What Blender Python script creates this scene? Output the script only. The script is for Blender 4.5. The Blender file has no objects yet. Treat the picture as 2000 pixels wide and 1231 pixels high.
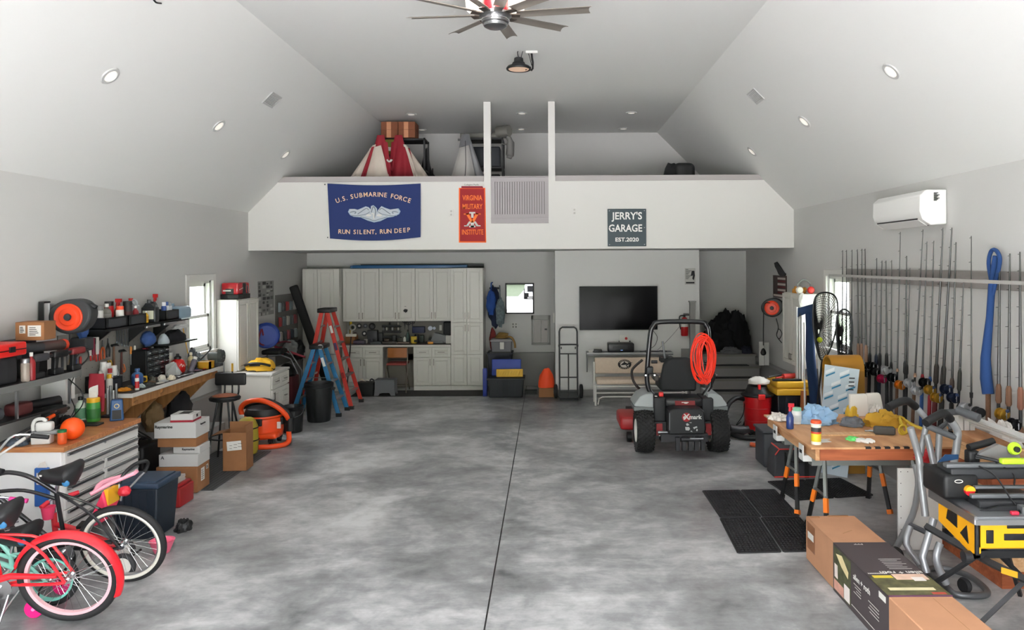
import bpy, bmesh, math, random
from mathutils import Vector, Matrix, Euler, noise
PI = math.pi
R = math.radians
SC = bpy.context.scene
COL = SC.collection

# ---------------------------------------------------------------- camera, daylight, exposure
FOC = 1445.0                                   # focal length in pixels of a 2000 px wide frame
EYE = 2.5                                      # lens height above the slab
ROLL = R(.3)
cd = bpy.data.cameras.new('camera')
cam = bpy.data.objects.new('camera', cd)
COL.objects.link(cam)
cd.sensor_width = 36.0
cd.lens = FOC * 36.0 / 2000.0
cd.shift_x = -.035
cd.shift_y = -.05025
cd.clip_end = 300
cam.location = (0, 0, EYE)
cam.rotation_euler = (Matrix.Rotation(R(90), 3, 'X') @ Matrix.Rotation(-ROLL, 3, 'Z')).to_euler()
SC.camera = cam

world = bpy.data.worlds.new('overcast_sky')
SC.world = world
world.use_nodes = True
wb = world.node_tree.nodes['Background']
# overcast sky: three times brighter overhead than at the horizon
wn = world.node_tree
wt = wn.nodes.new('ShaderNodeTexCoord')
wx = wn.nodes.new('ShaderNodeSeparateXYZ')
wm = wn.nodes.new('ShaderNodeMapRange')
wm.inputs['From Min'].default_value = 0
wm.inputs['From Max'].default_value = 1
wm.inputs['To Min'].default_value = 8.0
wm.inputs['To Max'].default_value = 39.0
wn.links.new(wt.outputs['Generated'], wx.inputs[0])
wn.links.new(wx.outputs['Z'], wm.inputs['Value'])
wn.links.new(wm.outputs[0], wb.inputs[1])
wb.inputs[0].default_value = (.96, .97, 1.03, 1)

SC.view_settings.view_transform = 'Standard'
SC.view_settings.look = 'None'
SC.view_settings.gamma = 1
SC.view_settings.use_curve_mapping = False
SC.view_settings.exposure = 0.1
SC.cycles.max_bounces = 10
SC.cycles.diffuse_bounces = 7
SC.cycles.use_denoising = True

# ---------------------------------------------------------------- where things are
def ray(px, py):
    dx, dy = px - 1070, 515 - py
    c, s = math.cos(-ROLL), math.sin(-ROLL)
    return (c*dx - s*dy)/FOC, (s*dx + c*dy)/FOC
def P(px, py, D):
    u, v = ray(px, py)
    return Vector((u*D, D, EYE + v*D))
def G(px, py, z=0.0):
    return P(px, py, (z - EYE)/ray(px, py)[1])
def W(px, py, x):
    return P(px, py, x/ray(px, py)[0])

# ---------------------------------------------------------------- materials
def lin(h):
    h = h.lstrip('#')
    o = []
    for i in (0, 2, 4):
        c = int(h[i:i+2], 16)/255
        o.append(c/12.92 if c <= .04045 else ((c+.055)/1.055)**2.4)
    return (*o, 1)
MATS = {}
def mat(hexc, rough=.5, metal=0.0, var=0.0, scale=9.0, bump=0.0, emit=0.0, trans=0.0, name=None, stretch=(1, 1, 1), alpha=1.0, coat=0.0):
    key = (hexc, rough, metal, var, scale, bump, emit, trans, stretch, alpha, coat)
    if key in MATS:
        return MATS[key]
    m = bpy.data.materials.new(name or 'surface_' + hexc.lstrip('#'))
    m.use_nodes = True
    nt = m.node_tree
    b = nt.nodes['Principled BSDF']
    b.inputs['Roughness'].default_value = rough
    b.inputs['Metallic'].default_value = metal
    b.inputs['Coat Weight'].default_value = coat
    col = lin(hexc)
    b.inputs['Base Color'].default_value = col
    if trans:
        b.inputs['Transmission Weight'].default_value = trans
    if alpha < 1:
        b.inputs['Alpha'].default_value = alpha
    if emit:
        b.inputs['Emission Color'].default_value = col
        b.inputs['Emission Strength'].default_value = emit
    if var or bump:
        tc = nt.nodes.new('ShaderNodeTexCoord')
        mp = nt.nodes.new('ShaderNodeMapping')
        mp.inputs['Scale'].default_value = stretch
        nz = nt.nodes.new('ShaderNodeTexNoise')
        nz.inputs['Scale'].default_value = scale
        nz.inputs['Detail'].default_value = 4
        nt.links.new(tc.outputs['Object'], mp.inputs[0])
        nt.links.new(mp.outputs[0], nz.inputs['Vector'])
        if var:
            mr = nt.nodes.new('ShaderNodeMapRange')
            mr.inputs['From Min'].default_value = .3
            mr.inputs['From Max'].default_value = .7
            mr.inputs['To Min'].default_value = 1 - var
            mr.inputs['To Max'].default_value = 1 + var
            mx = nt.nodes.new('ShaderNodeVectorMath')
            mx.operation = 'SCALE'
            mx.inputs[0].default_value = col[:3]
            nt.links.new(nz.outputs['Fac'], mr.inputs['Value'])
            nt.links.new(mr.outputs[0], mx.inputs['Scale'])
            nt.links.new(mx.outputs[0], b.inputs['Base Color'])
        if bump:
            bp = nt.nodes.new('ShaderNodeBump')
            bp.inputs['Strength'].default_value = bump
            bp.inputs['Distance'].default_value = .02
            nt.links.new(nz.outputs['Fac'], bp.inputs['Height'])
            nt.links.new(bp.outputs[0], b.inputs['Normal'])
    MATS[key] = m
    return m
BLACK = mat('#121315', .5)
RUBBER = mat('#1b1b1c', .75)
DARK = mat('#232427', .6)
CHARC = mat('#3a3c40', .6)
GREY = mat('#7f8080', .6)
LGREY = mat('#b2b3b2', .5)
WHITE = mat('#d3d2ce', .45)
CABW = mat('#d3d0c9', .4, name='white_cabinet_paint')
CHROME = mat('#d5d6d8', .18, 1.0)
STEEL = mat('#9b9da0', .35, 1.0)
ALU = mat('#c4c6c8', .3, 1.0)
NICKEL = mat('#8a837c', .35, .9)
RED = mat('#c41a1d', .35, coat=.3)
VACRED = mat('#b8151c', .4)
ORANGE = mat('#f0551c', .4)
YEL = mat('#e3ad22', .45)
DEWY = mat('#f5ae14', .4)
NAVY = mat('#1d3f78', .7)
BLUE = mat('#2c6fa8', .45)
CARD = mat('#93643f', .85, var=.08, scale=6, name='brown_cardboard')
CARD2 = mat('#b98866', .85, var=.06, scale=5, name='tan_cardboard')
PAPER = mat('#d5d3cd', .8)
INK = mat('#1c1c1e', .7)
LEDGE = mat('#8b8987', .6, name='grey_ledge_paint')
CORK = mat('#75543f', .85, var=.15, scale=40)
TAN = mat('#cdbba8', .8, var=.04, scale=30)

def wood(hexa, hexb, scale=3.0, rough=.5, name='wood', stretch=(1, 12, 12)):
    m = bpy.data.materials.new(name)
    m.use_nodes = True
    nt = m.node_tree
    b = nt.nodes['Principled BSDF']
    b.inputs['Roughness'].default_value = rough
    tc = nt.nodes.new('ShaderNodeTexCoord')
    mp = nt.nodes.new('ShaderNodeMapping')
    mp.inputs['Scale'].default_value = stretch
    nz = nt.nodes.new('ShaderNodeTexNoise')
    nz.inputs['Scale'].default_value = scale
    nz.inputs['Detail'].default_value = 6
    nz.inputs['Distortion'].default_value = 1.2
    cr = nt.nodes.new('ShaderNodeValToRGB')
    cr.color_ramp.elements[0].position = .35
    cr.color_ramp.elements[0].color = lin(hexa)
    cr.color_ramp.elements[1].position = .65
    cr.color_ramp.elements[1].color = lin(hexb)
    nt.links.new(tc.outputs['Object'], mp.inputs[0])
    nt.links.new(mp.outputs[0], nz.inputs['Vector'])
    nt.links.new(nz.outputs['Fac'], cr.inputs[0])
    nt.links.new(cr.outputs[0], b.inputs['Base Color'])
    return m
BUTCHER = wood('#a8683f', '#c98b58', 2.2, .4, 'butcher_block')
PLY = wood('#b98258', '#d8a678', 1.6, .6, 'plywood', (3, 1, 3))
PINE = wood('#c99b6c', '#dfb98c', 2, .65, 'pine_board', (12, 1, 12))
BRACE = wood('#9c6a3e', '#b98450', 2, .6, 'brown_brace_wood', (6, 6, 1))
REDWOOD = wood('#8e4726', '#b1613a', 1.5, .6, 'reddish_lumber', (1, 10, 10))

def concrete():
    m = bpy.data.materials.new('polished_concrete')
    m.use_nodes = True
    nt = m.node_tree
    b = nt.nodes['Principled BSDF']
    N = nt.nodes.new
    L = nt.links.new
    tc = N('ShaderNodeTexCoord')
    def nz(scale, detail, rough, stretch, dist=0.0):
        mp = N('ShaderNodeMapping')
        mp.inputs['Scale'].default_value = stretch
        n = N('ShaderNodeTexNoise')
        n.inputs['Scale'].default_value = scale
        n.inputs['Detail'].default_value = detail
        n.inputs['Roughness'].default_value = rough
        n.inputs['Distortion'].default_value = dist
        L(tc.outputs['Object'], mp.inputs[0])
        L(mp.outputs[0], n.inputs['Vector'])
        return n.outputs['Fac']
    def mth(op, a, c):
        k = N('ShaderNodeMath')
        k.operation = op
        for i, x in enumerate((a, c)):
            if isinstance(x, (int, float)):
                k.inputs[i].default_value = x
            else:
                L(x, k.inputs[i])
        return k.outputs[0]
    big = nz(.42, 5, .6, (.9, 1.0, 1), .9)
    mid = nz(1.5, 7, .6, (.9, .95, 1), .7)
    fine = nz(16, 6, .75, (.8, 1.2, 1))
    trow = nz(7, 3, .6, (.35, 2.6, 1), 1.5)
    spot = nz(4.5, 4, .6, (1, 1.1, 1), .4)
    s = mth('ADD', mth('MULTIPLY', big, .44), mth('ADD', mth('MULTIPLY', mid, .28), mth('ADD', mth('MULTIPLY', spot, .16), mth('ADD', mth('MULTIPLY', trow, .04), mth('MULTIPLY', fine, .08)))))
    cr = N('ShaderNodeValToRGB')
    e = cr.color_ramp.elements
    e[0].position, e[0].color = .385, lin('#5d5e5f')
    e[1].position, e[1].color = .60, lin('#cbcbca')
    k = e.new(.49)
    k.color = lin('#929393')
    L(s, cr.inputs[0])
    sx = N('ShaderNodeSeparateXYZ')
    L(tc.outputs['Object'], sx.inputs[0])
    d = mth('ABSOLUTE', mth('ADD', sx.outputs[0], .447), 0)
    joint = mth('LESS_THAN', d, .006)
    mx = N('ShaderNodeMix')
    mx.data_type = 'RGBA'
    L(joint, mx.inputs[0])
    L(cr.outputs[0], mx.inputs[6])
    mx.inputs[7].default_value = lin('#262626')
    L(mx.outputs[2], b.inputs['Base Color'])
    rr = mth('ADD', mth('MULTIPLY', mid, .25), .28)
    L(rr, b.inputs['Roughness'])
    b.inputs['Specular IOR Level'].default_value = .35
    bp = N('ShaderNodeBump')
    bp.inputs['Strength'].default_value = .08
    bp.inputs['Distance'].default_value = .01
    L(fine, bp.inputs['Height'])
    L(bp.outputs[0], b.inputs['Normal'])
    return m

# ---------------------------------------------------------------- shapes: each returns (vertices, faces)
def bx(x0, x1, y0, y1, z0, z1):
    v = [(x, y, z) for x in (x0, x1) for y in (y0, y1) for z in (z0, z1)]
    return v, [(0, 1, 3, 2), (4, 6, 7, 5), (0, 4, 5, 1), (2, 3, 7, 6), (0, 2, 6, 4), (1, 5, 7, 3)]
def cb(c, s, rz=0.0):
    """box by centre and size, turned about z"""
    v, f = bx(-s[0]/2, s[0]/2, -s[1]/2, s[1]/2, -s[2]/2, s[2]/2)
    return xf((v, f), Matrix.Translation(c) @ Matrix.Rotation(rz, 4, 'Z'))
def rbx(x0, x1, y0, y1, z0, z1, r=.02, n=3):
    bm = bmesh.new()
    vs, fs = bx(x0, x1, y0, y1, z0, z1)
    bv = [bm.verts.new(p) for p in vs]
    for f in fs:
        bm.faces.new([bv[i] for i in f])
    bmesh.ops.recalc_face_normals(bm, faces=bm.faces)
    bmesh.ops.bevel(bm, geom=list(bm.edges), offset=r, segments=n, profile=.5, affect='EDGES')
    return grab(bm)
def grab(bm):
    bm.verts.index_update()
    out = [tuple(v.co) for v in bm.verts], [tuple(v.index for v in f.verts) for f in bm.faces]
    bm.free()
    return out
def xf(s, m):
    return [tuple(m @ Vector(p)) for p in s[0]], s[1]
def mv(s, x, y, z):
    return [(p[0]+x, p[1]+y, p[2]+z) for p in s[0]], s[1]
def rot(s, ang, axis='Z', at=(0, 0, 0)):
    a = Vector(at)
    return xf(s, Matrix.Translation(a) @ Matrix.Rotation(ang, 4, axis) @ Matrix.Translation(-a))
def frame_of(d):
    d = Vector(d).normalized()
    a = Vector((0, 0, 1)) if abs(d.z) < .9 else Vector((1, 0, 0))
    u = d.cross(a).normalized()
    return u, d.cross(u).normalized(), d
def cyl(p0, p1, r0, r1=None, n=16):
    r1 = r0 if r1 is None else r1
    p0, p1 = Vector(p0), Vector(p1)
    u, w, d = frame_of(p1 - p0)
    v = []
    for p, r in ((p0, r0), (p1, r1)):
        for i in range(n):
            a = 2*PI*i/n
            v.append(tuple(p + u*(r*math.cos(a)) + w*(r*math.sin(a))))
    f = [(i, (i+1) % n, n+(i+1) % n, n+i) for i in range(n)]
    return v, f + [tuple(range(n))[::-1], tuple(range(n, 2*n))]
def spline(pts, k=6, closed=False):
    pts = [Vector(p) for p in pts]
    n = len(pts)
    out = []
    for i in range(n if closed else n-1):
        g = (lambda j: pts[j % n]) if closed else (lambda j: pts[max(0, min(n-1, j))])
        a, b, c, d = g(i-1), g(i), g(i+1), g(i+2)
        for s in range(k):
            t = s/k
            out.append(.5*((2*b) + (c-a)*t + (2*a-5*b+4*c-d)*t*t + (3*b-a-3*c+d)*t**3))
    if not closed:
        out.append(pts[-1])
    return out
def tube(pts, r, n=8, closed=False, sm=0):
    if sm:
        pts = spline(pts, sm, closed)
    pts = [Vector(p) for p in pts]
    m = len(pts)
    rr = r if isinstance(r, (list, tuple)) else [r]*m
    if len(rr) != m:
        rr = [rr[min(len(rr)-1, int(i*len(rr)/m))] for i in range(m)]
    v, f = [], []
    up = None
    for i, p in enumerate(pts):
        if closed:
            d = pts[(i+1) % m] - pts[i-1]
        else:
            d = pts[min(m-1, i+1)] - pts[max(0, i-1)]
        if d.length < 1e-9:
            d = Vector((0, 0, 1))
        d.normalize()
        if up is None:
            up = frame_of(d)[0]
        u = (up - d*up.dot(d))
        u = u.normalized() if u.length > 1e-6 else frame_of(d)[0]
        up = u
        w = d.cross(u)
        for k in range(n):
            a = 2*PI*k/n
            v.append(tuple(p + (u*math.cos(a) + w*math.sin(a))*rr[i]))
    for i in range(m if closed else m-1):
        j = (i+1) % m
        for k in range(n):
            f.append((i*n+k, i*n+(k+1) % n, j*n+(k+1) % n, j*n+k))
    if not closed:
        f += [tuple(range(n))[::-1], tuple(range((m-1)*n, m*n))]
    return v, f
def lathe(prof, c=(0, 0, 0), n=24, axis=(0, 0, 1)):
    """profile of (radius, height) turned about an axis through c"""
    u, w, d = frame_of(axis)
    c = Vector(c)
    v, f = [], []
    for r, h in prof:
        for i in range(n):
            a = 2*PI*i/n
            v.append(tuple(c + d*h + (u*math.cos(a) + w*math.sin(a))*max(r, 1e-4)))
    m = len(prof)
    for j in range(m-1):
        for i in range(n):
            f.append((j*n+i, j*n+(i+1) % n, (j+1)*n+(i+1) % n, (j+1)*n+i))
    if prof[0] != prof[-1]:
        f += [tuple(range(n))[::-1], tuple(range((m-1)*n, m*n))]
    return v, f
def ring(c, Rr, r, axis=(0, 0, 1), n=40, k=10):
    u, w, d = frame_of(axis)
    c = Vector(c)
    return tube([c + (u*math.cos(2*PI*i/n) + w*math.sin(2*PI*i/n))*Rr for i in range(n)], r, k, True)
def sph(c, rx, ry=None, rz=None, n=16, m=10):
    ry = rx if ry is None else ry
    rz = rx if rz is None else rz
    v = [(c[0], c[1], c[2]-rz)]
    for j in range(1, m):
        t = PI*j/m
        for i in range(n):
            a = 2*PI*i/n
            v.append((c[0]+rx*math.sin(t)*math.cos(a), c[1]+ry*math.sin(t)*math.sin(a), c[2]-rz*math.cos(t)))
    v.append((c[0], c[1], c[2]+rz))
    f = [(0, 1+(i+1) % n, 1+i) for i in range(n)]
    for j in range(m-2):
        for i in range(n):
            a = 1+j*n
            f.append((a+i, a+(i+1) % n, a+n+(i+1) % n, a+n+i))
    l = len(v)-1
    f += [(l, l-n+i, l-n+(i+1) % n) for i in range(n)]
    return v, f
def prism(poly, a0, a1, axis='y'):
    """2-D outline pushed through along an axis; y: (x,z), x: (y,z), z: (x,y)"""
    n = len(poly)
    put = {'y': lambda p, a: (p[0], a, p[1]), 'x': lambda p, a: (a, p[0], p[1]), 'z': lambda p, a: (p[0], p[1], a)}[axis]
    v = [put(p, a0) for p in poly] + [put(p, a1) for p in poly]
    return v, [tuple(range(n)), tuple(range(2*n-1, n-1, -1))] + [(i, n+i, n+(i+1) % n, (i+1) % n) for i in range(n)]
def lump(c, rx, ry, rz, seed=1, amp=.25, fr=2.2, n=28, m=18, floor=True):
    """a crumpled heap: sphere pushed about by noise, flat where it lies"""
    v, f = sph((0, 0, 0), 1, n=n, m=m)
    o = []
    for p in v:
        q = Vector(p)
        k = 1 + amp*noise.noise(q*fr + Vector((seed*7.3, seed*3.1, seed))) + amp*.5*noise.noise(q*fr*2.7 + Vector((seed, seed*5.7, 0)))
        z = q.z*k
        if floor:
            z = max(z, -.02 + .02*noise.noise(q*5))*1.0
        o.append((c[0]+q.x*k*rx, c[1]+q.y*k*ry, c[2]+z*rz))
    return o, f
def sheet(fn, nu, nv, th=.004):
    """a cloth or panel from fn(s,t), given a thickness along its normals"""
    pts = [[Vector(fn(i/nu, j/nv)) for j in range(nv+1)] for i in range(nu+1)]
    def nrm(i, j):
        a = pts[min(nu, i+1)][j]-pts[max(0, i-1)][j]
        b = pts[i][min(nv, j+1)]-pts[i][max(0, j-1)]
        c = a.cross(b)
        return c.normalized() if c.length > 1e-9 else Vector((0, 0, 1))
    W1 = nv+1
    top = [pts[i][j]+nrm(i, j)*th/2 for i in range(nu+1) for j in range(W1)]
    bot = [pts[i][j]-nrm(i, j)*th/2 for i in range(nu+1) for j in range(W1)]
    N = len(top)
    f = []
    for i in range(nu):
        for j in range(nv):
            q = (i*W1+j, (i+1)*W1+j, (i+1)*W1+j+1, i*W1+j+1)
            f.append(q)
            f.append(tuple(N+x for x in q[::-1]))
    edge = [i*W1 for i in range(nu+1)] + [nu*W1+j for j in range(1, W1)] + [i*W1+nv for i in range(nu-1, -1, -1)] + [j for j in range(nv-1, 0, -1)]
    for a, b in zip(edge, edge[1:]+edge[:1]):
        f.append((a, N+a, N+b, b))
    return [tuple(p) for p in top+bot], f
def txt(s, size, at, u, v, align='CENTER', bold=.0, sx=1.0, th=.0015):
    cu = bpy.data.curves.new('lettering', 'FONT')
    cu.body = s
    cu.size = size
    cu.align_x = align
    cu.align_y = 'CENTER'
    cu.offset = bold*size
    cu.extrude = th
    cu.resolution_u = 3
    o = bpy.data.objects.new('lettering', cu)
    me = bpy.data.meshes.new_from_object(o)
    u, v = Vector(u).normalized(), Vector(v).normalized()
    n = u.cross(v)
    at = Vector(at)
    out = [tuple(at + u*(p.co.x*sx) + v*p.co.y + n*(p.co.z+th)) for p in me.vertices], [tuple(q.vertices) for q in me.polygons]
    bpy.data.objects.remove(o)
    bpy.data.curves.remove(cu)
    bpy.data.meshes.remove(me)
    return out

# ---------------------------------------------------------------- objects
OFF = {}
def mk(name, m, shapes, parent=None, off=None, sharp=38, bev=0, fix=True):
    V, Fs = [], []
    for s in shapes:
        k = len(V)
        V += s[0]
        Fs += [tuple(i+k for i in f) for f in s[1]]
    if off is not None:
        V = [(p[0]-off[0], p[1]-off[1], p[2]-off[2]) for p in V]
    me = bpy.data.meshes.new(name)
    me.from_pydata(V, [], Fs)
    if fix:
        bm = bmesh.new()
        bm.from_mesh(me)
        bmesh.ops.recalc_face_normals(bm, faces=bm.faces)
        bm.to_mesh(me)
        bm.free()
    me.materials.append(m)
    for p in me.polygons:
        p.use_smooth = True
    me.set_sharp_from_angle(angle=R(sharp))
    o = bpy.data.objects.new(name, me)
    COL.objects.link(o)
    if parent is not None:
        o.parent = parent
    if bev:
        b = o.modifiers.new('edge', 'BEVEL')
        b.width = bev
        b.segments = 2
        b.limit_method = 'ANGLE'
        b.angle_limit = R(40)
    return o
def E(name, label, cat, loc=(0, 0, 0), rz=0.0, group=None, world=False, rotm=None):
    """an Empty at the base of a thing; world: its parts are given in room coordinates"""
    o = bpy.data.objects.new(name, None)
    COL.objects.link(o)
    o.empty_display_size = .1
    o.location = loc
    o.rotation_euler = rotm.to_euler() if rotm is not None else (0, 0, rz)
    o['label'] = label
    o['category'] = cat
    if group:
        o['group'] = group
    if world:
        OFF[o.name] = tuple(loc)
    return o
def A(parent, name, m, *shapes, label=None, sharp=38, bev=0):
    top = parent
    while top.parent is not None:
        top = top.parent
    o = mk(name, m, shapes, parent, OFF.get(top.name), sharp, bev)
    if label:
        o['label'] = label
    return o
def S(name, label, cat, m, *shapes, group=None, bev=0, sharp=38, kind=None):
    """a thing of one mesh given in room coordinates, its origin put at its base"""
    xs = [p for s in shapes for p in s[0]]
    lo = [min(p[i] for p in xs) for i in range(3)]
    hi = [max(p[i] for p in xs) for i in range(3)]
    off = ((lo[0]+hi[0])/2, (lo[1]+hi[1])/2, lo[2])
    o = mk(name, m, shapes, None, off, sharp, bev)
    o.location = off
    o['label'] = label
    o['category'] = cat
    if group:
        o['group'] = group
    if kind:
        o['kind'] = kind
    OFF[o.name] = off
    return o
def ST(name, m, *shapes, parent=None, sharp=30, bev=0):
    o = mk(name, m, shapes, parent, None, sharp, bev)
    if parent is None:
        o['kind'] = 'structure'
    return o
def dup(root, label, loc=None, rz=None, group=None):
    def cp(o, par):
        c = o.copy()
        COL.objects.link(c)
        if par is not None:
            c.parent = par
        for ch in o.children:
            cp(ch, c)
        return c
    r = cp(root, None)
    r['label'] = label
    if loc is not None:
        r.location = loc
    if rz is not None:
        r.rotation_euler = (0, 0, rz)
    if group:
        r['group'] = group
    if root.name in OFF:
        OFF[r.name] = OFF[root.name]
    return r
# ================================================================ the room
XL, XR, YB, YF = -4.95, 4.07, 15.2, -.5
ZW, ZC = 3.37, 5.18                              # top of side walls, flat ceiling
LY, LZ, LT = 12.23, 2.74, 3.94                   # loft face, underside, top of its parapet
PAINT = mat('#c3c2c0', .85, name='wall_paint', bump=.02, scale=120)
LOFTW = mat('#d9d7d3', .8, name='loft_white_paint')
CEILP = mat('#dadad8', .9, name='ceiling_paint')
ST('floor', concrete(), bx(XL-.2, XR+.2, YF-.1, YB+.2, -.15, 0))
def side_wall(name, xa, xb, holes):
    parts, y = [], YF
    for (y0, y1, z0, z1) in holes:
        parts += [bx(xa, xb, y, y0, 0, ZW+.15), bx(xa, xb, y0, y1, 0, z0), bx(xa, xb, y0, y1, z1, ZW+.15)]
        y = y1
    parts.append(bx(xa, xb, y, YB+.2, 0, ZW+.15))
    return ST(name, PAINT, *parts)
WL = (10.18, 10.90, 1.27, 2.28)
WR = (9.95, 10.78, 1.27, 2.30)
side_wall('wall_left', XL-.15, XL, [WL])
side_wall('wall_right', XR, XR+.15, [WR])
ST('wall_back', PAINT, prism([(XL, 0), (XR, 0), (XR, ZW), (XR-(ZC-ZW), ZC), (XL+(ZC-ZW), ZC), (XL, ZW)], YB, YB+.15))
ST('ceiling', CEILP, bx(XL+(ZC-ZW)-.02, XR-(ZC-ZW)+.02, YF, YB+.15, ZC, ZC+.15))
k = ZC-ZW
ST('ceiling_left', CEILP, prism([(XL, ZW), (XL+k, ZC), (XL+k-.1, ZC+.12), (XL-.12, ZW+.1)], YF, YB+.15))
ST('ceiling_right', CEILP, prism([(XR, ZW), (XR-k, ZC), (XR-k+.1, ZC+.12), (XR+.12, ZW+.1)], YF, YB+.15))
# front wall behind the lens: two wide door openings to the drive, gable above
ST('wall_front', PAINT, bx(XL, XL+1.0, YF, YF+.2, 0, ZW), bx(XR-1.0, XR, YF, YF+.2, 0, ZW),
   prism([(XL, 3.1), (XR, 3.1), (XR, ZW), (XR-k, ZC), (XL+k, ZC), (XL, ZW)], YF, YF+.2))
# painted concrete stem wall that shows as a ledge round the foot of the walls
ST('baseboard_left', LEDGE, bx(XL, XL+.09, YF+.3, YB, 0, .62), bx(XL, XL+.12, YF+.3, YB, .60, .64))
ST('baseboard_right', LEDGE, bx(XR-.10, XR, YF+.3, YB, 0, .62), bx(XR-.14, XR, YF+.3, YB, .60, .65))
ST('baseboard_back', LEDGE, bx(XL+.1, .12, YB-.08, YB, 0, .55), bx(XL+.1, .12, YB-.12, YB, .55, .68))
# partition with the television, its pilaster and plinths
PARTW = mat('#dad9d7', .85)
ST('wall_partition', PARTW, bx(.135, 2.50, 13.94, 14.10, 0, LZ), bx(.135, .25, 14.1, YB, 0, LZ))
ST('wall_pilaster', PARTW, bx(2.506, 2.86, 13.98, 14.12, 0, LZ), bx(2.72, 2.86, 14.12, YB, 0, LZ))
ST('baseboard_partition', LEDGE, bx(.125, 2.50, 13.92, 13.95, 0, .12), bx(2.50, 2.86, 13.955, 14.0, 0, .88))
# loft: slab, parapet with a notch for its gate, posts, caps
xg0, xg1 = -.935, .017
xa, xb = XL+(LT-ZW), XR-(LT-ZW)
ST('floor_loft', PAINT, bx(XL, XR, LY+.12, YB, LZ, LZ+.22))
ST('wall_loft', LOFTW, prism([(XL, LZ), (xg0, LZ), (xg0, LT), (xa, LT), (XL, ZW)], LY, LY+.12),
   bx(xg0, xg1, LY, LY+.12, LZ, 3.17),
   prism([(xg1, LZ), (XR, LZ), (XR, ZW), (xb, LT), (xg1, LT)], LY, LY+.12))
ST('trim_1', mat('#a9a3a1', .6), prism([(xa-.07, LT-.075), (-1.05, LT-.075), (-1.05, LT+.012), (xa+.02, LT+.012)], LY-.03, LY+.16))
ST('trim_2', mat('#a9a3a1', .6), prism([(.130, LT-.075), (xb+.07, LT-.075), (xb-.02, LT+.012), (.130, LT+.012)], LY-.03, LY+.16))
ST('pillar_left', LOFTW, bx(-1.05, xg0, LY-.004, LY+.13, LT-.08, ZC))
ST('pillar_right', LOFTW, bx(xg1, .128, LY-.004, LY+.13, LT-.08, ZC))
gt = E('loft_gate', 'grey beadboard gate panel in the loft wall between two white posts', 'gate', (-.46, LY, 3.17), world=True)
GG = mat('#a39d9e', .55)
A(gt, 'bead_panel', GG, *[bx(xg0+.07+i*.0408, xg0+.07+i*.0408+.032, LY+.030, LY+.05, 3.30, 3.87) for i in range(20)])
A(gt, 'back_board', mat('#5d5859', .6), bx(xg0+.06, xg1-.06, LY+.048, LY+.06, 3.29, 3.88))
A(gt, 'gate_frame', GG, bx(xg0, xg0+.065, LY+.01, LY+.06, 3.26, 3.93), bx(xg1-.065, xg1, LY+.01, LY+.06, 3.26, 3.93),
  bx(xg0+.06, xg1-.06, LY+.012, LY+.058, 3.86, 3.93), bx(xg0+.06, xg1-.06, LY+.012, LY+.058, 3.26, 3.32))
A(gt, 'sill', GG, bx(xg0-.0, xg1, LY-.015, LY+.09, 3.172, 3.255), bx(xg0, xg1, LY-.03, LY+.1, 3.245, 3.262))
A(gt, 'top_rail', GG, bx(xg0, xg1, LY-.0, LY+.08, 3.932, 3.95))
# stairs up to the landing in the far right corner
ST('stairs', LEDGE, bx(2.86, 3.93, 14.05, YB-.0, 0, .72), *[bx(2.86, 3.93, 13.21+i*.28, 14.06, .19*i, .19*(i+1)-.04) for i in range(3)])
ST('stair_tread', mat('#77736f', .5), *[bx(2.86, 3.95, 13.19+i*.28, 13.21+(i+1)*.28 if i < 3 else YB, .19*(i+1)-.04, .19*(i+1)) for i in range(4)])
for i in range(1, 4):
    o = ST('stair_tread_strip', RUBBER, bx(2.95, 3.75, 13.235+(i-1)*.28, 13.43+(i-1)*.28, .19*i, .19*i+.008))
nw = E('stair_newel', 'short grey newel post and rail at the side of the steps', 'post', (2.79, 13.9, 0), world=True)
A(nw, 'post', LEDGE, bx(2.66, 2.76, 13.86, 13.95, 0, 1.76), bev=.004)
A(nw, 'cap', mat('#9a9896', .5), bx(2.645, 2.775, 13.845, 13.96, 1.76, 1.785), bev=.004)

# windows: frame and sash in the opening, casing on the wall, glass
def window(n, side, hole):
    y0, y1, z0, z1 = hole
    x = XL if side < 0 else XR
    s = 1 if side < 0 else -1                   # into the room
    q = lambda a, b: (min(x+s*a, x+s*b), max(x+s*a, x+s*b))
    w = bpy.data.objects.new('window_%d' % n, None)
    COL.objects.link(w)
    w['kind'] = 'structure'
    a, b = q(-.001, .022)
    ST('window_casing', WHITE, bx(a, b, y0-.085, y0, z0-.07, z1+.09), bx(a, b, y1, y1+.085, z0-.07, z1+.09), bx(a, b, y0, y1, z1, z1+.09), parent=w, bev=.003)
    a, b = q(-.02, .06)
    ST('window_sill', WHITE, bx(a, b, y0-.1, y1+.1, z0-.03, z0), parent=w, bev=.003)
    a, b = q(-.15, -.02)
    ST('window_frame', WHITE, bx(a, b, y0, y0+.04, z0, z1), bx(a, b, y1-.04, y1, z0, z1), bx(a, b, y0, y1, z0, z0+.04), bx(a, b, y0, y1, z1-.04, z1), parent=w)
    zm = (z0+z1)/2
    for (p, r, d0, d1) in ((z0+.04, zm+.02, -.06, -.03), (zm-.02, z1-.04, -.11, -.08)):
        a, b = q(d0, d1)
        ST('window_sash', WHITE, bx(a, b, y0+.04, y0+.09, p, r), bx(a, b, y1-.09, y1-.04, p, r), bx(a, b, y0+.04, y1-.04, p, p+.045), bx(a, b, y0+.04, y1-.04, r-.045, r), parent=w)
        c = (a+b)/2
        g = ST('window_pane', GLASS, bx(c-.003, c+.003, y0+.08, y1-.08, p+.04, r-.04), parent=w)
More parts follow.
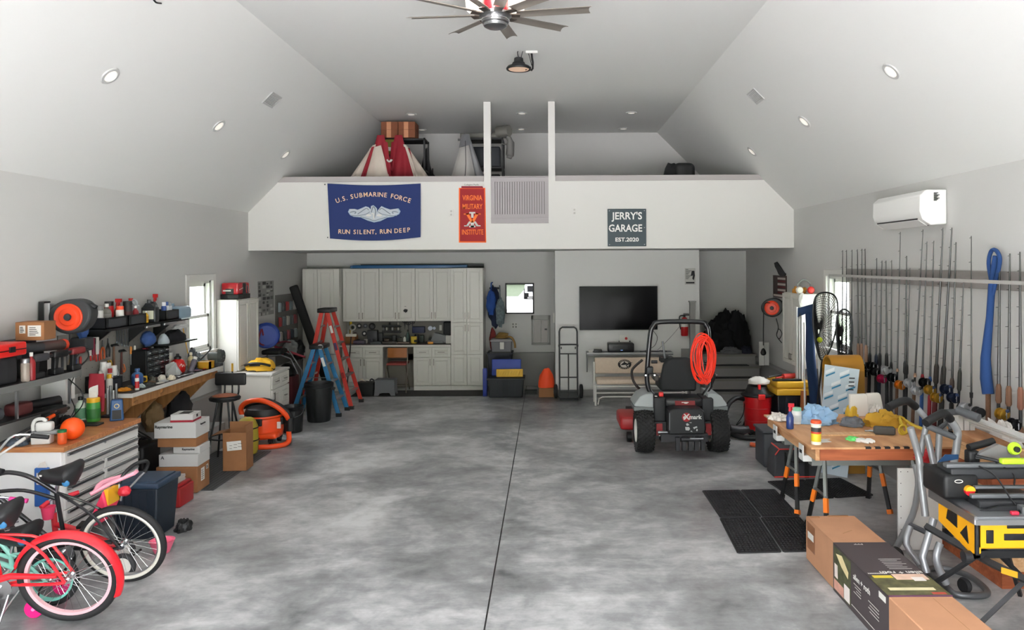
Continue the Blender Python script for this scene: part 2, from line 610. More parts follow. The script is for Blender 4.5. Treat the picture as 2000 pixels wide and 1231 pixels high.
def glass():
    m = bpy.data.materials.new('window_glass')
    m.use_nodes = True
    nt = m.node_tree
    nt.nodes.remove(nt.nodes['Principled BSDF'])
    t = nt.nodes.new('ShaderNodeBsdfTransparent')
    t.inputs[0].default_value = (.95, .97, .96, 1)
    g = nt.nodes.new('ShaderNodeBsdfGlossy')
    g.inputs['Roughness'].default_value = .02
    mx = nt.nodes.new('ShaderNodeMixShader')
    mx.inputs[0].default_value = .06
    nt.links.new(t.outputs[0], mx.inputs[1])
    nt.links.new(g.outputs[0], mx.inputs[2])
    nt.links.new(mx.outputs[0], nt.nodes['Material Output'].inputs[0])
    return m
GLASS = glass()
window(1, -1, WL)
window(2, 1, WR)

# outside: drive, lawns, a parked truck that the mirror shows
ST('driveway', mat('#cfcdc8', .9, var=.05, scale=2), bx(-9, 9, -9, YF, -.2, -.03), bx(-9, 9, -27, -9, -.2, -.03), bx(-2.3, -.3, -60, -27, -.2, -.03))
ST('lawn', mat('#76846a', .95, var=.2, scale=6), bx(-45, 45, -90, 40, -.35, -.06))
hd = E('sky_block_hedge', 'tall dark greenery added out of view behind the viewer to block low sky light', 'sky_block_hedge', (0, -62, 0))  # added, unseen row that blocks low sky light entering the doors
hd['kind'] = 'stuff'
A(hd, 'block_foliage', mat('#4a5638', .95, var=.3, scale=3), *[lump((-55+7.3*i, (-1)**i*1.2, -.1), 5.4, 3.5, 14.5+2.4*math.sin(i*2.3), i, .25, 2.2, 20, 14) for i in range(16)])
tk = E('pickup_truck', 'white pickup truck parked on the drive outside, seen in the mirror', 'truck', (-.75, -24.5, -.03))
A(tk, 'body', mat('#dfe2e4', .35), prism([(-2.6, .45), (2.6, .45), (2.6, 1.0), (1.4, 1.1), (.7, 1.85), (-.8, 1.85), (-.9, 1.15), (-2.6, 1.15)], -.9, .9, 'x'), bev=.04)
A(tk, 'windshield', BLACK, prism([(1.36, 1.14), (.74, 1.8), (.70, 1.8), (1.3, 1.12)], -.8, .8, 'x'))
A(tk, 'grille', BLACK, bx(-.7, .7, 2.59, 2.64, .55, .95))
for y in (-1.7, 1.7):
    for x in (-.85, .85):
        A(tk, 'wheel', RUBBER, cyl((x-.12, y, .38), (x+.12, y, .38), .38, n=20))

# ================================================================ lamps and fixtures
LENS = mat('#fff7ea', .4, emit=.45)
RINGP = mat('#b5b5b4', .4)
def downlight(p, nrm, label, group, lit=True):
    q = Vector((0, 0, -1)).rotation_difference(Vector(nrm))
    t = E('recessed_light', label, 'ceiling light', p, group=group, rotm=q.to_matrix())
    A(t, 'trim_ring', RINGP, lathe([(.062, -.004), (.068, -.014), (.092, -.012), (.098, -.0), (.09, .0), (.062, -.0)], n=28))
    A(t, 'lens', LENS, cyl((0, 0, -.006), (0, 0, .0), .063, n=28))
    return t
def slopeL(px, py):
    u, v = ray(px, py)
    return P(px, py, (ZW-EYE-XL)/(v-u))
def slopeR(px, py):
    u, v = ray(px, py)
    return P(px, py, (ZW-EYE+XR)/(u+v))
def flat(px, py):
    return G(px, py, ZC)
h = 2**-.5
for i, (px, py) in enumerate(((215, 148), (427, 246), (557, 302))):
    downlight(slopeL(px, py), (h, 0, -h), 'recessed round light on the left slope, ' + ('nearest the garage doors', 'just in front of the ceiling vent', 'farthest in, above the loft wall')[i], 'recessed lights on the left slope')
for i, (px, py) in enumerate(((1741, 139), (1571, 237), (1469, 296))):
    downlight(slopeR(px, py), (-h, 0, -h), 'recessed round light on the right slope, ' + ('nearest the garage doors', 'just past the ceiling vent', 'farthest in, above the loft wall')[i], 'recessed lights on the right slope')
for i, (px, py) in enumerate(((803, 223), (1019, 221), (1233, 220), (824, 253), (1018, 252), (1217, 251))):
    downlight(flat(px, py), (0, 0, -1), 'recessed light in the loft ceiling, ' + ('front one above the storage boxes', 'front one between the white posts', 'front one over the empty right half',
              'rear one behind the storage boxes', 'rear one between the white posts', 'rear one over the empty right half')[i], 'recessed lights over the loft')
def vent(p, nrm, label, side):
    q = Vector((0, 0, -1)).rotation_difference(Vector(nrm))
    t = E('ceiling_vent', label, 'vent', p, group='ceiling vents', rotm=q.to_matrix())
    A(t, 'frame', RINGP, bx(-.10, .10, -.17, -.15, -.012, 0), bx(-.10, .10, .15, .17, -.012, 0), bx(-.10, -.08, -.15, .15, -.012, 0), bx(.08, .10, -.15, .15, -.012, 0))
    A(t, 'louvre', mat('#cfcfce', .5), *[rot(bx(-.08+i*.0178, -.08+i*.0178+.014, -.15, .15, -.008, -.005), .5, 'Y', (-.08+i*.0178+.007, 0, -.006)) for i in range(9)])
    A(t, 'duct', mat('#8a8a8a', .6), bx(-.085, .085, -.155, .155, -.003, -.001))
vent(slopeL(531, 195), (h, 0, -h), 'white rectangular air vent on the left ceiling slope', -1)
vent(slopeR(1476, 188), (-h, 0, -h), 'white rectangular air vent on the right ceiling slope', 1)

# ceiling fan
fz, fD, fX, fR = 4.93, 7.04, -.487, .914
fan = E('ceiling_fan', 'nine-bladed ceiling fan with a red housing and white glass shades', 'ceiling fan', (fX, fD, ZC))
zb = fz-ZC
A(fan, 'canopy', mat('#a31622', .3, coat=.5), lathe([(.0, 0), (.125, -.001), (.135, -.05), (.135, -.28), (.12, -.30), (0, -.30)], n=32))
A(fan, 'motor', STEEL, lathe([(0, -.295), (.15, -.298), (.155, -.325), (.135, -.335), (.128, -.34), (.128, -.385), (.112, -.395), (.11, -.42), (.08, -.435), (0, -.437)], n=36))
A(fan, 'motor_band', CHROME, ring((0, 0, -.36), .129, .008, n=40), ring((0, 0, -.405), .111, .006, n=40))
BLADE = mat('#7d766f', .45, .3)
for i in range(9):
    a = .049 + i*2*PI/9
    def fn(s, t):
        r = .2 + s*(fR-.2)
        w = (.052 + .006*s)*(2*t-1)*1.0
        return (r - .02*(1-(2*t-1)**2)*(s > .99), w, zb - .065*(1-r/fR) + .010*(1-(2*t-1)**2) - w*.22)
    b = A(fan, 'blade', BLADE, rot(sheet(fn, 8, 6, .005), a))
    A(b, 'blade_iron', mat('#4c443e', .4, .6), rot(bx(.12, .235, -.04, .04, zb-.068, zb-.058), a))
GLW = mat('#fff6ea', .4, emit=1.6)
for i, a in enumerate((0.0, PI, PI/2, -PI/2+.0)):
    if i == 3:
        continue
    x, y = .195*math.cos(a), .195*math.sin(a)
    A(fan, 'glass_shade', GLW, lathe([(0, -.285), (.06, -.284), (.08, -.265), (.09, -.18), (.09, -.06), (.07, -.03), (.0, -.03)], (x, y, 0), 24))
    A(fan, 'lamp_holder', STEEL, lathe([(0, -.03), (.05, -.03), (.05, -.002), (0, -.001)], (x, y, 0), 16))
l = bpy.data.lights.new('fan_lamp', 'POINT')
l.energy = 25
l.shadow_soft_size = .2
l.color = (1, .93, .84)
lo = bpy.data.objects.new('fan_lamp', l)
COL.objects.link(lo)
lo.parent = fan
lo.location = (0, -.36, -.2)

# hanging high-bay lamp
hb = E('high_bay_light', 'black bell-shaped high bay lamp hanging from a white ceiling bracket', 'lamp', (-.19, 9.33, ZC))
c = P(1013, 130, 9.33) - hb.location
A(hb, 'bracket', WHITE, bx(-.075, .075, -.03, .03, -.03, 0))
A(hb, 'hanger', BLACK, tube([(.0, 0, -.03), (.005, 0, -.08), (.015, 0, -.14), (.012, 0, -.22), (-.01, 0, -.245)], .013, 8), tube([(-.01, 0, -.2), (-.08, 0, -.235)], .008, 6))
A(hb, 'shade', BLACK, lathe([(.0, .115), (.04, .112), (.055, .105), (.06, .06), (.075, .05), (.09, .02), (.14, -.0), (.158, -.025), (.155, -.04), (.14, -.042), (.13, -.02), (0, -.015)], (c.x, c.y, c.z), 32))
A(hb, 'diffuser', mat('#e9c4a8', .3, emit=.25), cyl((c.x, c.y, c.z-.036), (c.x, c.y, c.z-.02), .128, n=28))
A(hb, 'cable', BLACK, tube([(c.x, c.y, c.z+.11), (c.x-.01, c.y, c.z+.19), (c.x+.07, c.y, c.z+.23), (c.x+.15, c.y, c.z+.21), (.0, 0, -.12)], .006, 6, sm=5), tube([(c.x+.03, c.y, c.z+.1), (c.x+.06, c.y, c.z+.2), (c.x+.12, c.y, c.z+.17), (.0, 0, -.18)], .005, 6, sm=5))

# wall-hung air conditioner
ac = E('air_conditioner', 'white split air conditioner unit high on the right wall', 'air conditioner', (3.94, 8.07, 2.88), world=True)
prof = [(4.065, 2.88), (3.90, 2.875), (3.82, 2.93), (3.79, 3.02), (3.795, 3.18), (3.86, 3.235), (4.065, 3.235)]
A(ac, 'body', mat('#efeeec', .35), prism(prof, 7.53, 8.63), bev=.012)
A(ac, 'air_flap', mat('#d8d7d5', .4), prism([(3.905, 2.868), (3.815, 2.925), (3.822, 2.932), (3.91, 2.876)], 7.62, 8.55))
A(ac, 'outlet_slot', DARK, prism([(3.93, 2.872), (3.912, 2.874), (3.912, 2.878), (3.93, 2.876)], 7.62, 8.55), prism([(3.811, 2.932), (3.806, 2.945), (3.812, 2.945)], 7.62, 8.55))
A(ac, 'sticker', INK, *[bx(3.93+.012*(j % 2), 3.955+.014*(i % 3), 7.515, 7.529, 3.12+i*.011, 3.126+i*.011) for i in range(8) for j in range(2)])
# ================================================================ builders shared by many things
def bottle(at, r, h, body, cap, label, kind='bottle', name='bottle', group=None, band=None):
    """bottles, cans, jars and jugs standing at AT"""
    t = E(name, label, name.replace('_', ' '), at, group=group)
    if kind == 'can':
        A(t, 'body', body, lathe([(0, 0), (r*.94, .002), (r, .01), (r, h*.72), (r*.85, h*.77), (r*.6, h*.79)], n=18))
        A(t, 'cap', cap, lathe([(r*.75, h*.77), (r*.75, h*.98), (r*.65, h), (0, h)], n=18))
    elif kind == 'jar':
        A(t, 'body', body, lathe([(0, 0), (r*.9, .002), (r, .012), (r, h*.78), (r*.86, h*.84), (0, h*.84)], n=20))
        A(t, 'lid', cap, lathe([(r*.95, h*.82), (r*.96, h*.98), (r*.9, h), (0, h)], n=20))
    elif kind == 'trigger':
        A(t, 'body', body, lathe([(0, 0), (r*.92, .003), (r, .015), (r, h*.45), (r*.7, h*.58), (r*.34, h*.66), (r*.34, h*.72)], n=18))
        A(t, 'trigger_head', cap, bx(-r*.45, r*1.1, -r*.28, r*.28, h*.86, h), cyl((0, 0, h*.70), (0, 0, h*.88), r*.42, r*.3), bx(r*.5, r*.7, -r*.15, r*.15, h*.74, h*.88))
    elif kind == 'jug':
        A(t, 'body', body, rbx(-r*1.15, r*1.15, -r*.62, r*.62, 0, h*.72, r*.22), prism([(-r*1.0, h*.68), (r*1.0, h*.68), (r*.2, h*.90), (-r*.5, h*.90)], -r*.5, r*.5))
        A(t, 'handle', body, tube([(r*.75, 0, h*.66), (r*.95, 0, h*.8), (r*.6, 0, h*.93), (0, 0, h*.9)], r*.16, 8, sm=4))
        A(t, 'cap', cap, cyl((-r*.15, 0, h*.88), (-r*.15, 0, h), r*.34))
    else:
        A(t, 'body', body, lathe([(0, 0), (r*.92, .003), (r, .015), (r, h*.62), (r*.8, h*.72), (r*.36, h*.80), (r*.36, h*.88)], n=18))
        A(t, 'cap', cap, lathe([(r*.44, h*.86), (r*.44, h*.99), (r*.36, h), (0, h)], n=16))
    if band is not None:
        if kind == 'jug':
            A(t, 'wrapper', band, bx(-r*.85, r*.85, -r*.64, r*.64, h*.15, h*.55))
        else:
            A(t, 'wrapper', band, lathe([(r*1.012, h*.14), (r*1.015, h*.15), (r*1.015, h*(.42 if kind == 'trigger' else .55)), (r*1.012, h*(.43 if kind == 'trigger' else .56))], n=18))
    return t

def carton(name, label, at, size, rz, m, tape=None, papers=(), group=None, words=(), topmark=None):
    """closed box: at = centre of its base; papers: (face, u, z, w, h) stuck-on labels"""
    w, d, h = size
    t = E(name, label, 'box', at, rz, group)
    A(t, 'body', m, rbx(-w/2, w/2, -d/2, d/2, 0, h, .004, 1))
    A(t, 'flap_seam', mat('#6e4a30', .9) if m in (CARD, CARD2) else mat('#a8a6a2', .8), bx(-w/2+.004, w/2-.004, -.0015, .0015, h-.001, h+.0008))
    if tape:
        A(t, 'tape', tape, bx(-w/2-.001, w/2+.001, -.03, .03, h, h+.0015), bx(-w/2-.0015, -w/2, -.03, .03, h*.6, h), bx(w/2, w/2+.0015, -.03, .03, h*.6, h))
    for k, (face, u, z, pw, ph) in enumerate(papers):
        if face == 'f':
            A(t, 'paper_label', PAPER, bx(u-pw/2, u+pw/2, -d/2-.0015, -d/2, z-ph/2, z+ph/2))
            A(t, 'print', INK, *[bx(u-pw*.38, u+pw*(.1+.07*(i % 4)), -d/2-.0025, -d/2-.0015, z+ph*(.30-.16*i)-.003, z+ph*(.30-.16*i)+.003) for i in range(5)])
        if face == 'r':
            A(t, 'paper_label', PAPER, bx(w/2, w/2+.0015, u-pw/2, u+pw/2, z-ph/2, z+ph/2))
            A(t, 'print', INK, *[bx(w/2+.0015, w/2+.0025, u-pw*.38, u+pw*(.1+.07*(i % 4)), z+ph*(.30-.16*i)-.003, z+ph*(.30-.16*i)+.003) for i in range(5)])
    for (s, size_, face, u, z, mm) in words:
        if face == 'f':
            A(t, 'lettering', mm, txt(s, size_, (u, -d/2-.001, z), (1, 0, 0), (0, 0, 1), bold=.015))
        else:
            A(t, 'lettering', mm, txt(s, size_, (w/2+.001, u, z), (0, 1, 0), (0, 0, 1), bold=.015))
    return t

def panel_door(t, name, x0, x1, z0, z1, m, handle=None, hm=None):
    """framed door or drawer front with a raised panel, on the plane y=0 facing -y"""
    g = .003
    x0, x1, z0, z1 = x0+g, x1-g, z0+g, z1-g
    fr = min(.058, (z1-z0)*.28)
    d = A(t, name, m, bx(x0, x1, -.010, 0, z0, z1), bx(x0, x0+fr, -.026, -.009, z0, z1), bx(x1-fr, x1, -.026, -.009, z0, z1),
          bx(x0+fr, x1-fr, -.026, -.009, z0, z0+fr), bx(x0+fr, x1-fr, -.026, -.009, z1-fr, z1),
          prism([(x0+fr+.016, z0+fr+.016), (x1-fr-.016, z0+fr+.016), (x1-fr-.016, z1-fr-.016), (x0+fr+.016, z1-fr-.016)], -.022, -.009), bev=.003)
    if handle:
        kind, hx, hz, ln = handle
        if kind == 'v':
            A(d, 'handle', hm or NICKEL, bx(hx-.006, hx+.006, -.05, -.04, hz-ln/2, hz+ln/2), bx(hx-.005, hx+.005, -.045, -.02, hz-ln*.4, hz-ln*.4+.01), bx(hx-.005, hx+.005, -.045, -.02, hz+ln*.4-.01, hz+ln*.4))
        else:
            A(d, 'handle', hm or NICKEL, bx(hx-ln/2, hx+ln/2, -.05, -.04, hz-.006, hz+.006), bx(hx-ln*.4, hx-ln*.4+.01, -.045, -.02, hz-.005, hz+.005), bx(hx+ln*.4-.01, hx+ln*.4, -.045, -.02, hz-.005, hz+.005))
    return d

def cabinet(name, label, loc, rz, w, d, h, z0=0.0, doors=(), drawers=(), group=None, toe=0.0, m=None):
    """local: x along the front, y 0 front to d back"""
    m = m or CABW
    t = E(name, label, 'cabinet', loc, rz, group)
    A(t, 'body', m, bx(0, w, .001, d, z0+toe, h), bev=.002)
    if toe:
        A(t, 'toe_kick', m, bx(.0, w, .012, d, 0, toe-.006))
    for (x0, x1, a, b, hd) in doors:
        panel_door(t, 'door', x0, x1, a, b, m, hd)
    for (x0, x1, a, b, hd) in drawers:
        panel_door(t, 'drawer', x0, x1, a, b, m, hd)
    return t

def drill(at, rz, label, col, name='cordless_drill', lying=False):
    t = E(name, label, 'power tool', at, rz)
    s = (lambda x: rot(x, R(80), 'X', (0, 0, .05))) if lying else (lambda x: x)
    A(t, 'housing', col, s(rbx(-.09, .09, -.032, .032, .15, .215, .018)))
    A(t, 'grip', BLACK, s(prism([(-.075, .16), (-.02, .16), (-.035, .05), (-.08, .05)], -.02, .02)), bev=.006)
    A(t, 'battery', BLACK, s(rbx(-.10, .02, -.035, .035, 0, .055, .008)))
    A(t, 'chuck', DARK, s(cyl((.085, 0, .183), (.15, 0, .183), .024, .014)))
    return t

# ================================================================ left wall, near end: drawer workbench and what is on it
x0, x1, y0, y1 = -4.76, -4.16, 6.34, 7.52
tc = E('tool_chest', 'white rolling drawer workbench with a butcher-block top', 'tool chest', (-4.46, 6.93, 0), world=True)
A(tc, 'body', mat('#e9e8e6', .35), bx(x0, x1-.02, y0, y1, .11, .905), bev=.004)
A(tc, 'top', BUTCHER, bx(x0-.01, x1+.012, y0-.012, y1+.012, .905, .95), bev=.004)
DRW = mat('#dcdad6', .35)
def ch_drawer(ya, yb, za, zb):
    d = A(tc, 'drawer', DRW, bx(x1-.021, x1, ya+.004, yb-.004, za+.004, zb-.004), bev=.003)
    A(d, 'handle', STEEL, prism([(x1, zb-.012), (x1+.022, zb-.016), (x1+.022, zb-.034), (x1+.017, zb-.036), (x1, zb-.038)], ya+.03, yb-.03, 'y'))
ch_drawer(y0+.02, y1-.02, .775, .895)
ch_drawer(y0+.02, y1-.02, .70, .775)
ym = (y0+y1)/2
rows = [.16, .30, .40, .50, .60, .70]
for a, b in zip(rows, rows[1:]):
    ch_drawer(y0+.02, ym-.01, a, b)
    ch_drawer(ym+.01, y1-.02, a, b)
A(tc, 'badge', INK, prism([(y1-.24, .858), (y1-.09, .862), (y1-.08, .886), (y1-.20, .882), (y1-.215, .874)], x1, x1+.003, 'x'))
A(tc, 'lock', CHROME, cyl((x1, ym, .85), (x1+.008, ym, .85), .012))
for a in (x0+.06, x1-.08):
    for b in (y0+.08, y1-.08):
        w = A(tc, 'caster', RUBBER, cyl((a-.015, b, .05), (a+.015, b, .05), .05))
        A(w, 'bracket', STEEL, bx(a-.025, a+.025, b-.03, b+.03, .095, .11), bx(a-.022, a-.018, b-.02, b+.02, .04, .1), bx(a+.018, a+.022, b-.02, b+.02, .04, .1))
TZ = .951
S('ball', 'bright orange rubber ball on the butcher-block top', 'ball', mat('#ff5a14', .45), sph((-4.26, 6.62, TZ+.096), .096, n=28, m=18))
sp = E('sprayer', 'white handheld battery sprayer with a looped handle beside the orange ball', 'sprayer', (-4.42, 6.46, TZ), .2)
A(sp, 'base', WHITE, rbx(-.075, .075, -.05, .05, 0, .085, .012))
A(sp, 'motor', WHITE, rbx(-.045, .085, -.04, .04, .11, .19, .02))
A(sp, 'handle', WHITE, tube([(-.06, 0, .075), (-.075, 0, .15), (-.055, 0, .205), (.0, 0, .215), (.03, 0, .19)], .016, 8, sm=5))
A(sp, 'collar', GREY, rbx(-.08, .13, -.035, .035, .08, .115, .012))
bottle((-4.235, 6.44, TZ), .036, .125, mat('#f0642e', .3, alpha=.75), mat('#1d6b3b', .5), 'small orange cup with a green and black lid in front of the ball', 'jar', 'cup')
S('folded_tarp', 'crumpled dark grey tarp lying on the drawer workbench under the poles', 'tarp', mat('#4b4f54', .8), lump((-4.63, 6.70, TZ+.004), .10, .20, .05, 4, .4, 1.6))
S('rag', 'blue-grey work cloth spread at the front corner of the drawer workbench', 'rag', mat('#5a6470', .85), lump((-4.62, 6.41, TZ+.004), .11, .06, .05, 8, .4, 2.0))
def pole(label, p, q, r, m, name='trimmer_pole', colm=None, head=None):
    t = E(name, label, 'pole', p, world=True)
    A(t, 'shaft', m, cyl(p, q, r))
    d = (q-p).normalized()
    A(t, 'collar', colm or ORANGE, cyl(q-d*.12, q-d*.04, r*1.5))
    A(t, 'coupler', head or BLACK, cyl(q-d*.04, q+d*.03, r*1.7, r*.9))
pole('long black trimmer pole with an orange collar slanting over the drawer workbench', P(-110, 925, 5.75), P(112, 808, 6.9), .012, mat('#55585a', .3, .8))
pole('white spray wand lying against the front of the drawer workbench', P(-90, 948, 5.9), P(58, 850, 6.36), .010, WHITE, 'spray_wand', WHITE, STEEL)
GJ = mat('#3f8f3a', .3)
bottle((-4.655, 7.36, TZ), .052, .25, mat('#cfdccb', .3), BLACK, 'pale jug with a black cap left of the green jug', 'bottle', 'bottle', band=mat('#5c8f6c', .5))
bottle((-4.535, 7.37, TZ), .062, .235, GJ, YEL, 'green jug with a yellow cap at the back of the drawer workbench', 'jar', 'jug', band=mat('#2c6b2f', .5))
bs = E('speaker', 'blue upright speaker with a round badge at the far end of the drawer workbench', 'speaker', (-4.33, 7.42, TZ), .5)
A(bs, 'body', mat('#274f80', .4), prism([(-.062, 0), (.062, 0), (.05, .21), (-.05, .21)], -.05, .05), bev=.012)
A(bs, 'badge', mat('#c9b98a', .4), ring((-.0, -.052, .15), .02, .004, (0, 1, 0), 20, 6))
A(bs, 'grille', BLACK, bx(-.04, .04, -.054, -.05, .02, .11))
S('clipboard', 'dark flat tray lying by the speaker on the butcher-block top', 'tray', DARK, rbx(-4.60, -4.36, 7.14, 7.26, TZ, TZ+.018, .006))
drill((-4.62, 6.98, TZ), 1.6, 'dark cordless drill standing behind the orange ball', mat('#4a3430', .5))
pk = E('wipes_pack', 'blue and white packet hanging on the white end of the drawer workbench', 'packet', (-4.285, 6.30, .50), world=True)
A(pk, 'bag', mat('#2f62ad', .4), rbx(-4.385, -4.27, 6.296, 6.339, .45, .78, .012))
A(pk, 'wrapper', PAPER, bx(-4.36, -4.29, 6.293, 6.297, .64, .74))
A(pk, 'header', mat('#d9d4cc', .6), prism([(-4.37, .775), (-4.285, .775), (-4.31, .83), (-4.34, .82)], 6.31, 6.325))
S('notice_card', 'small white card on the end of the drawer workbench right of the blue packet', 'card', PAPER, bx(-4.235, -4.19, 6.336, 6.3395, .52, .74))

# shelf of power tools on the left wall above it
sh = E('tool_shelf', 'black wall shelf piled with power tools at the left edge', 'shelf', (-4.73, 6.2, 1.17), world=True)
A(sh, 'deck', mat('#26282a', .5), bx(-4.945, -4.5, 5.3, 7.12, 1.47, 1.50))
A(sh, 'front_lip', mat('#6d6e6c', .5), bx(-4.5, -4.492, 5.3, 7.12, 1.445, 1.502))
A(sh, 'lower_deck', mat('#202224', .5), bx(-4.945, -4.56, 5.3, 7.0, 1.17, 1.19))
for y in (6.35, 7.05):
    A(sh, 'post', ALU, bx(-4.575, -4.555, y-.01, y+.01, 1.19, 1.47))
    A(sh, 'bracket', BLACK, prism([(-4.945, 1.14), (-4.945, 1.17), (-4.58, 1.17)], y-.01, y+.01))
Z1 = 1.501
S('tool_case', 'black hard tool case under the red case on the shelf', 'case', DARK, rbx(-4.9, -4.56, 5.85, 6.36, Z1, 1.735, .02))
rc = E('tool_case', 'red hard tool case on top of the black case', 'case', (-4.7, 6.15, 1.736), world=True)
A(rc, 'body', mat('#d8231f', .4), rbx(-4.86, -4.52, 5.9, 6.42, 1.736, 1.85, .018))
A(rc, 'seam', BLACK, bx(-4.518, -4.515, 5.92, 6.4, 1.788, 1.796))
A(rc, 'latch', BLACK, bx(-4.521, -4.505, 6.2, 6.26, 1.775, 1.82))
S('battery_charger', 'grey ribbed battery charger under the tilted cardboard box', 'charger', CHARC, rbx(-4.92, -4.72, 6.63, 6.83, 1.66, 1.832, .012))
S('tool_box', 'flat black plastic organizer stacked under the charger', 'box', BLACK, rbx(-4.93, -4.72, 6.50, 6.98, Z1, 1.658, .014))
S('yellow_clamp', 'yellow clamp lying on the shelf beside the red case', 'clamp', mat('#e09a1d', .5), bx(-4.80, -4.70, 6.39, 6.47, Z1, 1.76), tube([(-4.82, 6.43, 1.775), (-4.66, 6.43, 1.785)], .016, 8))
cbx = carton('cardboard_box', 'small cardboard box with white labels tilted on top of the tool shelf', (-4.66, 6.73, 1.834), (.24, .2, .165), .12, CARD, None, (('f', .04, .085, .11, .10), ('f', -.06, .10, .05, .07)))
S('battery_pack', 'rounded black battery pack beside the charger', 'battery', BLACK, rbx(-4.84, -4.73, 6.86, 6.96, 1.66, 1.77, .03))
bl = E('leaf_blower', 'long dark grey blower tube with an orange end across the tool shelf', 'blower', (-4.64, 6.75, 1.70), world=True)
A(bl, 'tube', CHARC, cyl((-4.64, 6.47, 1.775), (-4.64, 6.76, 1.765), .042, .045))
A(bl, 'body', mat('#4a3d3a', .5), cyl((-4.64, 6.76, 1.765), (-4.64, 7.07, 1.75), .045, .05))
A(bl, 'end_ring', mat('#d8452a', .5), cyl((-4.64, 7.05, 1.751), (-4.64, 7.09, 1.75), .053))
for args in (((-4.525, 6.40, Z1), .035, .2, mat('#b9aca0', .2, alpha=.5), STEEL, 'clear jar of screws at the front of the tool shelf', 'jar', 'jar'),
             ((-4.525, 6.475, Z1), .032, .245, mat('#8e1f24', .3), PAPER, 'dark red bottle with a white cap in front of the blower tube', 'bottle', 'bottle')):
    bottle(*args)
drill((-4.55, 6.62, Z1), 1.5, 'black power tool standing on the tool shelf in the middle', CHARC, 'cordless_driver')
drill((-4.55, 6.88, Z1), 1.5, 'black drill with a silver chuck near the far end of the tool shelf', BLACK)
drill((-4.55, 7.14, Z1), 1.5, 'dark red drill at the far end of the tool shelf', mat('#7a2426', .45))
S('hand_clamp', 'orange clamp at the very front of the tool shelf', 'clamp', mat('#f59a1b', .5), rbx(-4.56, -4.5, 5.93, 6.05, Z1, 1.545, .008))
S('heat_gun', 'grey heat gun lying on the lower tool shelf', 'power tool', CHARC, cyl((-4.72, 6.0, 1.25), (-4.66, 6.28, 1.25), .05), rbx(-4.74, -4.68, 6.05, 6.15, 1.191, 1.25, .01))
S('sander', 'dark sander with a red base on the lower tool shelf', 'power tool', mat('#5b2a2a', .5), rbx(-4.74, -4.60, 6.42, 6.62, 1.191, 1.30, .03))
S('angle_grinder', 'black angle grinder on the lower tool shelf below the far post', 'power tool', BLACK, cyl((-4.7, 6.7, 1.24), (-4.62, 6.98, 1.24), .04), cyl((-4.7, 6.68, 1.215), (-4.7, 6.68, 1.2), .06))
S('tool_bag', 'black canvas tool bag slumped under the lower shelf', 'bag', mat('#26262a', .9), lump((-4.80, 7.0, TZ+.004), .08, .10, .15, 21, .2) if False else lump((-4.68, 7.18, TZ+.004), .05, .06, .1, 21, .15))
S('white_box', 'white cardboard carton standing behind cords under the tool shelf', 'box', mat('#d6d5d3', .7), bx(-4.90, -4.66, 7.14, 7.28, 1.2, 1.42))
S('carton_stand', 'black bracket box holding the white carton', 'box', DARK, bx(-4.9, -4.78, 7.14, 7.28, TZ, 1.199))
S('striped_flag', 'red and white striped cloth flag hanging below the tool shelf', 'flag', mat('#8f1d2c', .8), sheet(lambda s, t: (-4.60+.05*math.sin(s*9)+.1*s, 7.42+.02*math.sin(s*7+t*3), 1.42-.38*t), 14, 8, .004))
S('flag_stripe', 'white stripe cloth folded over the red flag', 'flag', PAPER, sheet(lambda s, t: (-4.61+.06*math.sin(s*6)+.12*s, 7.39+.02*math.sin(s*7), 1.18+.13*s-.1*t), 10, 4, .004))
for i, (a, b, c2) in enumerate((((-4.52, 7.05, 1.45), (-4.6, 7.1, 1.28), (-4.62, 7.05, .97)), ((-4.52, 6.95, 1.45), (-4.47, 7.08, 1.3), (-4.57, 7.1, 1.05)))):
    S('charger_cable', ('black power cord looping from the tool shelf down to the workbench top', 'thin black charger cord hanging in front of the white carton')[i], 'cord', BLACK, tube([a, b, ((b[0]+c2[0])/2+.06, b[1], (b[2]+c2[2])/2), c2], .005, 6, sm=6))

# orange hose reel on its swivel bracket
def hose_reel(label, c, face, r, drum, disc, wallx, swivel=True):
    """c: centre of the drum; face: direction the coloured disc looks at"""
    f = Vector(face).normalized()
    q = Vector((0, -1, 0)).rotation_difference(f).to_matrix()
    t = E('hose_reel', label, 'hose reel', c, rotm=q)
    out = []
    for i in range(40):
        a = 2*PI*i/40
        k = 1.0 + .16*max(0, math.cos(a-.75))**4
        out.append((r*k*1.08*math.cos(a), r*k*.95*math.sin(a)))
    b = A(t, 'casing', drum, prism(out, -.085, .085), bev=.02)
    A(t, 'disc', disc, lathe([(0, .0), (r*.2, .001), (r*.22, .012), (r*.45, .014), (r*.5, .006), (r*.62, .006), (r*.7, .016), (r*.74, .012), (r*.76, -.005)], (-.0, -.085, 0), 36, (0, -1, 0)))
    A(t, 'hub', CHARC, lathe([(0, .02), (r*.17, .018), (r*.19, .0)], (0, -.098, 0), 20, (0, -1, 0)))
    A(t, 'outlet', BLACK, cyl((r*.95, 0, r*.62), (r*1.25, 0, r*.5), .03, .02))
    return t
orl = hose_reel('black wall reel with a bright orange disc above the tool shelf', (-4.655, 7.25, 2.005), (.1, -1, 0), .175, mat('#333537', .5), mat('#f1471f', .4), XL)
A(orl, 'bracket', ALU, bx(-.245, -.19, -.05, .05, -.135, .135), bev=.006)
A(orl, 'wall_plate', BLACK, bx(-.285, -.24, -.06, .06, -.15, .15))
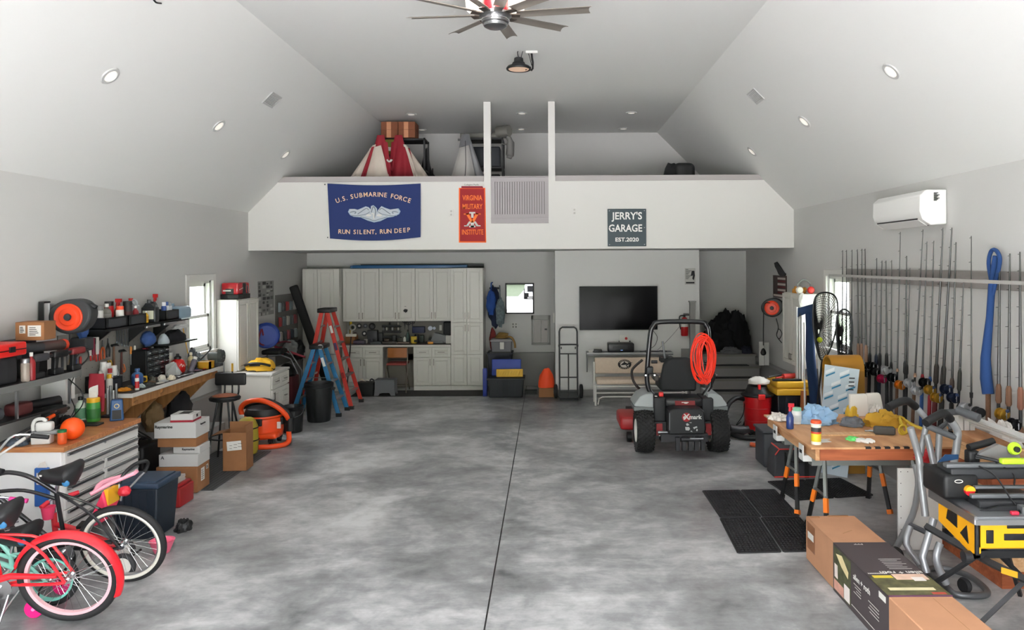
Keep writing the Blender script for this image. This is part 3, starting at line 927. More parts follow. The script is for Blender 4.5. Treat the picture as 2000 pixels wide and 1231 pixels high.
S('hanging_lead', 'black cord hanging down from the orange wall reel', 'cord', BLACK, tube([(-4.67, 7.22, 1.84), (-4.68, 7.24, 1.7), (-4.67, 7.26, 1.58), (-4.62, 7.3, 1.65), (-4.58, 7.32, 1.7), (-4.56, 7.34, 1.6), (-4.62, 7.3, 1.51)], .007, 6, sm=6))

# ================================================================ tall workbench along the left wall
BZ = 1.151
wbn = E('workbench', 'tall wall workbench with a dark top, white front edge and brown wood braces', 'workbench', (-4.66, 8.88, .62), world=True)
A(wbn, 'top', mat('#353230', .6), bx(-4.945, -4.392, 7.80, 9.98, 1.118, 1.15))
A(wbn, 'edge_band', WHITE, bx(-4.392, -4.38, 7.785, 9.98, 1.108, 1.152), bx(-4.945, -4.392, 7.785, 7.80, 1.108, 1.152))
A(wbn, 'fascia', BRACE, bx(-4.47, -4.45, 7.9, 9.95, 1.0, 1.118))
for y in (7.95, 8.5, 9.1, 9.75):
    A(wbn, 'brace', BRACE, prism([(-4.945, 1.118), (-4.42, 1.118), (-4.42, 1.06), (-4.86, .62), (-4.945, .62)], y-.02, y+.02))
pb = E('pegboard', 'grey pegboard of hand tools on the left wall above the tall workbench', 'pegboard', (-4.94, 8.6, 1.2), world=True)
A(pb, 'panel', mat('#8b8883', .7), bx(-4.948, -4.935, 7.45, 9.55, 1.16, 1.80-.002))
A(pb, 'holes', DARK, *[bx(-4.936, -4.934, 7.5+i*.1, 7.507+i*.1, 1.2+j*.1, 1.207+j*.1) for i in range(20) for j in range(6)])

# upper shelf with bins of bottles
us = E('bottle_shelf', 'black wall shelf carrying bins of bottles above the tall workbench', 'shelf', (-4.8, 8.55, 1.8), world=True)
A(us, 'deck', BLACK, bx(-4.945, -4.64, 7.75, 9.36, 1.805, 1.83))
for y in (7.93, 8.695, 9.25):
    A(us, 'bracket', BLACK, prism([(-4.933, 1.6), (-4.933, 1.805), (-4.68, 1.805)], y-.012, y+.012))
for i, (a, b) in enumerate(((8.55, 8.85), (8.95, 9.25))):
    S('light_bar', ('near aluminium light bar under the edge of the bottle shelf', 'far aluminium light bar under the edge of the bottle shelf')[i], 'light', ALU, rbx(-4.665, -4.635, a, b, 1.775, 1.804, .006), group='light bars under the bottle shelf')
def bin_(y0_, y1_, label, z=1.831, h=.12, x0_=-4.93, x1_=-4.65):
    t = E('parts_bin', label, 'bin', ((x0_+x1_)/2, (y0_+y1_)/2, z), group='black bins of bottles', world=True)
    A(t, 'tray', mat('#1b1c1e', .45), bx(x0_, x1_, y0_, y1_, z, z+.01), bx(x1_-.008, x1_, y0_, y1_, z, z+h), bx(x0_, x0_+.008, y0_, y1_, z, z+h*1.3), bx(x0_, x1_, y0_, y0_+.008, z, z+h), bx(x0_, x1_, y1_-.008, y1_, z, z+h))
    A(t, 'card_slot', CHARC, bx(x1_, x1_+.006, y0_+.05, y1_-.05, z+h*.15, z+h*.85))
bin_(7.78, 8.19, 'black bin at the near end of the bottle shelf')
bin_(8.2, 8.56, 'second black bin on the bottle shelf, by the dark cans')
bin_(9.0, 9.32, 'black bin at the window end of the bottle shelf')
BG = 'bottles on the wall shelf'
bz = 1.842
for (y, x, r, h_, body, cap, label, kind, band) in (
    (7.84, -4.75, .035, .24, '#c9c8c4', '#8a8a88', 'pale grey tube bottle at the near end of the bottle shelf', 'can', None),
    (7.98, -4.76, .045, .25, '#6d6a62', '#efeeea', 'smoky bottle with a white cap next to the red can', 'bottle', '#8f8d88'),
    (8.09, -4.80, .047, .27, '#a8161c', '#1b1b1b', 'tall red can with a black top in the near bin', 'jar', None),
    (8.12, -4.70, .04, .215, '#e8e6e0', '#f0502a', 'white tub with an orange-red lid in the near bin', 'jar', '#dcdad6'),
    (8.28, -4.82, .042, .29, '#7a4a3c', '#c01d20', 'brown bottle with a red trigger head', 'trigger', None),
    (8.34, -4.74, .05, .26, '#2a2526', '#1c1b1b', 'black can between the two front bins', 'jar', '#4a2323'),
    (8.48, -4.73, .035, .2, '#9c2630', '#d8d6d2', 'small red bottle with a pale cap', 'bottle', None),
    (8.60, -4.84, .07, .29, '#a9b0b4', '#c4231f', 'grey jug with a red cap at the back of the bottle shelf', 'jug', '#8d9599'),
    (8.63, -4.69, .026, .14, '#e6b823', '#f0efe8', 'small yellow bottle at the shelf edge', 'bottle', '#b8860f'),
    (8.76, -4.71, .075, .25, '#26282b', '#3a3c3f', 'black oil jug with a round pale label', 'jug', '#c9cbb5'),
    (8.9, -4.8, .05, .26, '#8d9fb0', '#1b1b1c', 'blue-grey bottle with a black cap behind the oil jug', 'bottle', None),
    (9.06, -4.82, .036, .31, '#2a1d1f', '#c01d20', 'tall dark bottle with a red pump in the far bin', 'trigger', None),
    (9.07, -4.71, .03, .21, '#35549a', '#e8e8ea', 'blue and white can in the far bin', 'can', None),
    (9.15, -4.72, .03, .21, '#d2d5da', '#3a5590', 'white can with a blue cap in the far bin', 'can', None),
    (9.24, -4.73, .032, .20, '#b5b9bd', '#909498', 'silver can at the window end of the bottle shelf', 'can', None)):
    z = bz if not (8.55 < y < 8.98) else 1.832
    bottle((x, y, z), r, h_, mat(body, .3), mat(cap, .4), label, kind, 'jug' if kind == 'jug' else ('spray_can' if kind == 'can' else 'bottle'), BG, mat(band, .6) if band else None)
S('water_tank', 'translucent blue-grey tank past the end of the bottle shelf by the window', 'tank', mat('#8ba4b5', .3), rbx(-4.93, -4.70, 9.38, 9.78, 1.801, 1.97, .045), cyl((-4.86, 9.55, 1.96), (-4.86, 9.55, 2.01), .035))
S('tank_ledge', 'narrow black bracket shelf holding the blue-grey tank', 'shelf', BLACK, bx(-4.945, -4.76, 9.38, 9.8, 1.782, 1.80))
# lower short shelf with caps and bags
S('cap_shelf', 'short black shelf under the bottle shelf, heaped with a bag and caps', 'shelf', BLACK, bx(-4.945, -4.62, 9.0, 9.75, 1.52, 1.54), prism([(-4.945, 1.42), (-4.945, 1.52), (-4.7, 1.52)], 9.3, 9.33))
S('duffel_bag', 'black duffel bag on the short shelf by the window', 'bag', mat('#1a1a20', .85), lump((-4.79, 9.46, 1.543), .12, .24, .14, 11, .15))
S('cap', 'grey and white cap lying on the black duffel bag', 'cap', mat('#b9bab8', .85), lump((-4.70, 9.45, 1.705), .08, .15, .05, 5, .3, 2.0))
S('cap', 'blue and grey cap hanging at the near end of the short shelf', 'cap', mat('#36528a', .85), lump((-4.78, 8.84, 1.625), .08, .10, .09, 15, .15, 1.4, floor=False))
S('cap', 'light grey cap with a curved brim in front of the duffel bag', 'cap', mat('#a7b0b6', .85), lump((-4.72, 9.08, 1.543), .06, .07, .12, 17, .15, 1.5))

# hand tools hung on the pegboard
HX = -4.92
def hang(name, label, y, z, m, *sh, grip=None, gm=None):
    t = E(name, label, 'hand tool', (HX, y, z), group='hand tools hung on the pegboard')
    A(t, 'head', m, *sh)
    if grip:
        A(t, 'handle', gm, *grip)
def plier(label, y, z, col):
    hang('pliers', label, y, z, STEEL, prism([(-.012, .0), (.012, 0), (.006, .07), (-.006, .07)], -.006, .006, 'x'), cyl((-.006, 0, 0), (.006, 0, 0), .016),
         grip=[tube([(0, -.006, -.005), (0, -.03, -.06), (0, -.024, -.14)], .009, 8, sm=4), tube([(0, .006, -.005), (0, .03, -.06), (0, .024, -.14)], .009, 8, sm=4)], gm=mat(col, .5))
def hammer(label, y, z, col):
    hang('hammer', label, y, z, DARK, cyl((0, -.06, 0), (0, .02, 0), .015), prism([(.02, -.012), (.02, .012), (.075, -.02)], -.012, .012, 'x'),
         grip=[cyl((0, -.02, .0), (0, -.02, -.27), .010, .014)], gm=mat(col, .5))
def wrench(label, y, z, ln):
    hang('wrench', label, y, z, STEEL, bx(-.004, .004, -.009, .009, -ln, 0), ring((0, 0, -ln), .013, .006, (1, 0, 0), 14, 6), ring((0, 0, .006), .014, .006, (1, 0, 0), 14, 6))
def driver(label, y, z, col):
    hang('screwdriver', label, y, z, STEEL, cyl((0, 0, -.06), (0, 0, -.19), .004, n=8), grip=[lathe([(0, .03), (.011, .028), (.014, 0), (.011, -.04), (.013, -.06), (0, -.062)], n=10)], gm=mat(col, .4))
plier('red-handled pliers nearest the hose reel', 7.98, 1.62, '#b8241f')
plier('second pair of red-handled pliers on the pegboard', 8.08, 1.60, '#c2302a')
plier('orange-handled pliers under the bins', 8.17, 1.61, '#c95a26')
plier('black-handled pliers in the middle of the pegboard', 8.27, 1.62, '#242426')
hammer('claw hammer with a brown handle in the middle of the pegboard', 8.40, 1.60, '#6b4a35')
hammer('hammer with a dark red handle right of the brown one', 8.55, 1.52, '#5c2a25')
for i, (y, ln) in enumerate(((8.44, .13), (8.49, .15), (8.54, .17), (8.6, .19), (8.66, .2))):
    wrench(('shortest', 'second shortest', 'middle', 'second longest', 'longest')[i] + ' of the five steel wrenches hung in a row', y, 1.76, ln)
for i, (y, c_) in enumerate(((7.62, '#e3ad22'), (7.70, '#2c4f9a'), (7.78, '#b8241f'), (8.72, '#d8862a'), (8.80, '#e9e4d8'))):
    driver(('yellow', 'blue', 'red', 'orange', 'white')[i] + '-handled screwdriver on the pegboard', y, 1.52, c_)
for i, (y, ln, m_) in enumerate(((7.50, .34, CHARC), (7.58, .26, STEEL), (7.66, .2, GREY))):
    S('steel_square', ('dark long level hung at the near end of the pegboard', 'steel ruler hung next to the long level', 'short grey square hung under the hose reel')[i], 'hand tool', m_, bx(-4.93, -4.922, y-.014, y+.014, 1.74-ln, 1.74), group='rulers and levels on the pegboard')
for i, (y, m_, lb) in enumerate(((7.74, PAPER, 'white packet hung under the near bin'), (7.80, mat('#8a2a44', .6), 'maroon packet hung beside the white one'), (7.87, mat('#d8d6d2', .6), 'pale packet hung right of the maroon one'))):
    S('tool_packet', lb, 'packet', m_, bx(-4.80, -4.79, y-.02, y+.02, 1.56, 1.74), bx(-4.93, -4.79, y-.004, y+.004, 1.735, 1.743), group='packets hung under the bottle shelf')
S('blue_cap_light', 'blue and white work light hanging behind the orange reel', 'light', mat('#33518a', .5), lump((-4.82, 7.66, 1.86), .05, .07, .13, 31, .2, 1.4, floor=False), bx(-4.945, -4.82, 7.65, 7.67, 1.9, 1.915))
S('grinder_guard', 'dark grey tool body hung under the blue work light', 'hand tool', CHARC, rbx(-4.93, -4.76, 7.62, 7.76, 1.62, 1.76, .02))

# ---- on the bench
dz = E('drawer_organizer', 'black small-parts drawer cabinet at the back of the tall workbench', 'organizer', (-4.84, 8.98, BZ), world=True)
A(dz, 'case', BLACK, bx(-4.93, -4.74, 8.72, 9.24, BZ, 1.50), bev=.006)
for j in range(5):
    for i in range(4):
        d = A(dz, 'drawer', mat('#2d3034', .25), bx(-4.74, -4.726, 8.735+i*.125, 8.735+i*.125+.115, BZ+.012+j*.067, BZ+.012+j*.067+.06), bev=.003)
        A(d, 'pull', ALU, bx(-4.727, -4.712, 8.77+i*.125, 8.815+i*.125, BZ+.04+j*.067, BZ+.048+j*.067))
bb = G(203, 748, BZ)
bin_(7.86, 8.20, 'long black bin of jars on the near end of the tall workbench', BZ, .13, -4.92, -4.72)
for (px, y, x, r, h_, body, cap, label, kind, band) in (
    (0, 7.91, -4.84, .034, .16, '#2f9c98', '#2f9c98', 'teal jar in the bench bin', 'jar', None),
    (0, 7.99, -4.84, .033, .2, '#e9e6e0', '#f0efe8', 'white bottle with an orange band in the bench bin', 'bottle', '#e8552a'),
    (0, 8.05, -4.77, .03, .22, '#d2cfcb', '#b3202a', 'red and white spray can in the bench bin', 'can', '#b3202a'),
    (0, 8.07, -4.855, .035, .29, '#e8e6e3', '#efeeec', 'tallest white bottle in the bench bin', 'jar', None),
    (0, 8.145, -4.85, .035, .27, '#efeeec', '#e8e6e3', 'white bottle with a black print in the bench bin', 'jar', '#d8d8da'),
    (0, 8.13, -4.775, .032, .24, '#e4e2de', '#e9e7e4', 'shorter white bottle at the far end of the bench bin', 'jar', '#3a3a3f')):
    bottle((x, y, BZ+.012), r, h_, mat(body, .35), mat(cap, .4), label, kind, 'spray_can' if kind == 'can' else ('jar' if kind == 'jar' else 'bottle'), 'bottles in the bench bin', mat(band, .5) if band else None)
bottle((-4.66, 7.85, BZ), .032, .2, mat('#c8c5bd', .4), YEL, 'grey tube with a yellow cap at the near end of the bench', 'can', 'spray_can')
bottle((-4.46, 8.02, BZ), .022, .17, PAPER, mat('#b01c22', .4), 'white and red spray can standing in front of the bench bin', 'can', 'spray_can', band=mat('#b01c22', .4))
bottle((-4.64, 8.35, BZ), .06, .19, mat('#5078a8', .15, alpha=.7), mat('#3d5f8f', .4), 'clear blue water jug on the bench', 'bottle', 'jug', band=mat('#2a4a86', .4))
tm = E('tape_measure', 'yellow and black tape measure on the bench behind the water jug', 'tape measure', (-4.68, 8.55, BZ), .7)
A(tm, 'case', mat('#e0b31f', .4), rbx(-.04, .04, -.02, .02, 0, .075, .012))
A(tm, 'face', BLACK, cyl((0, -.023, .038), (0, -.02, .038), .026))
S('dust_pan', 'pale grey folded cardboard flap on the bench in front of the drawer cabinet', 'cardboard', mat('#bfc0bf', .7), prism([(-4.69, BZ+.002), (-4.52, BZ+.002), (-4.50, BZ+.03), (-4.6, BZ+.17), (-4.69, BZ+.13)], 9.06, 9.09), prism([(8.86, BZ+.06), (9.06, BZ+.16), (9.16, BZ+.02), (8.9, BZ+.0)], -4.58, -4.56, 'x'))
sc_ = E('spray_can', 'dark spray can leaning on the pale flap', 'spray can', (-4.49, 9.28, BZ+.012), rotm=Euler((-.5, .1, 0)).to_matrix())
A(sc_, 'body', mat('#5b5660', .35), lathe([(0, 0), (.03, .002), (.032, .01), (.032, .15), (.026, .165)], n=18))
A(sc_, 'cap', PAPER, lathe([(.026, .163), (.026, .2), (0, .203)], n=18))
rj = E('jug', 'round bright red jug with a black neck on the bench', 'jug', (-4.66, 9.3, BZ))
A(rj, 'body', mat('#d21f1c', .3), lathe([(0, 0), (.075, .003), (.09, .03), (.092, .1), (.07, .155), (.04, .175)], n=28))
A(rj, 'neck', BLACK, lathe([(.042, .17), (.042, .2), (.02, .215), (.018, .24), (0, .24)], n=18))
A(rj, 'script', PAPER, tube([(.06, -.068, .09), (.075, -.055, .12), (.082, -.045, .08), (.088, -.03, .105), (.092, -.01, .08)], .004, 6, sm=4))
bottle((-4.80, 9.36, BZ), .045, .25, mat('#d9d4c4', .4), WHITE, 'white bucket-shaped bottle behind the red jug', 'jar', 'jar')
bottle((-4.60, 9.52, BZ), .04, .23, mat('#b3a77d', .4), mat('#e7e0c8', .5), 'tan bottle with a cream cap right of the red jug', 'bottle', 'bottle', band=mat('#8f845f', .6))
bottle((-4.66, 9.68, BZ), .042, .28, mat('#5c6066', .35), BLACK, 'grey flask with a black handle near the window', 'jug', 'jug')
S('yellow_box', 'small yellow open carton at the window end of the bench', 'box', mat('#c8951f', .6), bx(-4.56, -4.40, 9.60, 9.66, BZ, BZ+.095), bx(-4.56, -4.40, 9.74, 9.75, BZ, BZ+.095), bx(-4.56, -4.55, 9.6, 9.75, BZ, BZ+.095), bx(-4.41, -4.40, 9.6, 9.75, BZ, BZ+.095), bx(-4.56, -4.4, 9.6, 9.75, BZ, BZ+.01))
S('plastic_bag', 'crumpled grey plastic bag behind the yellow carton', 'bag', mat('#7d8688', .3), lump((-4.66, 9.84, BZ), .10, .10, .17, 41, .4, 2.6))
S('yellow_rod', 'thin yellow rod leaning upright beside the window', 'rod', YEL, cyl((-4.82, 9.96, BZ), (-4.92, 9.96, 1.68), .006))
S('black_lever', 'black lever sticking up near the window end of the bench', 'lever', BLACK, tube([(-4.60, 9.78, BZ+.1), (-4.54, 9.84, 1.33), (-4.50, 9.88, 1.39)], .009, 8, sm=3))
vs = E('bench_vise', 'grey cast bench grinder with a vise bracket on the far corner of the tall workbench', 'bench grinder', (-4.44, 9.90, BZ))
A(vs, 'base', CHARC, rbx(-.09, .07, -.05, .05, 0, .04, .01))
A(vs, 'motor', mat('#5c625f', .5), cyl((-.10, 0, .13), (.04, 0, .13), .055, n=20), rbx(-.06, .02, -.035, .035, .03, .12, .012))
A(vs, 'wheel_guard', mat('#4b504e', .5), cyl((.045, 0, .13), (.085, 0, .13), .085, n=24), bx(.04, .09, -.07, -.04, .15, .23))
A(vs, 'bolt', STEEL, cyl((.085, 0, .13), (.10, 0, .13), .014), *[cyl((.085, .05*math.cos(a), .13+.05*math.sin(a)), (.092, .05*math.cos(a), .13+.05*math.sin(a)), .007) for a in (0.5, 2.0, 3.6, 5.2)])
A(vs, 'clamp_screw', STEEL, cyl((.085, .03, -.1), (.085, .03, .05), .009), cyl((.07, .03, -.1), (.13, .03, -.1), .006))
for (px, py, rx, ry, rz_, m_, name, label, cat, sd) in (
    (-4.58, 7.98, 0.07, 0.08, .03, '#d88a1e', 'work_glove', 'pair of orange work gloves at the near end of the bench', 'gloves', 3),
    (-4.62, 8.15, 0.045, 0.05, .03, '#4c4436', 'leather_strap', 'coiled brown strap beside the orange gloves', 'strap', 6),
    (-4.5, 8.33, 0.06, 0.08, .025, '#3b3d39', 'work_glove', 'dark grey-green glove at the bench edge', 'gloves', 9),
    (-4.55, 8.7, 0.045, 0.05, .055, '#d9d2c6', 'dust_mask', 'white dust mask near the bench edge', 'mask', 12),
    (-4.45, 8.73, 0.04, 0.06, .05, '#e0d5bf', 'work_glove', 'cream and yellow glove right of the dust mask', 'gloves', 14),
    (-4.45, 8.48, 0.04, 0.06, .012, '#c7c2ba', 'shop_rag', 'pale rag spread along the bench edge', 'rag', 18),
    (-4.47, 8.6, 0.05, 0.045, .015, '#cfcfd0', 'plastic_sheet', 'clear crumpled plastic on the bench edge', 'plastic', 19),
    (-4.5, 8.17, 0.045, 0.04, .04, '#aab4b4', 'safety_glasses', 'clear safety glasses between bin and gloves', 'glasses', 22),
    (-4.62, 8.63, 0.035, 0.035, .05, '#56564f', 'glass_jar', 'squat grey jar of hardware beside the water jug', 'jar', 24),
    (-4.57, 8.52, 0.045, 0.04, .02, '#6d5a4a', 'sandpaper_stack', 'brown sandpaper scraps in the middle of the bench', 'sandpaper', 25),
    (-4.5, 9.46, 0.07, 0.07, .012, '#8d6f86', 'folder', 'mauve folder lying on the bench', 'folder', 27),
    (-4.66, 8.77, 0.035, 0.06, .02, '#5a4440', 'tool_roll', 'dark brown tool roll behind the pale flap', 'tool roll', 28)):
    S(name, label, cat, mat(m_, .8), lump((px, py, BZ+.004), rx, ry, rz_, sd, .3, 2.4))
S('wrench', 'chrome wrench lying near the bench edge', 'hand tool', CHROME, cyl((-4.44, 8.9, BZ+.012), (-4.42, 9.15, BZ+.012), .009), ring((-4.42, 9.17, BZ+.012), .018, .009, n=16, k=6), ring((-4.44, 8.88, BZ+.012), .018, .009, n=16, k=6))

# ---- under the bench and on the floor beside it
hp = E('power_tool', 'black shop machine with coiled cables under the tall workbench', 'machine', (-4.62, 8.25, 0), world=True)
A(hp, 'body', BLACK, rbx(-4.82, -4.42, 8.06, 8.44, .18, .52, .03))
A(hp, 'stand', DARK, bx(-4.8, -4.76, 8.1, 8.4, 0, .18))
A(hp, 'stand', DARK, bx(-4.48, -4.44, 8.1, 8.4, 0, .18))
A(hp, 'handle', ALU, tube([(-4.52, 8.05, .3), (-4.52, 8.03, .5), (-4.48, 8.03, .52)], .01, 8))
A(hp, 'panel', mat('#8c8c8c', .4), bx(-4.56, -4.46, 8.055, 8.061, .4, .48))
A(hp, 'cable', BLACK, *[ring((-4.62+.02*i, 8.2+.03*i, .58+.01*i), .10+.02*(i % 2), .008, (.3*i-.3, .4, 1), 24, 6) for i in range(4)])
S('canvas_bag', 'tan canvas bag hanging under the tall workbench', 'bag', mat('#7d6443', .9), lump((-4.72, 8.82, .70), .12, .14, .18, 33, .25, floor=False))
S('black_jacket', 'dark jacket hanging under the tall workbench behind the stool', 'jacket', mat('#1b1a1e', .9), lump((-4.70, 9.42, .66), .12, .2, .24, 35, .25, floor=False))
fm = E('floor_mat', 'long ribbed charcoal floor mat in front of the tall workbench', 'mat', (-4.05, 9.05, 0), world=True)
A(fm, 'pad', mat('#4a4b4d', .85), rbx(-4.46, -3.72, 8.2, 9.92, .001, .012, .005, 1))
A(fm, 'rib', mat('#3f4042', .85), *[bx(-4.44+i*.045, -4.42+i*.045, 8.22, 9.9, .0115, .0145) for i in range(16)])

MT = .0146
carton('cardboard_box', 'largest brown carton at the bottom of the stack beside the mat', (-4.07, 8.235, MT), (.44, .33, .285), .05, CARD, None, (('r', -.02, .17, .09, .14), ('r', .10, .22, .05, .05)))
z = MT+.286
carton('white_box', 'flat white carton on top of the largest brown one', (-4.05, 8.23, z), (.42, .31, .135), .04, mat('#bdbcba', .6), None, (), words=(('A', .05, 'f', -.17, .10, INK),))
z += .136
carton('white_box', 'small white carton in the middle of the stack', (-3.98, 8.25, z), (.29, .26, .075), .03, mat('#bdbcba', .6), None, (), words=(('Raymarine', .032, 'f', .02, .045, INK),))
z += .076
carton('cardboard_box', 'shallow brown carton under the big white one', (-4.07, 8.24, z), (.42, .30, .10), .02, CARD, None, ())
z += .101
carton('white_box', 'big white carton near the top of the stack', (-4.08, 8.24, z), (.45, .35, .17), .03, mat('#c2c1bf', .6), None, (), words=(('Raymarine', .045, 'f', -.12, .125, INK), ('Raymarine', .03, 'r', .0, .13, INK)))
t = carton('white_box', 'small white and red carton on the very top of the stack', (-4.02, 8.2, z+.171), (.24, .22, .085), .06, mat('#c6c5c3', .6), None, ())
A(t, 'red_base', mat('#9c1a2c', .5), bx(-.121, .121, -.111, .111, 0, .022))
A(t, 'screen_print', INK, bx(-.05, .06, -.07, .07, .085, .0865), bx(.121, .1225, -.02, .02, .04, .07))

ob = E('open_box', 'tall open brown carton with raised flaps on the charcoal mat', 'box', (-3.80, 9.05, MT), .06)
w, d, h_ = .28, .24, .46
A(ob, 'body', CARD, bx(-w/2, w/2, -d/2, -d/2+.005, 0, h_), bx(-w/2, w/2, d/2-.005, d/2, 0, h_), bx(-w/2, -w/2+.005, -d/2, d/2, 0, h_), bx(w/2-.005, w/2, -d/2, d/2, 0, h_), bx(-w/2, w/2, -d/2, d/2, 0, .006))
A(ob, 'flap', CARD, prism([(-.12, h_-.12), (-.02, h_), (.14, h_), (.14, h_-.002), (-.02, h_-.005)], -d/2-.006, -d/2-.002))
A(ob, 'flap', CARD, prism([(-w/2, h_), (-w/2-.13, h_-.03), (-w/2-.13, h_-.025), (-w/2, h_+.005)], -d/2, d/2))
A(ob, 'flap', CARD, prism([(w/2-.005, h_), (w/2-.02, h_+.08), (w/2-.015, h_+.08), (w/2, h_)], -d/2, d/2))
A(ob, 'flap', CARD, prism([(d/2-.005, h_), (d/2+.0, h_+.09), (d/2+.005, h_+.09), (d/2, h_)], -w/2, w/2, 'x'))
A(ob, 'paper_label', PAPER, rot(bx(-.09, .08, -d/2-.003, -d/2, .25, .36), -.08, 'Y', (0, 0, .3)))
A(ob, 'print', INK, *[bx(-.06+.05*(i % 3), -.03+.06*(i % 3), -d/2-.0045, -d/2-.003, .27+.012*i, .274+.012*i) for i in range(6)])

def stool(label, at, rz):
    t = E('work_stool', label, 'stool', at, rz)
    A(t, 'seat', BLACK, lathe([(0, .76), (.15, .762), (.185, .775), (.19, .80), (.17, .82), (0, .824)], n=28))
    A(t, 'seat_pad', mat('#a05a3c', .6), lathe([(0, .822), (.13, .823), (.15, .828), (.12, .838), (0, .838)], n=28))
    A(t, 'backrest', BLACK, rbx(-.2, .2, .15, .19, .93, 1.09, .02))
    for x in (-.09, .09):
        A(t, 'back_post', BLACK, tube([(x, .1, .77), (x, .2, .83), (x, .2, 1.05)], .012, 8, sm=3))
    for k in range(4):
        a = PI/4 + k*PI/2
        A(t, 'leg', BLACK, tube([(.09*math.cos(a), .09*math.sin(a), .76), (.24*math.cos(a), .24*math.sin(a), 0.0)], .013, 8))
    A(t, 'foot_ring', BLACK, ring((0, 0, .3), .185, .010, n=32, k=8))
stool('black bar-height stool with a backrest pulled up to the tall workbench', (-4.12, 9.42, .0146), 0)
yb = E('storage_barrel', 'olive yellow round canister with black straps behind the tall open carton', 'canister', (-3.98, 9.77, .015), world=False)
A(yb, 'drum', mat('#a8962c', .6), lathe([(0, 0), (.12, .004), (.135, .05), (.14, .2), (.132, .36), (.10, .44), (.06, .47), (0, .475)], n=28))
A(yb, 'strap', BLACK, ring((0, 0, .18), .142, .008, n=32, k=6), ring((0, 0, .34), .136, .008, n=32, k=6))
brm = E('broom', 'thin black pole with a yellow grip leaning behind the stool', 'broom', (-4.28, 10.1, .0), world=True)
A(brm, 'pole', BLACK, cyl((-4.33, 10.12, .02), (-4.40, 10.30, 1.02), .011))
A(brm, 'grip', YEL, cyl((-4.40, 10.30, 1.02), (-4.408, 10.32, 1.13), .014))
A(brm, 'head', DARK, rbx(-4.44, -4.28, 10.09, 10.15, 0.0, .05, .012))
S('side_carton', 'grey carton standing under the window end of the tall workbench', 'box', mat('#9a9a99', .7), bx(-4.82, -4.46, 9.78, 10.2, 0, .34))

# ---- more of the clutter at the left edge
S('chainsaw', 'black and orange-red saw body at the near end of the lower tool shelf', 'power tool', mat('#8e2f26', .5), rbx(-4.74, -4.58, 5.62, 5.92, 1.191, 1.33, .03), cyl((-4.66, 5.9, 1.25), (-4.64, 5.98, 1.25), .03))
S('cable_coil', 'coil of black cable on top of the lower tool shelf behind the post', 'cable', BLACK, *[ring((-4.84, 6.78, 1.205+.014*i), .075-.004*i, .008, n=24, k=6) for i in range(4)])
S('spray_gun', 'grey and red paint gun at the back of the drawer workbench', 'power tool', mat('#6c6f72', .4), rbx(-4.74, -4.70, 6.95, 7.15, TZ+.09, TZ+.15, .012), rbx(-4.735, -4.705, 6.96, 7.0, TZ, TZ+.1, .01), cyl((-4.72, 7.15, TZ+.12), (-4.72, 7.2, TZ+.12), .015))
S('black_caddy', 'black plastic caddy on the drawer workbench between the drill and the blue speaker', 'caddy', BLACK, rbx(-4.56, -4.44, 7.00, 7.12, TZ, TZ+.07, .012))
for i, (y, h_, c_) in enumerate(((7.55, .15, '#b7b9bb'), (7.60, .18, '#8e9092'), (7.65, .13, '#c9cbcc'), (7.70, .2, '#7c7e80'))):
    S('metal_tube', ('shortest but one', 'second tallest', 'shortest', 'tallest')[i]+' of the silver tubes standing at the near end of the tall workbench', 'tube', mat(c_, .35, .6), cyl((-4.78, y+.27, BZ), (-4.78, y+.27, BZ+h_), .014) if False else cyl((-4.60+.03*i, 7.72, TZ+.0), (-4.60+.03*i, 7.72, TZ+h_+.12), .013), group='silver tubes by the tall workbench')
S('tube_stand', 'dark box holding the silver tubes at the end of the tall workbench', 'box', DARK, rbx(-4.64, -4.46, 7.66, 7.78, .55, TZ-.002, .01), rbx(-4.6, -4.5, 7.68, 7.76, 0, .55, .01))
for i, (y, m_, nm) in enumerate(((8.86, '#7d1f28', 'maroon'), (8.92, '#2d2d30', 'black'), (8.98, '#b7b5b0', 'pale'))):
    S('tool_packet', nm + ' packet standing on top of the small-parts drawer cabinet', 'packet', mat(m_, .5), bx(-4.85, -4.80, y-.02, y+.02, 1.5005, 1.515), group='packets on the drawer cabinet')
for i, (y, z, nm, c_) in enumerate(((7.52, 1.36, 'brass', '#b08d3a'), (7.60, 1.33, 'red', '#a8282a'), (7.68, 1.37, 'grey', '#8f9193'), (8.30, 1.38, 'yellow', '#d2a62c'), (8.42, 1.26, 'silver', '#b9bbbd'), (8.56, 1.3, 'orange', '#cf6a2a'))):
    S('clamp', nm + ' spring clamp hung low on the long pegboard', 'hand tool', mat(c_, .4), tube([(-4.925, y-.02, z+.06), (-4.91, y-.025, z), (-4.91, y, z-.03), (-4.91, y+.025, z), (-4.925, y+.02, z+.06)], .008, 6, sm=3), group='clamps on the long pegboard')
for i, (x, y, nm, c_) in enumerate(((-4.46, 9.56, 'red', '#a8282a'), (-4.50, 9.62, 'blue', '#2f4f8a'), (-4.46, 9.34, 'black', '#1b1b1d'))):
    S('marker', nm + ' marker pen lying at the window end of the tall workbench', 'pen', mat(c_, .4), cyl((x, y, BZ+.008), (x+.03, y+.09, BZ+.008), .007, n=8) if i != 1 else cyl((x-.06, y-.06, BZ+.008), (x-.04, y-.0, BZ+.008), .007, n=8))
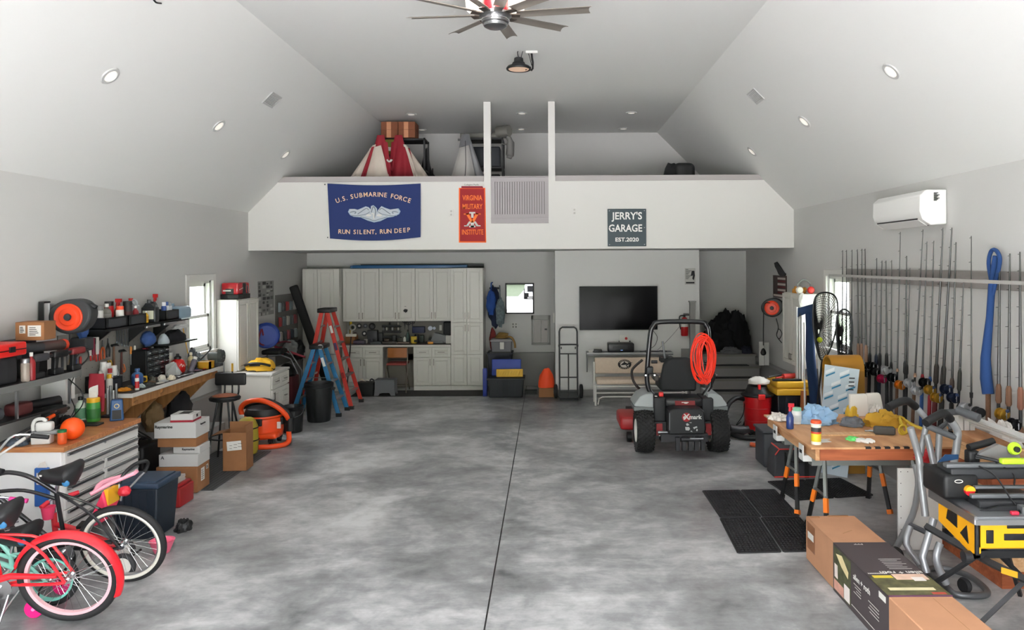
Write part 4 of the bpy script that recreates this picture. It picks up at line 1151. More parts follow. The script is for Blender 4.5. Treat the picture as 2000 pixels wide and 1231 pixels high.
# ================================================================ left wall past the window
bc = cabinet('base_cabinet', 'white base cabinet with two drawers under the yellow bag', (-4.07, 10.84, 0), PI/2, .70, .72, .88, 0,
        doors=((.0, .35, .10, .66, ('v', .05, .56, .13)), (.35, .70, .36, .66, ('h', .525, .51, .1)), (.35, .70, .10, .36, ('h', .525, .23, .1))),
        drawers=((.0, .35, .67, .87, ('h', .175, .77, .12)), (.35, .70, .67, .87, ('h', .525, .77, .12))), toe=.0)
A(bc, 'top', WHITE, bx(-.02, .72, -.03, .74, .881, .91), bev=.004)
cabinet('wall_cabinet', 'tall white wall cabinet beside the left window', (-4.63, 11.0, .915), PI/2, .78, .30, 1.07,
        doors=((0, .39, .01, 1.06, None), (.39, .78, .01, 1.06, None)))
ybg = E('rope_bag', 'yellow canvas bag with a black strap on the white base cabinet', 'bag', (-4.34, 11.16, .916))
A(ybg, 'body', mat('#e0aa22', .7), lump((0, 0, 0), .21, .19, .19, 44, .22, 1.8))
A(ybg, 'strap', BLACK, tube([(-.18, -.14, .09), (-.09, -.20, .12), (0, -.215, .13), (.1, -.2, .12), (.19, -.12, .08)], .018, 8, sm=4), rbx(-.09, .07, -.215, -.185, .085, .135, .01))
A(ybg, 'base_band', mat('#2a2622', .8), lump((0, 0, 0), .215, .195, .045, 44, .1, 1.8))
hm = E('drink_pack', 'shrink-wrapped red and black pack on top of the tall wall cabinet', 'pack', (-4.79, 11.35, 1.986))
A(hm, 'wrap', mat('#b01c26', .25, coat=.5), rbx(-.13, .13, -.22, .22, .07, .25, .03))
A(hm, 'dark_base', BLACK, rbx(-.135, .135, -.225, .225, 0, .075, .01))
A(hm, 'dark_panel', BLACK, bx(.128, .133, -.06, .06, .07, .24), bx(.128, .133, .1, .13, .1, .2), bx(-.06, .06, -.223, -.218, .075, .16))
A(hm, 'glint', PAPER, *[bx(.131, .1345, -.18+.05*i, -.15+.05*i, .14+.01*(i % 3), .15+.01*(i % 3)) for i in range(3)], bx(-.1, .02, -.2235, -.2215, .12, .14))
def posterw(name, label, y0_, y1_, z0_, z1_, tiles):
    t = E(name, label, 'poster', (XL, (y0_+y1_)/2, z0_), world=True)
    A(t, 'sheet', mat('#8e8d8a', .7), bx(XL, XL+.006, y0_, y1_, z0_, z1_))
    rd = random.Random(7)
    ny, nz = tiles
    for m_ in ('#5f5f5d', '#b0afab', '#3c3c3c'):
        sh_ = []
        for i in range(ny):
            for j in range(nz):
                if rd.random() < .4:
                    a = y0_+(y1_-y0_)*(i+.08)/ny
                    b = z0_+(z1_-z0_)*(j+.08)/nz
                    sh_.append(bx(XL+.006, XL+.007+rd.random()*.001, a, a+(y1_-y0_)/ny*rd.uniform(.4, .85), b, b+(z1_-z0_)/nz*rd.uniform(.4, .85)))
        A(t, 'printed_picture', mat(m_, .7), *sh_)
posterw('poster', 'tall black and white poster of small photographs on the left wall', 12.62, 13.34, 1.62, 2.22, (4, 9))
brl = hose_reel('blue round hose reel on the left wall below the poster', (-4.72, 12.35, 1.33), (.5, -1, .05), .10, mat('#1c3a8c', .4), mat('#1c3a8c', .4), XL)
A(brl, 'flange', mat('#1b3a8e', .5), lathe([(0, .012), (.16, .010), (.19, .02), (.205, .035), (.212, .03), (.21, 0), (0, 0)], (0, -.13, 0), 40, (0, -1, 0)), lathe([(0, .0), (.20, .0), (.2, -.012), (0, -.012)], (0, .09, 0), 40, (0, -1, 0)), sharp=12)
A(brl, 'mount', BLACK, bx(-.03, .03, .06, .24, -.05, .05))
bq = Vector((0, -1, 0)).rotation_difference(Vector((.5, -1, .05)).normalized()).to_matrix().transposed()
A(brl, 'hose', mat('#7a1c33', .5), tube([bq @ (Vector(p_)-Vector((-4.72, 12.35, 1.33))) for p_ in ((-4.66, 12.1, 1.35), (-4.68, 12.08, 1.45), (-4.74, 12.12, 1.24), (-4.66, 12.3, 1.16), (-4.6, 12.8, 1.17), (-4.6, 13.2, 1.12))], .013, 8, sm=6), label='dark red air hose')
pg = E('pegboard', 'grey pegboard hung with packaged parts in the far left corner', 'pegboard', (-4.93, 14.0, .7), world=True)
A(pg, 'panel', mat('#6f6d6a', .7), bx(-4.945, -4.93, 13.4, 14.58, .66, 1.95))
rd = random.Random(3)
for i in range(20):
    y, z = 13.5+.2*(i % 5)+.03*(i//5), 1.8-.27*(i//5)
    cc = ('#8f9a9e', '#5f6468', '#a23136', '#35404f', '#b7b3ac', '#3f4244', '#9b4a52', '#6b7a80')[(i*5+i//5) % 8]
    nm = ('silver-grey', 'slate', 'red', 'navy', 'cream', 'charcoal', 'rose', 'blue-grey')[(i*5+i//5) % 8]
    S('parts_packet', '%s packet in row %s from the top, %s column of the corner pegboard' % (nm, ('one', 'two', 'three', 'four')[i//5], ('first', 'second', 'third', 'fourth', 'fifth')[i % 5]), 'packet', mat(cc, .3), rbx(-4.91, -4.88, y-.06, y+.06, z-.16, z, .01), bx(-4.93, -4.88, y-.005, y+.005, z-.005, z+.012), group='packets on the corner pegboard')
ep = E('exercise_frame', 'folded grey steel frame with red tubing standing behind the base cabinet', 'frame', (-4.45, 12.4, 0), world=True)
A(ep, 'tube_frame', mat('#6c6e70', .3, .8), tube([(-4.75, 12.1, 0), (-4.75, 12.1, .98), (-4.4, 12.15, 1.02), (-4.25, 12.2, .95), (-4.15, 12.25, .7)], .014, 8), tube([(-4.75, 12.5, 0), (-4.75, 12.5, 1.0), (-4.4, 12.55, 1.05), (-4.2, 12.6, .7), (-4.2, 12.6, 0)], .014, 8))
A(ep, 'cushion', BLACK, rbx(-4.72, -4.4, 12.15, 12.5, 1.02, 1.1, .03))
A(ep, 'red_bar', mat('#8e2034', .4), cyl((-4.7, 12.7, 1.1), (-4.2, 12.8, .9), .02))
S('black_helmet', 'round black helmet in the far left corner behind the ladders', 'helmet', mat('#151517', .25), lump((-4.68, 13.24, .522), .15, .15, .22, 51, .03))
S('helmet_crate', 'dark red crate under the round black helmet', 'crate', mat('#5d1b22', .6), rbx(-4.85, -4.52, 13.05, 13.42, 0, .518, .02))
S('tool_pouch', 'grey pouch hanging in the corner above the helmet', 'pouch', mat('#8a8c8d', .7), lump((-4.74, 13.62, .98), .12, .13, .13, 53, .3, floor=False))
S('black_pouch', 'black pouch hanging beside the grey one in the corner', 'pouch', BLACK, lump((-4.72, 13.93, .90), .13, .13, .17, 54, .3, floor=False))
S('black_case', 'long black padded rod case leaning against the left tall cabinet', 'case', mat('#121214', .7), prism([(0, 0), (.14, 0), (.12, 1.98), (.02, 1.98)], -.05, .05) if False else xf(rbx(-.08, .08, -.05, .05, 0, 2.16, .03), Matrix.Translation((-4.15, 14.10, .06)) @ Matrix.Rotation(R(-19), 4, 'Y')))

# ---- floor in front of that corner
vc = E('shop_vacuum', 'large orange and black shop vacuum with its hose wrapped over the top', 'vacuum', (-3.98, 10.35, 0))
VO = mat('#ee4f1d', .35)
A(vc, 'tank', VO, lathe([(0, .1), (.22, .1), (.25, .13), (.262, .2), (.255, .38), (0, .38)], n=28), rbx(-.26, .26, -.27, -.1, .12, .2, .03))
A(vc, 'head', VO, lathe([(.255, .385), (.262, .40), (.25, .45), (.2, .49), (0, .5)], n=28))
A(vc, 'latch', BLACK, rbx(-.07, .07, -.285, -.245, .3, .4, .01))
A(vc, 'latch', BLACK, rbx(.2, .285, -.06, .06, .28, .38, .01))
A(vc, 'lid', BLACK, lathe([(.258, .42), (.262, .44), (.235, .51), (.16, .545), (0, .555)], n=28))
A(vc, 'handle', mat('#c9441c', .4), tube([(-.1, 0, .53), (-.08, 0, .60), (.08, 0, .60), (.1, 0, .53)], .025, 8, sm=3))
A(vc, 'power_socket', PAPER, bx(-.25, -.19, -.235, -.215, .4, .45))
A(vc, 'side_label', PAPER, bx(.225, .275, -.13, -.11, .24, .33))
A(vc, 'hose', VO, tube([(-.26, -.05, .36), (-.30, -.06, .5), (-.2, -.1, .6), (0, -.13, .63), (.2, -.12, .55), (.32, -.06, .42), (.36, 0, .3)], .035, 10, sm=6), tube([(.34, .0, .2), (.38, -.14, .05), (.25, -.32, .04), (-.05, -.37, .04), (-.25, -.36, .04)], .035, 10, sm=6))
A(vc, 'hose_cuff', BLACK, tube([(-.26, -.06, .30), (-.26, -.06, .42)], .045, 12), tube([(-.28, -.02, .53), (0, 0, .6), (.3, -.02, .47), (.36, 0, .3)], .045, 10, sm=5), tube([(.36, .0, .36), (.36, 0, .18)], .06, 12))
for k in range(4):
    a = PI/4+k*PI/2
    A(vc, 'wheel', BLACK, cyl((.22*math.cos(a)-.02, .22*math.sin(a), .05), (.22*math.cos(a)+.02, .22*math.sin(a), .05), .05), bx(.22*math.cos(a)-.035, .22*math.cos(a)+.035, .22*math.sin(a)-.03, .22*math.sin(a)+.03, .06, .12))
bk = E('bucket', 'black plastic bucket with a pale logo beside the orange vacuum', 'bucket', (-3.84, 11.1, 0))
A(bk, 'shell', mat('#1a1c1f', .4), lathe([(0, 0), (.135, .0), (.14, .01), (.155, .30), (.165, .30), (.165, .33), (.156, .335), (.166, .375), (.17, .38), (.16, .385), (.14, .30), (.13, .02), (0, .015)], n=32))
A(bk, 'logo', PAPER, tube([(-.01, -.158, .185), (.03, -.156, .178), (.055, -.152, .185), (.062, -.15, .20)], .006, 6), tube([(-.02, -.157, .155), (.03, -.154, .155), (.06, -.148, .165)], .003, 6))
A(bk, 'bail_handle', STEEL, tube([(-.17, 0, .35), (-.15, -.09, .27), (0, -.18, .23), (.15, -.09, .27), (.17, 0, .35)], .004, 6, sm=5))
tcn = E('trash_can', 'round black rubbish can in front of the blue stepladder', 'trash can', (-3.68, 11.86, 0))
A(tcn, 'barrel', mat('#15171a', .5), lathe([(0, 0), (.17, .0), (.18, .02), (.21, .54), (.225, .55), (.23, .6), (.218, .61), (.2, .56), (.165, .03), (0, .025)], n=36))
A(tcn, 'handle', BLACK, bx(-.25, -.21, -.05, .05, .5, .53), bx(.21, .25, -.05, .05, .5, .53))

def ladder(label, xt, yc, ht, xf_, xr, wbot, wtop, col, steps, cap, lab):
    """side-on A-frame: front feet at x=xf_, rear feet at x=xr, top at x=xt"""
    t = E('step_ladder', label, 'ladder', (xf_, yc, 0), world=True)
    def rail(x0_, x1_, w0, w1, m, nm, foot):
        for s in (-1, 1):
            p, q = Vector((x0_, yc+s*w0/2, .02)), Vector((x1_, yc+s*w1/2, ht-.03))
            d = (q-p).normalized()
            a = Vector((d.z, 0, -d.x))*.034
            b = Vector((0, .014, 0))
            v = [tuple(o+i*a+j*b) for o in (p, q) for i in (-1, 1) for j in (-1, 1)]
            r = A(t, nm, m, (v, [(0, 1, 3, 2), (4, 6, 7, 5), (0, 4, 5, 1), (2, 3, 7, 6), (0, 2, 6, 4), (1, 5, 7, 3)]), bev=.004)
            A(r, 'foot', foot, cb((x0_, yc+s*w0/2, .03), (.085, .045, .06)))
            if nm == 'front_rail' and s < 0:
                for (f, l0, mm) in lab:
                    o = p.lerp(q, f)
                    A(r, 'sticker', mm, *[(lambda c: ([tuple(c+Vector((k[0]*d.x*l0+k[1]*.022*d.z, -.016-.001*k[2], k[0]*d.z*l0-k[1]*.022*d.x))) for k in ((-1, -1, 0), (1, -1, 0), (1, 1, 0), (-1, 1, 0), (-1, -1, 1), (1, -1, 1), (1, 1, 1), (-1, 1, 1))], [(0, 1, 2, 3), (7, 6, 5, 4), (0, 4, 5, 1), (1, 5, 6, 2), (2, 6, 7, 3), (3, 7, 4, 0)]))(o)])
    rail(xf_, xt+.05, wbot, wtop, col, 'front_rail', BLACK)
    rail(xr, xt-.05, wbot*.93, wtop, col, 'rear_rail', BLACK)
    for i in range(steps):
        f = (i+1)/(steps+1)
        z_ = f*ht
        x_ = xf_+(xt+.05-xf_)*f
        w_ = wbot+(wtop-wbot)*f
        A(t, 'step', ALU, bx(x_-.045, x_+.035, yc-w_/2+.015, yc+w_/2-.015, z_-.03, z_), bev=.003)
        xr_ = xr+(xt-.05-xr)*f
        A(t, 'rear_brace', ALU, bx(xr_-.01, xr_+.01, yc-w_*.46, yc+w_*.46, z_-.02, z_+.01))
    A(t, 'spreader', STEEL, bx(xr+(xt-xr)*.55, xf_+(xt-xf_)*.55, yc-wbot*.3, yc-wbot*.29, ht*.545, ht*.555))
    A(t, 'cap', cap, rbx(xt-.12, xt+.12, yc-wtop/2-.04, yc+wtop/2+.04, ht-.04, ht+.035, .015), bev=.003)
    return t
WST = mat('#e3e3e0', .5)
lr = ladder('tall red fibreglass stepladder', -3.91, 13.1, 1.70, -3.40, -4.28, .66, .34, mat('#c9382d', .45), 5, mat('#1c1c1e', .45), ((.80, .10, WST), (.62, .10, mat('#3b2a55', .5)), (.33, .07, mat('#8e1713', .5))))
lb = ladder('shorter blue stepladder in front of the red one', -3.84, 12.42, 1.14, -3.45, -4.22, .52, .30, mat('#2f76a8', .45), 3, mat('#19191c', .45), ((.76, .12, WST),))
A(lb, 'emblem', LGREY, lathe([(0, 0), (.045, .0), (.045, .004), (0, .004)], (-3.77, 12.235, 1.14), 20, (0, -1, 0)))

# ================================================================ back wall: cabinets
YC = 14.6
TD = .57
cabinet('tall_cabinet', 'tall white cabinet in the left corner behind the red ladder', (-4.84, YC, 0), 0, .72, TD, 2.42,
        doors=((0, .30, 1.36, 2.41, None), (.30, .62, 1.36, 2.41, None), (0, .30, .11, 1.35, None), (.30, .62, .11, 1.35, None)), toe=.1)
UX = [-4.10, -3.37, -2.65, -1.925]
for i in range(3):
    w_ = UX[i+1]-UX[i]-.004
    t = cabinet('upper_cabinet', ('left white double-door cabinet over the counter, next to the tall corner unit', 'middle white double-door cabinet over the counter, with a dark sticker', 'right white double-door cabinet over the counter, next to the tall right unit')[i], (UX[i], YC+.2, 0), 0, w_, .36, 2.42, z0=1.36,
            doors=((0, w_/2, 1.362, 2.415, ('v', w_/2-.035, 1.475, .13)), (w_/2, w_, 1.362, 2.415, ('v', w_/2+.035, 1.475, .13))), group='white cabinets over the counter')
    if i == 1:
        A(t, 'sticker', INK, lump((w_*.73, -.022, 1.575), .042, .003, .03, 6, .4, 3, floor=False), cyl((w_*.73, -.022, 1.53), (w_*.73, -.024, 1.56), .006), bx(w_*.7, w_*.75, -.024, -.021, 1.655, 1.662))
cabinet('tall_cabinet', 'tall white double cabinet at the right end of the counter', (-1.92, YC, 0), 0, .64, TD, 2.42,
        doors=((0, .32, 1.355, 2.415, ('v', .285, 1.48, .13)), (.32, .64, 1.355, 2.415, ('v', .355, 1.48, .13)),
               (0, .32, .72, 1.345, ('v', .285, 1.24, .13)), (.32, .64, .72, 1.345, ('v', .355, 1.24, .13)), (0, .32, .11, .715, None), (.32, .64, .11, .715, None)), toe=.1)
def base(label, x, w_):
    return cabinet('base_cabinet', label, (x, YC, 0), 0, w_, TD, .875,
        doors=((0, w_/2, .11, .66, ('v', w_/2-.035, .57, .13)), (w_/2, w_, .11, .66, ('v', w_/2+.035, .57, .13))),
        drawers=((0, w_/2, .67, .865, ('h', w_/4, .765, .14)), (w_/2, w_, .67, .865, ('h', w_*.75, .765, .14))), toe=.1, group='white base cabinets under the counter')
base('white base cabinet left of the folding chair', -4.06, .80)
base('white base cabinet right of the folding chair', -2.66, .735)
ct = E('countertop', 'long pale countertop running between the two tall cabinets', 'countertop', (-3.0, 14.88, .876), world=True)
A(ct, 'slab', mat('#6b5f5a', .5), bx(-4.105, -1.925, YC-.02, YB-.03, .878, .908))
A(ct, 'front_edge', mat('#dedad4', .5), bx(-4.105, -1.925, YC-.032, YC-.02, .876, .91))
A(ct, 'kneehole_panel', mat('#8d867f', .6), bx(-3.255, -2.665, YC+.48, YC+.5, .0, .876))
pg2 = E('pegboard', 'dark grey pegboard behind the counter', 'pegboard', (-3.0, 15.19, .91), world=True)
A(pg2, 'panel', mat('#77746f', .7), bx(-4.08, -1.95, YB-.028, YB-.012, .912, 1.355))
S('long_blue_case', 'long flat blue case on top of the white cabinets', 'case', mat('#2b5f8e', .4), rbx(-3.93, -1.62, 14.85, 14.98, 2.421, 2.485, .012), rbx(-3.97, -3.93, 14.86, 14.97, 2.425, 2.48, .006))
S('dark_strip', 'thin black rail lying behind the long blue case', 'rail', BLACK, bx(-3.8, -1.3, 15.02, 15.06, 2.421, 2.50))

# counter clutter
YK = 15.02
def rollring(label, x, z, r, col, hub):
    t = E('tape_roll', label, 'tape roll', (x, 15.165, z), group='rolls hung behind the counter')
    A(t, 'roll', mat(col, .5), ring((0, -.04, 0), r*.78, r*.26, (0, 1, 0), 28, 8))
    A(t, 'core', mat(hub, .5), cyl((0, -.05, 0), (0, -.02, 0), r*.4), cyl((0, -.05, 0), (0, .01, 0), .006))
for i, (px, py, r, c_, h_) in enumerate(((688, 640, .068, '#c9c7c1', '#2a2a2c'), (701, 637, .05, '#3d3d40', '#e4e2de'), (713, 637, .045, '#60636a', '#9aa0a8'), (726, 638, .068, '#202126', '#44454a'), (693, 654, .05, '#5a4a46', '#2a2a2c'), (711, 652, .052, '#2f3034', '#e1dfdb'))):
    p = P(px, py, 15.1)
    rollring(('pale tape roll highest on the left', 'dark tape roll with a white core', 'small grey tape roll', 'largest black roll', 'brown tape roll lower left', 'black roll with a white core, lower row')[i] + ' on the pegboard behind the counter', p.x, p.z, r, c_, h_)
def stuff(px0, px1, py0, py1, name, label, cat, m, y=YK, d=.12, z0=None, r=.012):
    a, b = P(px0, py1, y), P(px1, py0, y)
    z = .911 if z0 is None else z0
    return S(name, label, cat, m, rbx(a.x, b.x, y-d/2, y+d/2, z, max(z+.012, b.z), r if min(b.x-a.x, d, b.z-z) > 2.2*r else .003, 2))
stuff(691, 714, 665, 672, 'radio', 'mauve-grey radio on the counter left of the black basket shelf', 'radio', mat('#5b5062', .5), y=14.8)
stuff(718, 738, 645, 672, 'wire_spool', 'black and white wire spool on the counter', 'spool', mat('#3a3a3e', .5))
tr = E('tool_rack', 'black tool rack on the pegboard behind the counter', 'rack', (P(762, 640, 15.1).x, 15.16, 1.0), world=True)
for i in range(3):
    a, b = P(744, 0, 15.1).x, P(780, 0, 15.1).x
    A(tr, 'shelf', BLACK, bx(a, b, 15.02, 15.17, 1.0+i*.11, 1.012+i*.11), bx(a, b, 15.02, 15.03, 1.0+i*.11, 1.05+i*.11))
for i in range(6):
    x = P(747+i*5.6, 0, 15.1).x
    S('glue_gun' if i % 2 else 'hobby_tool', ('grey', 'white', 'black', 'silver', 'brown', 'pale')[i]+' hand tool standing in the black rack behind the counter', 'hand tool', mat(('#7d7f82', '#d9d7d3', '#1f1f21', '#b6b8ba', '#5b4a40', '#cfc6ba')[i], .5), rbx(x-.014, x+.014, 15.06, 15.1, 1.126, 1.126+.09+.05*(i % 3), .006), group='hand tools in the black counter rack')
for i, (px, py, h_, c_) in enumerate(((790, 630, .3, '#1d1d1f'), (797, 634, .28, '#26262a'), (805, 632, .24, '#3a3a3c'))):
    p = P(px, py, 15.12)
    S('scissors', ('black', 'dark grey', 'charcoal')[i]+' scissors hung right of the black rack', 'hand tool', mat(c_, .4), ring((p.x-.02, 15.15, p.z+.02), .024, .007, (0, 1, 0), 16, 6), ring((p.x+.022, 15.15, p.z+.02), .024, .007, (0, 1, 0), 16, 6), prism([(p.x-.015, p.z), (p.x+.015, p.z), (p.x, p.z-h_*.5)], 15.145, 15.155), group='scissors hung behind the counter')
stuff(806, 830, 638, 650, 'blue_ruler', 'dark navy box mounted right of the scissors', 'box', mat('#20284a', .5), y=15.10, d=.14, z0=P(820, 650, 15.12).z)
bottle((P(787, 0, 14.95).x, 14.95, .911), .03, .15, PAPER, GREY, 'white glue bottle on the counter near the folding chair', 'bottle')
bottle((P(793, 0, 15.0).x, 15.0, .911), .03, .26, mat('#39504c', .4), BLACK, 'dark green bottle on the counter', 'bottle')
yb2 = stuff(803, 814, 657, 668, 'sticky_note_box', 'small yellow box with black print on the counter', 'box', mat('#d9b62f', .5), y=14.85, d=.06)
A(yb2, 'print', INK, bx(P(805, 0, 14.81).x, P(811, 0, 14.81).x, 14.816, 14.82, .94, .985))
bottle((P(810, 0, 14.98).x, 14.98, .911), .04, .17, mat('#2c2430', .4), BLACK, 'dark jar behind the yellow box', 'jar', 'jar')
S('grey_machine', 'grey slanted bench machine at the right end of the counter', 'machine', mat('#6b6d70', .4), prism([(-2.35, .98), (-2.28, 1.12), (-1.98, 1.05), (-1.98, .93), (-2.3, .912)], 14.82, 15.0), rbx(-2.42, -2.1, 14.8, 14.98, .911, .965, .012))
S('picture_block', 'small white picture block leaning at the right end of the counter', 'picture frame', PAPER, rot(bx(-2.045, -1.94, 14.76, 14.785, .911, 1.075), -.1, 'X', (0, 14.77, .911)))
S('counter_light', 'round clip lamp with a blue-white face behind the counter', 'lamp', mat('#cfd6e6', .3), cyl((-2.41, 15.1, 1.19), (-2.41, 15.16, 1.19), .045), cyl((-2.33, 15.12, 1.19), (-2.33, 15.165, 1.19), .03))
S('dark_speaker', 'dark tower speaker standing in the right corner of the counter', 'speaker', DARK, rbx(-2.13, -1.95, 15.02, 15.15, .911, 1.33, .03))
S('wall_charger', 'white wall outlet with a black plug at the right end of the counter', 'outlet', PAPER, bx(-2.23, -2.18, 15.16, 15.172, 1.14, 1.25))
for i, (px, c_, w_) in enumerate(((725, '#5c5f64', 20), (748, '#4a443f', 28), (776, '#7b6a5f', 24), (832, '#3a3136', 20))):
    stuff(px, px+w_, 668-i % 2, 672, 'paper_stack', ('grey', 'dark brown', 'tan', 'plum')[i]+' flat stack of sheets on the counter', 'papers', mat(c_, .7), y=14.78+.05*i, d=.14, r=.002)
stuff(836, 846, 668, 671, 'marker_box', 'small orange box on the counter under the slanted machine', 'box', mat('#e0932a', .5), y=14.72, d=.05, r=.002)
S('level_stick', 'short yellow level standing on the pegboard at the left end of the counter', 'level', mat('#d9b32b', .5), bx(-4.06, -4.02, 15.14, 15.17, 1.03, 1.33))
S('left_carton', 'brown carton at the left end of the counter', 'box', CARD, rbx(-4.08, -3.88, 14.85, 15.1, .911, 1.06, .003, 1))
bw = E('push_broom', 'black-handled broom standing in front of the left base cabinet', 'broom', P(682, 760, 14.3), world=True)
a, b = P(686, 655, 14.3), P(677, 762, 14.3)
b.z = .04
A(bw, 'pole', BLACK, cyl(b, a, .011))
A(bw, 'head', mat('#d2cbbd', .7), cb((a.x, a.y, a.z+.0), (.2, .05, .05)), cyl(a, a+Vector((.01, 0, .09)), .02))
A(bw, 'foot', RUBBER, cyl(b-Vector((0, 0, .04)), b, .016))

# folding chair in the kneehole
fc = E('folding_chair', 'brown folding chair standing in the kneehole of the counter', 'chair', (-2.96, 14.50, .012))
A(fc, 'backrest', mat('#a8642c', .5), sheet(lambda s, t: (-.19+.38*s, .0-.03*math.sin(PI*s)+.02*t, .66+.19*t), 10, 4, .012))
A(fc, 'seat', mat('#8f3a35', .6), rbx(-.19, .19, -.12, .26, .52, .56, .012))
for s in (-1, 1):
    A(fc, 'frame_leg', mat('#6f655c', .4, .6), tube([(s*.2, .0, .845), (s*.2, .0, .62), (s*.205, -.2, .0)], .011, 8))
    A(fc, 'rear_leg', mat('#6f655c', .4, .6), tube([(s*.18, -.1, .53), (s*.185, .26, .0)], .010, 8))
A(fc, 'crossbar', mat('#6f655c', .4, .6), cyl((-.2, -.16, .12), (.2, -.16, .12), .008), cyl((-.185, .19, .1), (.185, .19, .1), .008), cyl((-.2, .0, .64), (.2, .0, .64), .008))
lm = E('floor_mat', 'long dark mat on the floor in front of the back cabinets', 'mat', (-2.6, 14.2, 0), world=True)
A(lm, 'pad', mat('#3a3837', .85), rbx(-3.75, -1.24, 13.98, 14.60, .001, .011, .004, 1))
ss = E('step_stool', 'grey plastic step stool on the long dark mat', 'stool', (P(754, 770, 14.14).x, 14.14, .0115))
GS = mat('#65666a', .5)
A(ss, 'top', GS, rbx(-.19, .19, -.14, .14, .27, .30, .008))
A(ss, 'side', GS, prism([(-.17, .27), (.17, .27), (.2, 0), (.12, 0), (.09, .05), (-.09, .05), (-.12, 0), (-.2, 0)], -.13, -.11))
A(ss, 'side', GS, prism([(-.17, .27), (.17, .27), (.2, 0), (.12, 0), (.09, .05), (-.09, .05), (-.12, 0), (-.2, 0)], .11, .13))
A(ss, 'end', GS, prism([(-.12, .27), (.12, .27), (.14, 0), (.08, 0), (.06, .04), (-.06, .04), (-.08, 0), (-.14, 0)], -.185, -.165, 'x'))
A(ss, 'end', GS, prism([(-.12, .27), (.12, .27), (.14, 0), (.08, 0), (.06, .04), (-.06, .04), (-.08, 0), (-.14, 0)], .165, .185, 'x'))
bsk = E('basket', 'black fabric basket of shoes beside the grey step stool', 'basket', (P(716, 772, 14.2).x, 14.16, .0115))
A(bsk, 'shell', BLACK, prism([(-.16, 0), (.16, 0), (.17, .24), (-.17, .24)], -.13, .13), bev=.01)
for i, (x, c_) in enumerate(((-.09, '#d7cdb8'), (.02, '#cfc9bd'), (.11, '#3a3a3e'))):
    S('shoe', ('cream', 'pale', 'dark')[i]+' sandal sticking out of the black basket', 'shoe', mat(c_, .7), tube([(bsk.location.x+x-.04, 14.16, .27), (bsk.location.x+x, 14.14, .31), (bsk.location.x+x+.05, 14.16, .275)], .014, 8, sm=4), group='sandals in the black basket')

# ---- back wall, middle
jk = E('hanging_jacket', 'dark navy jacket hanging at the end of the tall cabinet', 'jacket', (-1.09, 15.05, 1.3), world=True)
A(jk, 'coat', mat('#17233f', .8), lump((-1.10, 15.05, 1.62), .12, .10, .40, 61, .25, 1.8, floor=False))
A(jk, 'hook', BLACK, bx(-1.2, -1.0, 15.16, 15.2, 1.98, 2.02), cyl((-1.1, 15.05, 1.99), (-1.1, 15.2, 1.99), .012))
S('blue_jacket', 'bright blue jacket sleeve hanging in front of the navy jacket', 'jacket', mat('#1f468f', .8), lump((-1.14, 14.80, 1.72), .09, .06, .24, 62, .3, 2, floor=False), tube([(-1.14, 14.80, 1.9), (-1.14, 14.86, 2.11), (-1.14, 15.17, 2.12)], .014, 8))
S('striped_jacket', 'grey-green jacket with pale stripes hanging nearest the mirror', 'jacket', mat('#5d6a6e', .8, var=.35, scale=22), lump((-.96, 14.84, 1.52), .09, .06, .30, 63, .25, 2, floor=False), tube([(-.96, 14.84, 1.75), (-.97, 14.9, 2.04), (-.99, 15.17, 2.05)], .012, 8))
S('red_apron', 'dark red apron hanging below the jackets', 'apron', mat('#7a2724', .8), lump((-1.13, 15.08, .95), .07, .05, .24, 64, .2, 2, floor=False))
mr = E('mirror', 'black framed mirror on the back wall reflecting the drive', 'mirror', (-.58, YB, 1.46), world=True)
a, b = P(987, 613.5, 15.17), P(1043, 553, 15.17)
A(mr, 'frame', BLACK, bx(a.x, b.x, YB-.03, YB-.002, a.z, a.z+.028), bx(a.x, b.x, YB-.03, YB-.002, b.z-.028, b.z), bx(a.x, a.x+.028, YB-.03, YB-.002, a.z, b.z), bx(b.x-.028, b.x, YB-.03, YB-.002, a.z, b.z))
A(mr, 'glass', mat('#5a5a5b', .0, 1.0, name='silvered_glass'), bx(a.x+.02, b.x-.02, YB-.016, YB-.004, a.z+.02, b.z-.02))
def outlet(name, label, x, y, z, m=PAPER, w_=.07, h_=.115, gang=1, group=None):
    t = E(name, label, 'outlet' if name == 'outlet' else 'switch', (x, y, z), group=group)
    A(t, 'plate', m, rbx(-w_/2*gang, w_/2*gang, -.008, 0, -h_/2, h_/2, .003, 2))
    A(t, 'socket', mat('#55534f', .5) if name == 'outlet' and m is not LOFTW else mat('#b9b5b0', .5), *[bx(-w_/2*gang+w_*(i+.3), -w_/2*gang+w_*(i+.7), -.0095, -.0075, s*.028-.016, s*.028+.016) for i in range(gang) for s in (-1, 1)])
outlet('outlet', 'white double wall outlet under the mirror', P(1005, 636, 15.2).x, YB, P(1005, 636, 15.2).z, gang=2, w_=.06)
pn = E('breaker_panel', 'grey electrical breaker panel in the back wall', 'electrical panel', (-.15, YB, 1.1), world=True)
a, b = P(1038, 674, 15.17), P(1075, 616, 15.17)
PM = mat('#8c8b86', .45)
A(pn, 'trim_frame', PM, bx(a.x, a.x+.035, YB-.02, YB, a.z, b.z), bx(b.x-.035, b.x, YB-.02, YB, a.z, b.z), bx(a.x, b.x, YB-.02, YB, a.z, a.z+.045), bx(a.x, b.x, YB-.02, YB, b.z-.09, b.z), bev=.003)
A(pn, 'door', mat('#a09a97', .45), bx(a.x+.05, (a.x+b.x)/2+.0, YB-.018, YB-.002, a.z+.05, b.z-.1), bx((a.x+b.x)/2+.006, b.x-.06, YB-.018, YB-.002, a.z+.05, b.z-.1), bev=.003)
